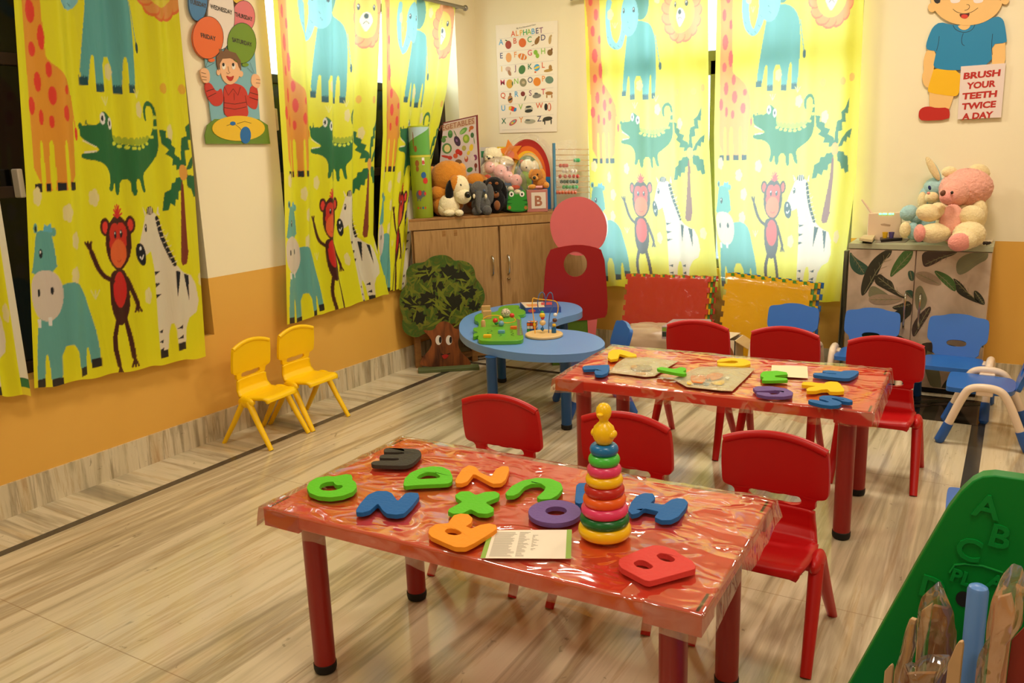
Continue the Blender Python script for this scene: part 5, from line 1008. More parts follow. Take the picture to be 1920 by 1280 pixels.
for k in range(80):
    cx, cy = rng.uniform(130, 640), rng.uniform(100, 540)
    if ((cx-385)/270)**2+((cy-330)/245)**2 > .86 or (cy > 480 and cx > 520): continue
    a = rng.uniform(0, 6.28); l = rng.uniform(30, 62); wd = l*.30
    P = [(cx-l*math.cos(a), cy-l*math.sin(a)), (cx-wd*math.sin(a), cy+wd*math.cos(a)), (cx+l*math.cos(a), cy+l*math.sin(a)), (cx+.3*wd*math.sin(a), cy-.3*wd*math.cos(a))]
    m_.plate(tw(P), tn, 0, .0014+.0004*rng.random(), 1)
m_.build('leaf_pattern', [dg, yg], fo, world=True, smooth=0, flip=False)
tk = tp('trunk', [(235, 810), (245, 760), (300, 700), (325, 650), (300, 600), (250, 560), (330, 570), (355, 520), (400, 500), (450, 520), (470, 560), (530, 560), (500, 610), (490, 660), (520, 720), (570, 760), (585, 808)], bark, .003)
for x in (364, 433): e_ = tp('eye', ellip(x, 630, 21, 32, 18), MATS['paint_white'], .0045, sm=0, parent=tk); tp('pupil', ellip(x+11, 628, 9, 22, 14), ink, .0055, sm=0, parent=tk)
tp('mouth', [(378, 718), (405, 728), (442, 715), (438, 722), (405, 736), (380, 726)], ink, .0045, sm=0, parent=tk); tp('tongue', [(386, 728), (432, 724), (424, 746), (402, 757), (388, 744)], P_('mouth_red', (186, 40, 34)), .0055, sm=1, parent=tk)
MB().box((TO[0]+tn[0]*.03-td[0]*.025, TO[1]+tn[1]*.03-td[1]*.025, .012), (.41, .085, .024), math.atan2(td[1], td[0])).build('base', mat('olive_base', (96, 108, 66), .5), tr, world=True, bevel=.004)
# plain standee
SO = np.array([-2.66, 4.97, 0]); sd = np.array([.849, .529, 0]); sn = np.array([sd[1], -sd[0], 0]); sw = lambda P: [onplane(x, y, SO, sn) for x, y in P]
st = thing('standee_board', 'tall plain pink and red painted standing board with a round hole through it', 'board cutout', (-2.55, 5.02, 0))
pk = mat('standee_pink', (214, 104, 106), .45); rdp = mat('standee_red', (150, 20, 24), .42); grn = mat('standee_green', (84, 116, 30), .45)
hole = sw(ellip(1079, 495, 22, 24, 28))
MB().plate(chaikin(sw([(1034, 445), (1030, 410), (1048, 378), (1085, 366), (1118, 378), (1138, 410), (1138, 446), (1122, 470), (1085, 482), (1050, 470)]), 2), sn, .016).build('upper_panel', pk, st, world=True, smooth=0)
MB().plate([chaikin(sw([(1026, 470), (1052, 462), (1085, 458), (1112, 462), (1132, 470), (1138, 540), (1140, 585), (1132, 598), (1026, 604), (1017, 592), (1020, 530)]), 1), hole], sn, .018, .003).build('lower_panel', rdp, st, world=True, smooth=0)
zc0 = sw([(1050, 598), (1112, 594)]); MB().plate([zc0[0], zc0[1], (zc0[1][0], zc0[1][1], .02), (zc0[0][0], zc0[0][1], .02)], sn, .012, -.003).build('support', grn, st, world=True, smooth=0)
MB().plate([zc0[1]-sd*.04, zc0[1]+sd*.03, (zc0[1][0], zc0[1][1], .02), (zc0[1][0]-sd[0]*.03, zc0[1][1]-sd[1]*.03, .02)], sn, .012, .001).build('pink_leg', pk, st, world=True, smooth=0)
MB().box((SO[0]+sd[0]*.17+sn[0]*.05, SO[1]+sd[1]*.17+sn[1]*.05, .011), (.40, .13, .022), math.atan2(sd[1], sd[0])).build('base', grn, st, world=True, bevel=.004)

# ================================================================== FOAM MATS, CARTON, SACK BY THE BACK WALL
fm = {k: mat('mat_'+k, c, .75, .2, bump=.25, bscale=300) for k, c in dict(red=(190, 56, 36), yellow=(228, 172, 14), green=(70, 140, 56), blue=(40, 96, 160)).items()}
bagf = film('mat_bag_film', (1, 1, 1), .10, .5, 10, (1, 1, 1), .12)
def teeth_outline(w_, h, nt, d=.016):
    P = []
    def side(a, b, n_out):
        a = np.array(a, float); b = np.array(b, float); L = b-a; N = nt*2+1
        for k in range(N):
            o = n_out*(d if k % 2 else 0); P.append(a+L*k/N+o*1); P.append(a+L*(k+1)/N+o*1)
    side((0, 0), (w_, 0), np.array([0, -1])*0); side((w_, 0), (w_, h), np.array([-1, 0])); side((w_, h), (0, h), np.array([0, -1])); side((0, h), (0, 0), np.array([1, 0]))
    return P
def mat_pack(label, x0, x1, yb, yt, ztl, ztr, colors, sub, rz=0):
    t = thing('foam_mat_pack', label, 'foam mats', ((x0+x1)/2, yb, 0), 0, 'packs of foam play mats'); w_ = x1-x0
    for k, c in enumerate(colors):
        h = (ztl+ztr)/2; out = teeth_outline(w_, h, 8); dx = sub*k; m_ = MB()
        sl = (ztr-ztl)/w_; z0_ = max(0, sl*w_) if sl < 0 else 0
        Q = [np.array([x0+u+dx-sl*v*.5, 0, v+sl*u+(max(ztl, ztr)-h if sl < 0 else 0)]) for u, v in out]; Q = [q+[0, yb+k*.0125+(yt-yb)*q[2]/h, max(0, -sl*w_/2)] for q in Q]
        nrm = np.array([0, -1, (yt-yb)/h])
        o = m_.plate(Q, nrm, .0115).build('mat', fm[c], t, world=True, bevel=.0012, smooth=0); o['label'] = c+' foam mat'
    m_ = MB(); D_ = .0125*len(colors)+.008; e = .006
    def f(u, v):
        X = x0-e+(w_+2*e+sub*len(colors))*u; zt = ztl+(ztr-ztl)*u
        path = [(yb-e, .004), (yt-e, zt+e), (yt+D_, zt+e), (yb+D_, .004)]; k = min(int(v*3), 2); q = v*3-k
        y = path[k][0]*(1-q)+path[k+1][0]*q; z = path[k][1]*(1-q)+path[k+1][1]*q; n_ = .004*noise.noise(Vector((X*8, z*8+y*5, x0)))
        return (X, y+n_-.002, z+abs(n_))
    m_.grid(f, 40, 45); m_.build('clear_bag', bagf, t, world=True, smooth=80)
    return t
mat_pack('red foam mats in a clear bag leaning under the left half of the back window', -2.262, -1.672, 5.13, 5.285, .580, .588, ['red', 'yellow', 'green', 'red'], .012)
mat_pack('yellow foam mats in a clear bag leaning under the right half of the back window', -1.592, -1.045, 5.13, 5.26, .605, .565, ['yellow', 'green', 'yellow', 'blue'], .016)
sk = mat('grey_sack_plastic', (188, 160, 132), .35, .5, bump=.5, bscale=14)
m_ = MB()
def fs(u, v):
    a = 2*math.pi*u; t = v*math.pi/2; k = math.sin(t)**.35 if v > 0 else 0
    p = Vector((math.cos(a)*2, math.sin(a)*2, v*3)); n_ = noise.noise(p*1.3)+.5*noise.noise(p*3.1)
    rx, ry = .25, .17; sq = (abs(math.cos(a))**4+abs(math.sin(a))**4)**-.25
    return (-1.90+rx*sq*math.cos(a)*(k*(1+.05*n_)), 4.935+ry*sq*math.sin(a)*(k*(1+.05*n_)), max(.002, .318*math.cos(t)**.45*(1+.03*n_)-(.04 if math.cos(a) < -.3 else 0)*v*0))
m_.grid(fs, 56, 26); tag(m_.build('plastic_sack', sk, origin=(-1.90, 4.935, .0), smooth=80), 'full beige plastic sack on the floor in front of the red foam mat', 'sack')
bk = Zp(1290, 640, .318)
q = [Zp(x, y, .318+.075) for x, y in ((1241, 612), (1262, 598), (1332, 598), (1338, 615))]
gp = thing('game_box', 'wrapped dark game box with purple lid lying on the beige sack', 'box', (np.mean(q, 0)[0], np.mean(q, 0)[1], .318))
m_ = MB(); m_.plate(q, (0, 0, 1), .074); 
for k in range(9):
    a, b = q[0]+(q[3]-q[0])*(k+.1)/9, q[0]+(q[3]-q[0])*(k+.8)/9
    m_.plate([a-[0, 0, .005], b-[0, 0, .005], b-[0, 0, .028], a-[0, 0, .028]], (0, -1, 0), 0, .001, 1+k % 3)
    m_.plate([a-[0, 0, .032], b-[0, 0, .032], b-[0, 0, .060], a-[0, 0, .060]], (0, -1, 0), 0, .001, 1+(k+1) % 3)
cc = np.mean(q, 0); m_.plate([cc+[.05*math.cos(t), .03*math.sin(t), 0] for t in (2*math.pi*i/16 for i in range(16))], (0, 0, 1), 0, .001, 1)
m_.build('box', [mat('lid_mauve', (166, 148, 154), .25, var=.15), mat('print_lime', (130, 160, 60), .4), mat('print_dark', (44, 60, 52), .4), mat('print_teal', (60, 96, 110), .4)], gp, world=True, smooth=0, flip=False)
card = mat('brown_cardboard', (196, 162, 112), .7); cw = mat('carton_white', (226, 208, 178), .6)
cx = thing('carton', 'open cardboard carton with a round brown emblem, between the sack and the blue chair', 'carton', (-1.46, 4.98, 0))
m_ = MB(); X0, X1, Y0, Y1, H = -1.66, -1.395, 4.90, 5.08, .27
for lo, hi in (((X0, Y0, 0), (X1, Y0+.005, H)), ((X0, Y1-.005, 0), (X1, Y1, H)), ((X0, Y0, 0), (X0+.005, Y1, H)), ((X1-.005, Y0, 0), (X1, Y1, H)), ((X0, Y0, 0), (X1, Y1, .005))): m_.b2(lo, hi)
m_.build('box', cw, cx, world=True, smooth=0)
MB().plate([(X0, Y0, H), (X1-.05, Y0, H), (X1-.02, Y1, H+.012), (X0, Y1, H+.012)], (0, -.06, 1), .004).build('flap', cw, cx, world=True, smooth=0)
MB().plate([(X1, Y0, H), (X1+.07, Y0+.03, H-.05), (X1+.07, Y1, H-.04), (X1, Y1, H)], (.2, 0, 1), .004).build('flap', card, cx, world=True, smooth=0)
m_ = MB(); ec = (X1-.075, Y0, .17)
ring = lambda r: [(ec[0]+r*math.cos(t), ec[1], ec[2]+r*1.15*math.sin(t)) for t in (2*math.pi*i/28 for i in range(28))]
m_.plate([ring(.07), ring(.048)], (0, -1, 0), 0, .0008)
for a in range(0, 180, 45): m_.ribbon([(ec[0]+.036*math.cos(R(a)), Y0, ec[2]+.042*math.sin(R(a))), (ec[0]-.036*math.cos(R(a)), Y0, ec[2]-.042*math.sin(R(a)))], (0, -1, 0), .007, .0008)
m_.build('emblem', mat('emblem_brown', (150, 84, 42), .6), cx, world=True, smooth=0)
# board leaning left of the leaf cabinet
lb = MB(); q = [Yp(1586, 455, 5.25), Yp(1600, 455, 5.25)]
a, b = Yp(1583, 470, 5.2), Yp(1592, 462, 5.3); c_, d_ = Zp(1567, 700), Zp(1572, 690)
lb.plate([a, (a[0]+.012, b[1]+.03, a[2]), (c_[0]+.02, 5.30, .0), (c_[0], c_[1]-.0, .0)], (-1, -.1, .1), .018)
tag(lb.build('leaning_board', mat('grey_green_board', (120, 122, 100), .4), origin=tuple(c_), smooth=0), 'narrow grey green board leaning on the left side of the leaf cabinet', 'board')

# ================================================================== SOFT TOYS AND BOXES ON THE CORNER CUPBOARD
AX = [(CR[0], CR[1], 0), (-CR[1], CR[0], 0), (0, 0, 1)]; AXn = np.array([np.array(a)/np.linalg.norm(a) for a in AX])
def fur(n, c, b=.5): return mat('plush_'+n, c, .95, .08, bump=1.0, bscale=130, sheen=.25, var=.16, vscale=60)
class Toy:
    """soft toy placed by its outline: ellipsoids given in photo pixels at the toy's own distance"""
    def __init__(s, name, label, bx_, by_, zt, cat='soft toy', group=None, off=0.05):
        s.d = depth(onplane(bx_, by_, (KA[0], KA[1], 0), (kn[0], kn[1], 0)))+off; b = s.at(bx_, by_); s.z = zt
        s.t = thing(name, label, cat, (b[0], b[1], zt), 0, group)
    def at(s, x, y, f=0.0): d = ray(x, y); return CO+d*(s.d-f)
    def k(s): return s.d/F
    def e(s, part, m, *L, parent=None, fuzz=.03, nu=44, nv=28, lab=None):
        mb_ = MB()
        for x, y, rx, ry, *o in L:
            f = o[0] if o else 0; rd = o[1] if len(o) > 1 else None; an = o[2] if len(o) > 2 else 0
            k = s.k(); ca, sa = math.cos(R(an)), math.sin(R(an)); a0 = AXn[0]*ca-AXn[2]*sa; a2 = AXn[0]*sa+AXn[2]*ca
            c = s.at(x, y, f); c[2] = max(c[2], s.z+min(ry*k, rx*k)*.9) if an == 0 else c[2]
            mb_.ell(c, (rx*k, (rd if rd else min(rx, ry))*k, ry*k), np.array([a0, AXn[1], a2]), nu, nv, fuzz=fuzz)
        o = mb_.build(part, m, parent or s.t, world=True, smooth=80)
        if lab: o['label'] = lab
        return o
eyeb = mat('glossy_black_bead', (16, 12, 12), .12, .6); KT = KZ
def cylpatch(c, r, x0, x1, z0, z1, m_, mi, lift=.0008, n=8):
    """print that follows a tube: x0..x1 in metres along the face seen from the camera"""
    th = math.atan2(CF[1], CF[0])+math.pi
    def f(u, v): a = th-(x0+(x1-x0)*u)/r*-1; return (c[0]+(r+lift)*math.cos(a), c[1]+(r+lift)*math.sin(a), z0+(z1-z0)*v)
    m_.grid(f, n, 2, mi)
tb_ = Toy('play_mat_tube', 'tall printed green cardboard tube at the left end of the cupboard top', 793, 404, KT, 'tube', off=.075)
k = tb_.k(); r = 19.0*k; zt_ = tb_.at(790, 237)[2]; c_ = (tb_.t.location[0]-AXn[1][0]*-r*.2, tb_.t.location[1]+r*.2, KT)
H_ = zt_-KT; m_ = MB(); m_.lathe([(r*.97, 0), (r, .003), (r, zt_-KT-.003), (r*.97, zt_-KT), (r*.9, zt_-KT)], c_, 36, 8); pr = [mat('tube_sky', (176, 206, 214), .4), mat('tube_hill', (96, 164, 72), .4), mat('tube_brown', (150, 92, 44), .4), mat('tube_red', (206, 52, 44), .4), mat('tube_blue', (40, 96, 160), .4), mat('tube_grey', (90, 96, 104), .4), mat('tube_yellow', (206, 200, 70), .4), MATS['paint_white'], mat('tube_lime', (150, 172, 44), .4, var=.06)]
th0 = math.atan2(CF[1], CF[0])+math.pi
def cpoly(P, mi, lift):
    Q = []
    for x, z in P: a = th0+x/r; Q.append((c_[0]+(r+lift)*math.cos(a), c_[1]+(r+lift)*math.sin(a), KT+z*H_))
    n_ = len(Q); cc = np.mean(Q, 0); dv = np.array([cc[0]-c_[0], cc[1]-c_[1], 0]); dv /= np.linalg.norm(dv); cc = np.array([c_[0], c_[1], 0])*[1, 1, 0]+[0, 0, cc[2]]+dv*(r+lift)
    m_.add(list(Q)+[cc], [(i, (i+1) % n_, n_) for i in range(n_)], mi)
def cgrid(x0, x1, z0, z1, mi, lift): m_.grid(lambda u, v: (c_[0]+(r+lift)*math.cos(th0+(x0+(x1-x0)*u)/r), c_[1]+(r+lift)*math.sin(th0+(x0+(x1-x0)*u)/r), KT+(z0+(z1-z0)*v)*H_), 14, 2, mi)
cgrid(-1.45*r, 1.45*r, .69, .985, 0, .0006); cgrid(-1.45*r, 1.45*r, .665, .685, 6, .0006)
m_.grid(lambda u, v: (c_[0]+(r+.001)*math.cos(th0+(-1.4+2.8*u)), c_[1]+(r+.001)*math.sin(th0+(-1.4+2.8*u)), KT+H_*(.69+v*(.12+.17*u))), 14, 4, 1)
cpoly([(x*r/40, z) for x, z in ellip(-12, .755, 6, .035, 12)], 2, .0016); cpoly([(x*r/40, z) for x, z in ellip(-20, .85, 2, .09, 10)], 2, .0016)
cpoly([(x*r/40, z) for x, z in ellip(-9, .60, 8, .035, 12)], 2, .0014); cpoly([(x*r/40, z) for x, z in ellip(-9, .54, 6, .03, 12)], 2, .0012)
cpoly([(x*r/40, z) for x, z in ellip(14, .47, 10, .035, 12)], 4, .0014); cpoly([(x*r/40, z) for x, z in ellip(20, .41, 10, .035, 12)], 3, .0014)
cpoly([(x*r/40, z) for x, z in ellip(-6, .26, 14, .05, 14)], 5, .0014); cpoly([(x*r/40, z) for x, z in ellip(-4, .28, 6, .03, 12)], 3, .0020); cpoly([(x*r/40, z) for x, z in ellip(10, .27, 7, .035, 12)], 5, .0018); cpoly([(x*r/40, z) for x, z in ellip(16, .27, 4, .02, 10)], 3, .0022)
for x in (-14, -4): cpoly([(x*r/40-.003, .19), (x*r/40+.003, .19), (x*r/40+.003, .24), (x*r/40-.003, .24)], 5, .0014)
for k_, x in enumerate((-14, -5, 5, 14)): cpoly([(x*r/40+a*.004, .115+b*.012) for a, b in ((-1, -1), (1, -1), (1, 1), (-1, 1))], (3, 2, 4, 3)[k_], .0014)
cpoly([(15*r/40+a*.0085, .62+b*.040) for a, b in ((-1, -1), (1, -1), (1, 1), (-1, 1))], 7, .0014)
m_.build('tube', pr, tb_.t, world=True, smooth=60, flip=False)
m_ = MB(); a = th0+15/40; nrm = np.array([math.cos(a), math.sin(a), 0]); o3 = np.array([c_[0], c_[1], KT+.592*H_])+nrm*(r+.003); text_mesh('B', o3, (-nrm[1], nrm[0], 0), (0, 0, 1), .030, m_, lift=.0003, bold=.0012); m_.build('lettering', pr[3], tb_.t, world=True, smooth=0)
# vegetables poster standing in the corner
vo = at(862, 300, depth(onplane(862, 400, (KA[0], KA[1], 0), (kn[0], kn[1], 0)))+.27); vn = -np.array([CF[0], CF[1], 0]); vn /= np.linalg.norm(vn); vz = zc(800, 200, 9.145); V_ = lambda P: [q if y_[1] < 1590 else q*[1, 1, 0]+[0, 0, KT] for y_, q in ((y_, onplane(x, y, vo, vn)) for y_, (x, y) in zip(P, vz(P)))]
vp = thing('vegetables_poster', 'vegetables poster with a maroon border standing behind the orange bear', 'poster', (vo[0], vo[1], KT))
MB().plate(V_([(285, 270), (878, 138), (885, 400), (925, 1130), (935, 1620), (150, 1620), (225, 900)]), vn, .003).build('border', mat('maroon_border', (120, 40, 42), .4), vp, world=True, smooth=0)
MB().plate(V_([(290, 290), (845, 165), (850, 420), (895, 1110), (900, 1600), (160, 1600), (228, 900)]), vn, 0, .0006).build('sheet', mat('poster_grey_paper', (206, 190, 186), .4), vp, world=True, smooth=0)
MB().plate(V_([(285, 320), (822, 175), (835, 295), (275, 425)]), vn, 0, .0010).build('title_band', mat('poster_band', (196, 166, 140), .4), vp, world=True, smooth=0)
m_ = MB(); hx = np.cross((0, 0, 1.), vn); 
o3 = V_([(262, 408)])[0]; e3 = V_([(815, 284)])[0]; xd = (e3-o3); L_ = np.linalg.norm(xd); xd /= L_; kk = MB(); text_mesh('VEGETABLES', (0, 0, 0), (1, 0, 0), (0, 1, 0), .1, kk, align='LEFT'); wk = max(v[0] for v in kk.v)
text_mesh('VEGETABLES', o3-xd*L_*.13, xd*(L_*1.13/wk), (0, 0, .5), .1, m_, lift=0, align='LEFT', bold=.0004)
m_.v = [tuple(np.array(v)+vn*.0018) for v in m_.v]; m_.build('lettering', mat('poster_title_ink', (150, 90, 62), .5), vp, world=True, smooth=0)
for g in ([(405, 470, 42, 68, 0, (70, 120, 60)), (405, 440, 30, 30, 0, (96, 146, 76))], [(525, 590, 52, 92, -20, (62, 40, 66)), (490, 460, 8, 60, -25, (80, 120, 60)), (515, 580, 16, 26, -20, (130, 90, 140))], [(630, 415, 80, 40, -42, (96, 150, 70)), (610, 430, 60, 22, -42, (140, 180, 100))], [(768, 360, 40, 34, -20, (180, 96, 40)), (740, 400, 14, 34, 20, (180, 96, 40))], [(678, 550, 58, 76, 0, (130, 160, 50)), (672, 545, 30, 44, 0, (176, 190, 70))], [(782, 488, 30, 46, 0, (60, 100, 56)), (815, 580, 8, 60, -8, (120, 150, 90))], [(290, 570, 40, 46, 0, (90, 130, 70)), (310, 518, 44, 18, 0, (90, 140, 60))], [(348, 715, 84, 92, 0, (84, 130, 70)), (352, 715, 52, 64, 0, (226, 206, 140))], [(535, 770, 44, 46, 0, (190, 44, 32)), (580, 795, 34, 44, 0, (180, 40, 30)), (494, 842, 40, 42, 0, (204, 84, 50))], [(640, 710, 38, 46, 0, (170, 160, 80))], [(765, 700, 34, 62, 10, (222, 186, 40)), (718, 790, 26, 40, 20, (214, 190, 60))], [(345, 860, 96, 22, 12, (190, 52, 40)), (400, 875, 40, 34, 0, (190, 60, 50))], [(680, 895, 32, 54, 0, (176, 80, 60)), (675, 870, 18, 30, 0, (220, 190, 150))], [(832, 870, 36, 50, 0, (126, 60, 96)), (790, 885, 38, 46, 0, (214, 196, 190))], [(545, 950, 60, 50, 0, (120, 84, 52))], [(740, 1080, 56, 40, -30, (70, 130, 60))], [(842, 1010, 26, 44, 0, (120, 52, 36)), (840, 1070, 10, 40, 0, (110, 60, 40))]):
    q = MB(); mm = []
    for k_, (x, y, rx, ry, a, c) in enumerate(g): q.plate(V_(ellip(x, y, rx, ry, 16, a)), vn, 0, .0012+.0004*k_, m=k_); mm.append(P_('pic_%d_%d_%d' % c, c))
    q.build('picture', mm, vp, world=True, smooth=0)
# big orange bear
fo_ = fur('orange', (206, 132, 44)); fod = fur('tan', (220, 150, 66)); fw = fur('cream', (244, 226, 188)); fbk = fur('black', (22, 18, 18)); fgy = fur('grey', (92, 90, 88)); fpk = fur('pink', (242, 178, 172)); fgr = fur('green', (132, 168, 54)); fbr = fur('brown', (190, 122, 54)); ftl = fur('teal', (156, 196, 196)); fdt = fur('dark tan', (140, 84, 46))
t = Toy('plush_bear', 'big orange teddy bear slumped beside the green tube', 832, 398, KT, off=.14)
t.e('body', fo_, (838, 372, 33, 34, 0, 24), (826, 384, 16, 20, .02)); h = t.e('head', fo_, (841, 334, 35, 32, .02, 28)); t.e('ear', fod, (810, 321, 10, 9), parent=h); t.e('ear', fod, (866, 317, 8, 11), parent=h)
t.e('leg', fo_, (822, 362, 16, 14, .05), (850, 385, 14, 14, .05)); t.e('eye', eyeb, (853, 338, 2, 2, .085), parent=h, fuzz=0)
t = Toy('plush_toy', 'orange plush animal lying behind the black eared dog', 894, 395, KT, off=.20)
t.e('body', fo_, (892, 343, 24, 18, 0, 16), (893, 370, 22, 24, 0, 15)); t.e('arm', fod, (910, 345, 10, 14))
t = Toy('plush_dog', 'white plush dog with black ear and orange eye patch', 848, 403, KT, off=.055)
t.e('body', fw, (842, 386, 20, 22, 0, 17), (834, 392, 13, 14)); t.e('foot', fw, (842, 399, 11, 6, .05, 9), (861, 399, 8, 6, .05, 8)); h = t.e('head', fw, (862, 352, 18, 23, .02, 17), (868, 368, 15, 14, .04, 14))
t.e('eye_patch', fo_, (853, 346, 11, 17, .045, 10), parent=h); t.e('ear', fbk, (843, 358, 8, 20, .05, 6, 8), parent=h, lab='black ear'); t.e('ear', fw, (843, 335, 9, 8, -.02), parent=h, lab='cream ear'); t.e('nose', eyeb, (877, 365, 6, 6, .085), parent=h, fuzz=.01); t.e('eye', eyeb, (864, 347, 2.4, 2.8, .075), parent=h, fuzz=0)
t = Toy('plush_elephant', 'grey plush elephant with white tusks', 898, 402, KT, off=.06)
t.e('body', fgy, (902, 384, 18, 20, 0, 15)); t.e('leg', fgy, (893, 396, 8, 8, .04), (913, 394, 9, 9, .04)); h = t.e('head', fgy, (898, 357, 16, 17, .03, 15)); t.e('ear', fgy, (882, 361, 9, 17, 0, 4), parent=h); t.e('ear', fgy, (918, 364, 8, 19, .01, 4), parent=h)
mb_ = MB(); mb_.tube([t.at(898, 360, .07), t.at(897, 372, .085), t.at(896, 384, .08), t.at(897, 394, .075), t.at(902, 399, .07)], [.022, .019, .016, .013, .010], 14); mb_.build('trunk', fgy, h, world=True, smooth=80)
for x in (889, 911): t.e('tusk', fw, (x, 368, 2.5, 4.5, .075), parent=h, fuzz=.01)
for x in (892.5, 908): t.e('eye', mat('blue_grey_eye', (70, 84, 110), .2), (x, 357.5, 2.6, 3, .072), parent=h, fuzz=0)
t = Toy('plush_dog', 'black and tan plush dog sitting behind the grey elephant', 925, 396, KT, off=.11)
t.e('body', fbk, (928, 374, 20, 24, 0, 16), (914, 386, 10, 12)); h = t.e('head', fbk, (926, 348, 18, 16, .02, 15)); t.e('ear', fbk, (942, 355, 8, 18, .02, 5, -14), parent=h); t.e('ear', fbk, (910, 352, 7, 14, .02, 5), parent=h)
for x in (919, 931): t.e('brow_spot', fdt, (x, 344, 3.6, 3, .068), parent=h)
t.e('muzzle', fdt, (929, 365, 7, 6, .062), parent=h); t.e('nose', eyeb, (930, 360, 3, 2.4, .085), parent=h, fuzz=0); t.e('chest_patch', fdt, (932, 385, 6, 9, .062))
t = Toy('plush_bear', 'cream teddy bear sitting above the pink plush heads', 925, 388, KT, off=.30)
t.e('body', fw, (922, 345, 24, 46, 0, 20), (912, 322, 12, 16, .02)); h = t.e('head', fw, (924, 292, 18, 15.5, .03, 16)); t.e('ear', fw, (914, 283, 5.5, 5.5, .03), parent=h); t.e('ear', fw, (937, 283, 5, 5.5, .03), parent=h); t.e('muzzle', fw, (917, 298, 8, 6.5, .085), parent=h); t.e('nose', eyeb, (917, 297, 2.8, 2.2, .118), parent=h, fuzz=0)
for x, y in ((913.5, 294), (925.5, 295)): t.e('eye', eyeb, (x, y, 1.6, 1.7, .105), parent=h, fuzz=0)
t.e('arm', fw, (950, 302, 14, 9, .03, 9, 20), (937, 318, 13, 10, .04))
# pink plush in a bag
bagc = film('toy_bag_film', (1, 1, 1), .20, .7, 24, (1, 1, 1), .10, .06, (255, 240, 225))
t = Toy('plush_set', 'clear bag of round pink plush heads on teal bodies', 950, 392, KT, off=.17)
t.e('body', fur('dark teal', (74, 100, 98)), (950, 372, 27, 24, 0, 14), (968, 368, 16, 24, 0, 12))
for x, y, r_ in ((918, 314, 10), (938, 322, 12), (953, 332, 10), (968, 339, 11)):
    h = t.e('plush_head', fpk, (x, y, r_, r_*1.1, .04, r_*.9)); t.e('eye', eyeb, (x+2, y-2, 1.1, 1.2, .04+r_*.9*t.k()), parent=h, fuzz=0)
t.e('star_patch', fw, (944, 352, 6, 5, .07), (958, 354, 6, 5, .07), (970, 360, 7, 5, .07)); t.e('red_patch', fur('red', (206, 62, 34)), (914, 333, 7, 6, .04), (966, 351, 9, 4, .07))
t.e('clear_bag', bagc, (944, 345, 42, 52, .03, 22, -28), fuzz=.02, nu=36, nv=24)
t = Toy('plush_toy', 'white and green plush toy in a clear bag beside the brown puppy', 986, 392, KT, off=.19)
t.e('body', fgr, (985, 340, 12, 20, 0, 12), (984, 368, 16, 26)); h = t.e('head', fw, (988, 311, 12, 12, .02, 11)); t.e('ear', fw, (1003, 312, 7, 11), parent=h); t.e('eye', eyeb, (987, 314, 1.5, 1.6, .075), parent=h, fuzz=0); t.e('red_patch', fur('red', (206, 62, 34)), (979, 304, 4, 5, .0))
t.e('clear_bag', bagc, (993, 332, 27, 44, .03, 18), fuzz=.02, nu=36, nv=24)
# letter box with the puppy on top
t = Toy('letter_box_toy', 'pink and white box with a letter B beside the green frog box', 1008, 398, KT, 'box', off=.015)
BZ = t.at(1008, 355)[2]; kx = t.k(); ang = math.atan2(CR[1], CR[0]); c3 = np.array(t.at(1008, 398)); w_ = 39*kx
MB().box((c3[0]-AXn[1][0]*-.035, c3[1]+AXn[1][1]*.035, (KT+BZ)/2), (w_, .07, BZ-KT), ang).build('box', mat('box_pink', (188, 120, 110), .3), t.t, world=True, bevel=.003)
fr = np.array([c3[0]-AXn[1][0]*.0015, c3[1]-AXn[1][1]*.0015, KT]); ux = AXn[0]
MB().plate([fr+ux*a*kx+np.array([0, 0, b*(BZ-KT)]) for a, b in ((-11, .15), (16, .15), (16, .88), (-11, .88))], -AXn[1], 0, .001).build('white_panel', mat('box_white', (226, 212, 196), .3), t.t, world=True, smooth=0)
m_ = MB(); text_mesh('B', fr+ux*1.5*kx+np.array([0, 0, .28*(BZ-KT)]), ux, (0, 0, 1), .095, m_, lift=.002, bold=.003); m_.build('lettering', mat('box_letter_brown', (170, 110, 84), .4), t.t, world=True, smooth=0)
pkc = Toy('marker', 'short pink tube lying on the letter B box', 1003, 352, BZ, 'tube', off=.03)
MB().cyl(pkc.at(990, 351), pkc.at(1017, 350.5), 2.6*kx).build('tube', mat('pale_pink_plastic', (230, 160, 160), .35), pkc.t, world=True)
t = Toy('plush_puppy', 'small brown plush puppy sitting on the letter B box', 1012, 355, BZ, off=.06)
t.e('body', fbr, (1012, 343, 13, 12, 0, 11)); h = t.e('head', fbr, (1006, 329, 12, 12, .02, 11)); t.e('ear', fod, (996, 326, 5, 9, .02, 4, 15), parent=h); t.e('ear', fod, (1018, 328, 5, 12, .02, 4, -12), parent=h); t.e('muzzle', fod, (1003, 334, 6, 5, .06), parent=h); t.e('nose', eyeb, (1002, 333, 3, 3, .085), parent=h, fuzz=0); t.e('eye', eyeb, (1008, 327, 1.6, 1.8, .07), parent=h, fuzz=0); t.e('leg', fod, (998, 350, 7, 4.5, .05), (1024, 347, 6, 6, .02))
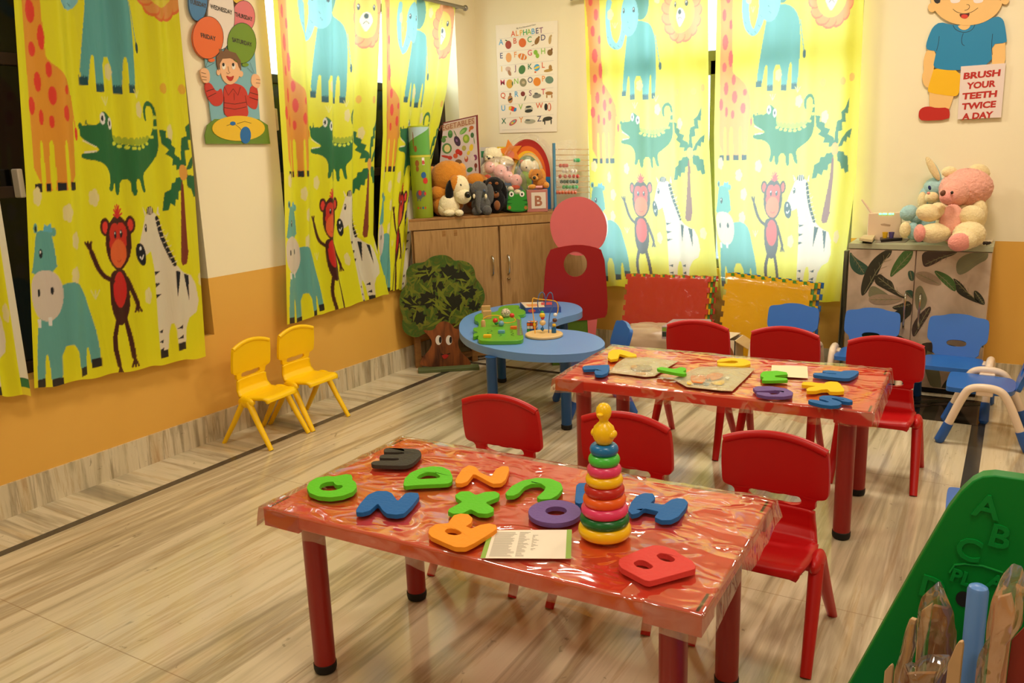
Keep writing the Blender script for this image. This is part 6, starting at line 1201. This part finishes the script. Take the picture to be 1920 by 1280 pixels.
# frog box
t = Toy('frog_box', 'green painted wooden frog box on the cupboard edge', 970, 398, KT, 'toy box', off=.015)
fz = zc(800, 300, 7.385); fo3 = np.array(t.at(970, 398)); FQ = lambda P: [onplane(x, y, fo3, -AXn[1]) for x, y in fz(P)]
fgp = mat('frog_green', (40, 140, 44), .35, .5); fgk = mat('frog_dark_green', (16, 90, 36), .4)
MB().plate(chaikin(FQ([(1112, 715), (1400, 715), (1400, 600), (1385, 520), (1372, 440), (1350, 418), (1310, 420), (1290, 470), (1220, 475), (1205, 425), (1160, 418), (1135, 450), (1128, 540), (1112, 600)]), 1), -AXn[1], .045).build('body', fgp, t.t, world=True, bevel=.002)
for x in (1175, 1320): e_ = MB().plate(FQ(ellip(x, 470, 34, 38, 18)), -AXn[1], .003, .003).build('eye', MATS['paint_white'], t.t, world=True, smooth=0); MB().plate(FQ(ellip(x, 472, 14, 18, 12)), -AXn[1], 0, .004).build('pupil', ink, e_, world=True, smooth=0)
m_ = MB()
for P in ([(1118, 540), (1185, 545), (1118, 565)], [(1114, 590), (1185, 600), (1112, 622)], [(1390, 540), (1325, 555), (1395, 570)], [(1398, 595), (1350, 608), (1400, 625)]): m_.plate(FQ(P), -AXn[1], 0, .0015)
m_.ribbon(FQ([(1145, 690), (1180, 705), (1260, 700), (1330, 705), (1365, 685)]), -AXn[1], .003, .0015); m_.build('markings', fgk, t.t, world=True, smooth=0)
m_ = MB()
for x in (1148, 1372): m_.plate(FQ(ellip(x, 658, 22, 26, 14)), -AXn[1], 0, .0015)
m_.build('cheek', mat('frog_cheek', (170, 110, 40), .5), t.t, world=True, smooth=0)
# small boxes behind the bear
for lab, x0, x1, y0_, y1_, c, cs in (('yellow game box standing behind the cream bear', 932, 948, 275, 300, (236, 196, 30), (206, 150, 30)), ('white and green box standing between the vegetables poster and the cream bear', 900, 920, 276, 330, (214, 206, 196), (60, 140, 90))):
    t = Toy('small_box', lab, (x0+x1)/2, 388, KT, 'box', off=.42 if x0 > 910 else .36); P0 = t.at(x0, y0_); P1 = t.at(x1, y0_); 
    fr = [np.array([P0[0], P0[1], KT]), np.array([P1[0], P1[1], KT]), P1, P0]
    m_ = MB(); m_.plate(fr, -AXn[1], .04); dz = np.array([0, 0, P0[2]-KT]); dx_ = P1-P0; dx_[2] = 0
    m_.plate([P0+dx_*.08-dz*.06, P0+dx_*.5-dz*.06, P0+dx_*.5-dz*.16, P0+dx_*.08-dz*.16], -AXn[1], 0, .0008, 1); m_.plate([P0+dx_*.1-dz*.3, P0+dx_*.9-dz*.3, P0+dx_*.9-dz*.36, P0+dx_*.1-dz*.36], -AXn[1], 0, .0008, 2)
    m_.build('box', [mat('smallbox_%d' % x0, c, .4), mat('smallbox_p%d' % x0, cs, .4), mat('smallbox_red', (206, 60, 40), .4)], t.t, world=True, smooth=0, flip=False)
# rainbow with star
t = Toy('rainbow_board', 'foam rainbow with an orange star, in clear plastic behind the soft toys', 1000, 388, KT, 'decoration', off=.27)
ro = np.array(t.at(1000, 388)); RZ = zc(740, 200, 4.267); RQ = lambda P: [onplane(x, y, ro, -AXn[1]) for x, y in RZ(P)]
cxr, cyr = 1060, 560
arc = lambda r1, r2: [(cxr+r1*math.cos(t_), cyr-1.62*r1*math.sin(t_)) for t_ in (math.pi*i/28 for i in range(29))]+[(cxr+r2*math.cos(t_), cyr-1.62*r2*math.sin(t_)) for t_ in (math.pi*(28-i)/28 for i in range(29))]
for nm, c, r1, r2 in (('red', (176, 34, 22), 186, 152), ('orange', (226, 104, 26), 152, 128), ('yellow', (240, 184, 30), 128, 106), ('green', (40, 110, 34), 106, 84), ('blue', (24, 110, 170), 84, 0.5)):
    P = arc(r1, r2); zlow = RQ([(cxr, cyr)])[0][2]
    o = MB().plate(RQ(P), -AXn[1], .022).build('arc', mat('rainbow_'+nm, c, .5), t.t, world=True, smooth=0); o['label'] = nm+' arc'
MB().plate([RQ([(cxr-186, cyr)])[0], RQ([(cxr+186, cyr)])[0], RQ([(cxr+186, cyr)])[0]*[1, 1, 0]+[0, 0, KT], RQ([(cxr-186, cyr)])[0]*[1, 1, 0]+[0, 0, KT]], -AXn[1], .02, -.001).build('stand', mat('rainbow_blue', (24, 110, 170), .5), t.t, world=True, smooth=0)
sc_ = (925, 360); st_ = [(sc_[0]+(105 if k_ % 2 == 0 else 52)*math.cos(R(-100+36*k_)), sc_[1]+(105 if k_ % 2 == 0 else 52)*math.sin(R(-100+36*k_))*.98) for k_ in range(10)]
s_ = MB().plate(RQ(st_), -AXn[1], .02, .024).build('star', mat('star_orange', (226, 130, 36), .5), t.t, world=True, bevel=.004); MB().plate(RQ(ellip(928, 385, 30, 34, 16)), -AXn[1], 0, .0255).build('star_centre', mat('star_pink', (216, 120, 90), .5), s_, world=True, smooth=0)
m_ = MB(); m_.grid(lambda u, v: tuple(RQ([(1075+230*math.cos(math.pi*(1-u))*(1-.15*v), 560-345*math.sin(math.pi*u)*(1-.15*v)+10*noise.noise(Vector((u*9, v*4, 2))))])[0]-AXn[1]*(.035+.03*noise.noise(Vector((u*12, v*5, 0))))), 60, 10)
m_.build('clear_wrap', bagc, t.t, world=True, smooth=80)
# abacus
t = Toy('abacus', 'abacus with blue posts and rows of coloured beads at the right end of the cupboard', 1072, 388, KT, 'abacus', off=.03)
kn3 = np.array([kn[0], kn[1], 0]); kang = math.atan2(kd[1], kd[0]); aq = K3(KL*.9, -.03, KT); AQ = lambda x, y, f=0: onplane(x, y, aq+kn3*f, kn3); AZ = zc(1000, 230, 8.533)
A1 = lambda x, y, f=0: AQ(*AZ([(x, y)])[0], f)
abl = mat('abacus_blue', (84, 140, 170), .4)
for x, y0_, w_ in ((327, 325, .017), (912, 345, .012)):
    p = A1(x, y0_); b_ = np.array([p[0], p[1], KT]); MB().box(((p[0]+b_[0])/2, (p[1]+b_[1])/2, (p[2]+KT)/2), (w_, .02, p[2]-KT), kang).build('post', abl, t.t, world=True, bevel=.002)
pL, pR = A1(327, 1110), A1(912, 1110); MB().box(((pL[0]+pR[0])/2, (pL[1]+pR[1])/2, KT+.01), (np.linalg.norm((pR-pL)[:2]), .05, .02), kang).build('base', abl, t.t, world=True, bevel=.003)
rodw = mat('abacus_rod', (196, 150, 96), .4)
for y, bs in ((425, []), (515, []), (600, [(668, 'g'), (695, 'g'), (722, 'g')]), (686, [(435, 'r'), (485, 'r'), (535, 'r'), (510, 'r')]), (770, [(485, 'w'), (535, 'w'), (622, 'w'), (670, 'w')]), (857, [(428, 'r'), (510, 'r'), (580, 'r'), (650, 'r'), (708, 'r')]), (942, [(450, 'd'), (500, 'd'), (550, 'd'), (600, 'd'), (650, 'd'), (695, 'd')]), (1028, [(488, 'g'), (538, 'g'), (588, 'g'), (640, 'g'), (688, 'g')]), (1112, [(375, 'o'), (420, 'o'), (470, 'o'), (520, 'o'), (570, 'o'), (620, 'o'), (668, 'o')])):
    MB().cyl(A1(327, y), A1(912, y), .0028, n=8).build('rod', rodw, t.t, world=True)
    for x, c in bs:
        cc = dict(g=(50, 160, 76), r=(190, 62, 36), w=(226, 214, 196), d=(36, 76, 58), o=(214, 96, 50))[c]; MB().ell(A1(x, y), (.013, .0135, .0135), AXn, 14, 10).build('bead', plast('abacus_%s' % c, cc), t.t, world=True)
m_ = MB(); m_.grid(lambda u, v: tuple(np.array(A1(350+340*u, 330+780*v-(60*math.sin(u*2.2) if v < .1 else 0), .022+.008*noise.noise(Vector((u*6, v*9, 1)))))), 24, 40); m_.build('clear_bag', bagc, t.t, world=True, smooth=80)

# ================================================================== THINGS ON THE LEAF CABINET
class Toy2(Toy):
    def __init__(s, name, label, bx_, by_, y, zt, cat='soft toy'):
        b = Yp(bx_, by_, y); s.d = depth(b); s.z = zt; s.t = thing(name, label, cat, (b[0], y, zt))
fp2 = fur('rose', (246, 176, 156), .8); fc2 = fur('ivory', (246, 222, 170), .8); fpd = fur('rose pad', (244, 160, 146), .6)
t = Toy2('plush_bear', 'large pink and ivory teddy bear sitting on the leaf cabinet', 1790, 458, 5.21, CZ)
t.e('body', fc2, (1800, 418, 42, 42, 0, 34), (1822, 400, 26, 38, 0, 26)); t.e('chest', fp2, (1784, 418, 22, 34, .10, 16)); h = t.e('head', fp2, (1811, 353, 46, 36, .03, 40), (1790, 362, 26, 24, .10, 20), nu=90, nv=60)
t.e('ear', fc2, (1780, 322, 14, 10, .03, 8), parent=h); t.e('ear', fc2, (1836, 322, 20, 14, .03, 10, 18), parent=h)
t.e('muzzle', fpd, (1777, 370, 14, 12, .19, 12), parent=h); t.e('nose', mat('brown_felt', (104, 60, 38), .6), (1768, 362, 4.5, 5.5, .245, 4, 25), parent=h, fuzz=.01); t.e('eye', eyeb, (1785, 361, 2.6, 3, .235), parent=h, fuzz=0)
t.e('arm', fc2, (1741, 399, 22, 16, .10, 15, 8), (1758, 396, 16, 16, .08)); t.e('arm', fc2, (1822, 406, 22, 20, .15, 18, 20), (1834, 398, 14, 24, .08))
t.e('leg', fc2, (1752, 437, 30, 18, .10, 17), nu=60, nv=40); t.e('leg', fc2, (1817, 440, 28, 24, .17, 24), (1806, 452, 22, 18, .22, 20), nu=60, nv=40)
t.e('foot_pad', fpd, (1724, 437, 9, 16, .115, 13)); t.e('foot_pad', fpd, (1799, 454, 20, 16, .255, 10))
t = Toy2('plush_rabbit', 'blue and ivory plush rabbit with one ear up, squeezed behind the pink bear', 1725, 452, 5.34, CZ)
fb2 = fur('baby blue', (168, 206, 206), .7)
t.e('body', fb2, (1742, 420, 26, 34, 0, 22)); h = t.e('head', fb2, (1755, 352, 22, 19, .02, 20), (1732, 372, 9, 20, .0, 9)); t.e('cheek', fc2, (1729, 376, 8, 16, .03, 8), parent=h); t.e('ear', fc2, (1749, 316, 7, 25, .09, 4, -32), parent=h); t.e('ear_back', fb2, (1752, 320, 7.5, 25, .075, 4, -32), parent=h)
t.e('muzzle', fc2, (1747, 370, 12, 10, .11, 10), parent=h); t.e('nose', fpd, (1741, 362, 3, 2.5, .16), parent=h); t.e('eye', mat('blue_eye', (30, 50, 110), .15), (1743, 352, 2.6, 4.5, .125, 2, -20), parent=h, fuzz=0)
t.e('arm', fb2, (1704, 399, 16, 14, .06, 12, -25), (1716, 406, 12, 11, .05)); t.e('foot', fc2, (1697, 431, 10, 15, .07, 8)); t.e('leg', fb2, (1711, 433, 11, 16, .05, 12), (1724, 438, 16, 14, .03))
# router
rm = mat('router_plastic', (226, 198, 166), .4); ro_ = Yp(1665, 442, 5.33); t = thing('router', 'cream internet router with a row of green lights and a slanted aerial', 'router', (ro_[0], 5.33, CZ))
rq = [Yp(x, y, 5.33) for x, y in ((1628, 400), (1688, 398), (1694, 440), (1626, 441))]; rq[2][2] = rq[3][2] = CZ
MB().plate(rq, (0, -1, 0), .045).build('case', rm, t, world=True, bevel=.004)
MB().tube([Yp(1636, 402, 5.35), Yp(1616, 374, 5.36)], [.0065, .005], 12).build('aerial', rm, t, world=True)
led = mat('green_led', (90, 255, 130), .4, emit=5); m_ = MB()
for x in (1649.5, 1652, 1656, 1659, 1662, 1667.5, 1670.5, 1674.5): p = Yp(x, 400.8, 5.33); m_.ell((p[0], 5.328, p[2]), (.0042, .003, .0055), nu=10, nv=8)
m_.build('status_light', led, t, world=True)
m_ = MB(); rp = lambda P: [Yp(x, y, 5.33) for x, y in P]; m_.plate(rp([(1651, 420), (1658, 419), (1670, 421), (1669, 424), (1652, 422)]), (0, -1, 0), 0, .001); m_.build('mark', mat('router_mark', (180, 150, 120), .5), t, world=True, smooth=0)
def flat(name, label, cat, P, z, th, c, y=None):
    Q = [Zp(x, y_, z+th) for x, y_ in P]; o = np.mean(Q, 0)
    return tag(MB().plate(Q, (0, 0, 1), th).build(name, c, origin=(o[0], o[1], z), bevel=min(.002, th/4)), label, cat)
q = [(1614, 446), (1622, 440), (1641, 440), (1636, 449)]
bkb = flat('book', 'small black book at the left end of the leaf cabinet top', 'book', [(1617, 451), (1624, 446), (1640, 446), (1634, 452.5)], CZ, .014, black)
flat('book', 'cream book lying on the small black book', 'book', [(1611, 446), (1620, 440), (1641, 440), (1636, 449)], CZ+.014, .016, mat('cream_book', (206, 184, 140), .5))
flat('paper_sheet', 'grey card lying on the cabinet top under the cup tray', 'card', [(1640, 454.5), (1650, 445), (1708, 446), (1697, 454)], CZ, .003, mat('grey_card', (150, 138, 118), .5))
ty = flat('tray', 'small dark tray holding the coloured cups', 'tray', [(1652, 449), (1650, 444), (1690, 442), (1692, 446)], CZ+.003, .016, mat('dark_tray', (40, 34, 36), .4))
for lab, x, c in (('yellow plastic cup on the tray', 1659, (226, 176, 30)), ('violet plastic cup on the tray', 1671, (92, 76, 130))):
    p = Zp(x, 446, CZ+.019); k_ = depth(p)/F; tag(MB().lathe([(3.6*k_, 0), (5.2*k_, 11*k_), (4.6*k_, 11*k_), (3.2*k_, .003)], (0, 0, 0), 18).build('cup', plast('cup_%d' % x, c)), lab, 'cup', 'cups on the cabinet'); col.objects[-1].location = (p[0], p[1], CZ+.0191)
flat('paper_sheet', 'white card at the right end of the cabinet top behind the dark cable bundle', 'card', [(1838, 456), (1838, 447), (1863, 446), (1861, 452)], CZ, .012, mat('white_card', (222, 206, 176), .5))
m_ = MB(); cp = Yp(1850, 452, 5.17); P = [cp+np.array([.03*math.sin(k_*1.9)*(1-.02*k_), .02*math.cos(k_*2.3), .012+.018*abs(math.sin(k_*1.3))-.0]) for k_ in range(26)]
for v in P: v[2] = max(v[2]-cp[2]+CZ-.006, CZ+.004)
tag(m_.tube(chaikin(P, 2, False), .004, 8).build('cable', mat('dark_cable', (56, 46, 36), .5), origin=(cp[0], cp[1], CZ)), 'tangled dark cable bundle at the right end of the leaf cabinet', 'cable')

# ================================================================== GREEN BOOK RACK, BOTTOM RIGHT
GY = 1.66; gg = mat('rack_green_plastic', (0, 122, 40), .42, .25, bump=.04); gl = mat('rack_letter_green', (0, 130, 48), .42, .3)
rk = thing('book_rack', 'green plastic book rack with raised ABC letters and a blue divider', 'book rack', (.10, 1.35, 0))
gq = lambda P, y=GY: [Yp(x, yy, y) for x, yy in P]; G8 = zc(1580, 860, 3.047)
e1 = gq(G8([(40, 1280), (420, 600), (600, 290), (680, 185), (740, 130), (800, 100), (870, 94), (1036, 118)])); tR = e1[-1]; slope = (e1[0]-e1[2]); 
bl_ = e1[0]+slope*(e1[0][2]-.02)/(-slope[2]); br_ = np.array([.62, GY, .02])
out = [bl_]+e1+[np.array([.30, GY, tR[2]-.01]), np.array([.37, GY, tR[2]-.05]), np.array([.42, GY, tR[2]-.14]), br_]
MB().plate(out, (0, -1, 0), .035).build('end_panel', gg, rk, world=True, bevel=.014, seg=4)
def raised(s_, x, y, size, rot):
    m_ = MB(); a = R(rot); p = Yp(*G8([(x, y)])[0], GY); text_mesh(s_, p, (math.cos(a), 0, math.sin(a)), (-math.sin(a), 0, math.cos(a)), size, m_, lift=0, bold=.0012)
    k_ = MB(); vs = np.array(m_.v); n_ = len(vs); 
    ed = {}
    for f in m_.f:
        for i in range(len(f)): e = (f[i], f[(i+1) % len(f)]); ed[tuple(sorted(e))] = ed.get(tuple(sorted(e)), []) + [e]
    k_.add([(v[0], GY-.004, v[2]) for v in vs]+[(v[0], GY, v[2]) for v in vs], [list(f) for f in m_.f]+[[e[0][0], e[0][1], e[0][1]+n_, e[0][0]+n_] for e in ed.values() if len(e) == 1])
    k_.build('raised_letter', gl, rk, world=True, smooth=0)
raised('A', 812, 330, .062, -6); raised('B', 880, 500, .062, -8); raised('C', 706, 572, .062, -8); raised('PL', 668, 706, .036, -10); raised('D', 500, 790, .062, -8); raised('AY', 905, 745, .036, -10)
m_ = MB(); m_.tube([Yp(*q, GY-.001) for q in G8([(612, 650), (640, 606), (700, 600), (800, 612), (915, 650)])], .0022, 8); m_.build('raised_rim', gl, rk, world=True)
MB().lathe([(.011, 0), (.011, .003)], (0, 0, 0), 16)
hq = Yp(*G8([(690, 800)])[0], GY); MB().plate([(hq[0]+.013*math.cos(t_), GY-.0012, hq[2]+.016*math.sin(t_)) for t_ in (2*math.pi*i/20 for i in range(20))], (0, -1, 0), .0005).build('screw_hole', black, rk, world=True, smooth=0)
# blue divider standing upright in front of the end panel
bd = mat('rack_blue_plastic', (92, 140, 208), .36, .5); DY = 1.50
a = Yp(1835, 1096, DY); zt = a[2]
m_ = MB(); m_.lathe([(.0165, .10), (.0165, zt-.010), (.0145, zt-.004), (.010, zt-.001), (.003, zt)], (a[0], DY, 0), 24)
m_.b2((a[0]-.012, DY, .10), (a[0]+.010, GY-.02, zt-.16)); m_.build('divider', bd, rk, world=True)
MB().b2((-.32, 1.02, .06), (.58, GY-.02, .10)).build('shelf', bd, rk, world=True, bevel=.006)
MB().plate([(-.36, 1.02, .0), (-.16, 1.02, .30), (.40, 1.02, .30), (.60, 1.02, 0)], (0, -1, 0), .03).build('end_panel', gg, rk, world=True, bevel=.01)
# wooden puzzle boards standing in the rack, some still in their clear bags
pw = mat('puzzle_wood', (208, 170, 124), .5, var=.15, vscale=20); pw2 = mat('puzzle_wood_dark', (150, 104, 66), .5, var=.25, vscale=20); rb = film('rack_bag_film', (1, .99, .97), .42, .7, 18, (1, 1, .5), .08, .06, (240, 224, 208), ridged=True, base=.3)
R8 = zc(1640, 1080, 6.4)
def board(label, y, pieces, bag=None, cat='puzzle board', name='puzzle_board'):
    """things standing in the rack at distance y: traced upright boards that reach down to the shelf, and a puffed clear bag"""
    f = lambda P: [Yp(x_, y_, y) for x_, y_ in R8(P)]
    def down(Q): lo = min(q[2] for q in Q); return [q if q[2] > lo+.012 else np.array([q[0], q[1], .101]) for q in Q]
    allq = [q for p in ([b[0] for b in pieces]+([bag] if bag else [])) for q in f(p)]; cx_ = np.mean(allq, 0); t = thing(name, label, cat, (cx_[0], y, .101))
    for k_, (P, m, th, dy) in enumerate(pieces):
        Q = down(f(P)); MB().plate([q+np.array([0, dy, 0]) for q in Q], (-.25, -1, 0), th).build('board', m, t, world=True, bevel=.0012)
    if bag:
        Q = chaikin(down(f(bag)), 1, True, .12); c_ = np.mean(Q, 0); n_ = len(Q); m_ = MB()
        for sgn in (-1, 1):
            def g(u, v):
                k_ = u*n_; i = int(k_) % n_; w_ = k_-int(k_); e = Q[i]*(1-w_)+Q[(i+1) % n_]*w_; p = e*(1-v)+c_*v
                return (p[0], y+.004+sgn*(.020*math.sin(min(1, v*1.8)*math.pi/2)+.004*noise.noise(Vector((p[0]*40, p[2]*25, y+sgn)))), p[2])
            m_.grid(g, 90, 16)
        m_.build('clear_bag', rb, t, world=True, smooth=80)
    return t
B0 = 1290
board('thin wooden board at the left edge of the rack, its dark tip sticking up alone', 1.545, [([(195, 1060), (212, 1080), (216, 1110), (188, B0), (65, B0), (118, 1140), (165, 1085)], pw, .008, 0)])
board('tall tan boards in a clear sleeve left of the pointed bag', 1.535, [([(428, 508), (492, 530), (455, 790), (470, 850), (370, 1130), (330, B0), (205, B0), (235, 1150), (275, 1060), (330, 900), (375, 660)], pw, .010, 0)], [(425, 500), (498, 540), (500, 900), (350, 1130), (350, B0), (195, B0), (230, 1150), (290, 980), (370, 640)])
board('puzzle in a clear bag with a pointed top left of the blue divider', 1.515, [([(560, 420), (690, 330), (640, 620), (540, 1000), (520, B0), (500, B0), (500, 800)], pw, .006, .002), ([(690, 380), (870, 420), (940, 640), (950, 960), (900, B0), (600, B0), (640, 800)], pw2, .010, .008)],
      [(778, 68), (830, 170), (900, 330), (950, 460), (960, 620), (985, 680), (975, 900), (950, B0), (480, B0), (500, 900), (505, 600), (520, 400), (560, 265), (640, 180)])
board('low crumpled clear bag of boards in front of the pointed bag', 1.44, [([(480, 1190), (720, 1190), (700, B0), (380, B0), (370, 1200)], pw2, .010, .006)], [(470, 1065), (540, 990), (620, 960), (760, 948), (910, 955), (880, 1100), (780, B0), (370, B0), (340, 1080), (440, 1040)])
board('pale tan board with a rounded tip left of the blue divider', 1.425, [([(1000, 795), (1030, 784), (1052, 796), (1058, 850), (1040, 1000), (1015, B0), (775, B0), (880, 1050), (970, 840)], pw, .009, 0)])
board('tan boards in a tall crumpled clear bag right of the blue divider', 1.40, [([(1470, 300), (1620, 260), (1690, 560), (1620, 760), (1540, B0), (1330, B0), (1370, 900), (1400, 560)], mat('bag_tan', (208, 158, 122), .5, var=.25, vscale=12), .010, .012)],
      [(1530, 0), (1660, -150), (1770, -110), (1800, 0), (1790, 240), (1778, 600), (1640, 760), (1590, 1000), (1540, B0), (1205, B0), (1222, 1050), (1250, 950), (1330, 800), (1340, 600), (1400, 300)])
board('dark red board at the right edge of the picture behind the tall bag', 1.43, [([(1640, 770), (1770, 640), (1900, 560), (1900, B0), (1530, B0)], mat('red_board', (140, 44, 28), .45), .012, 0)])
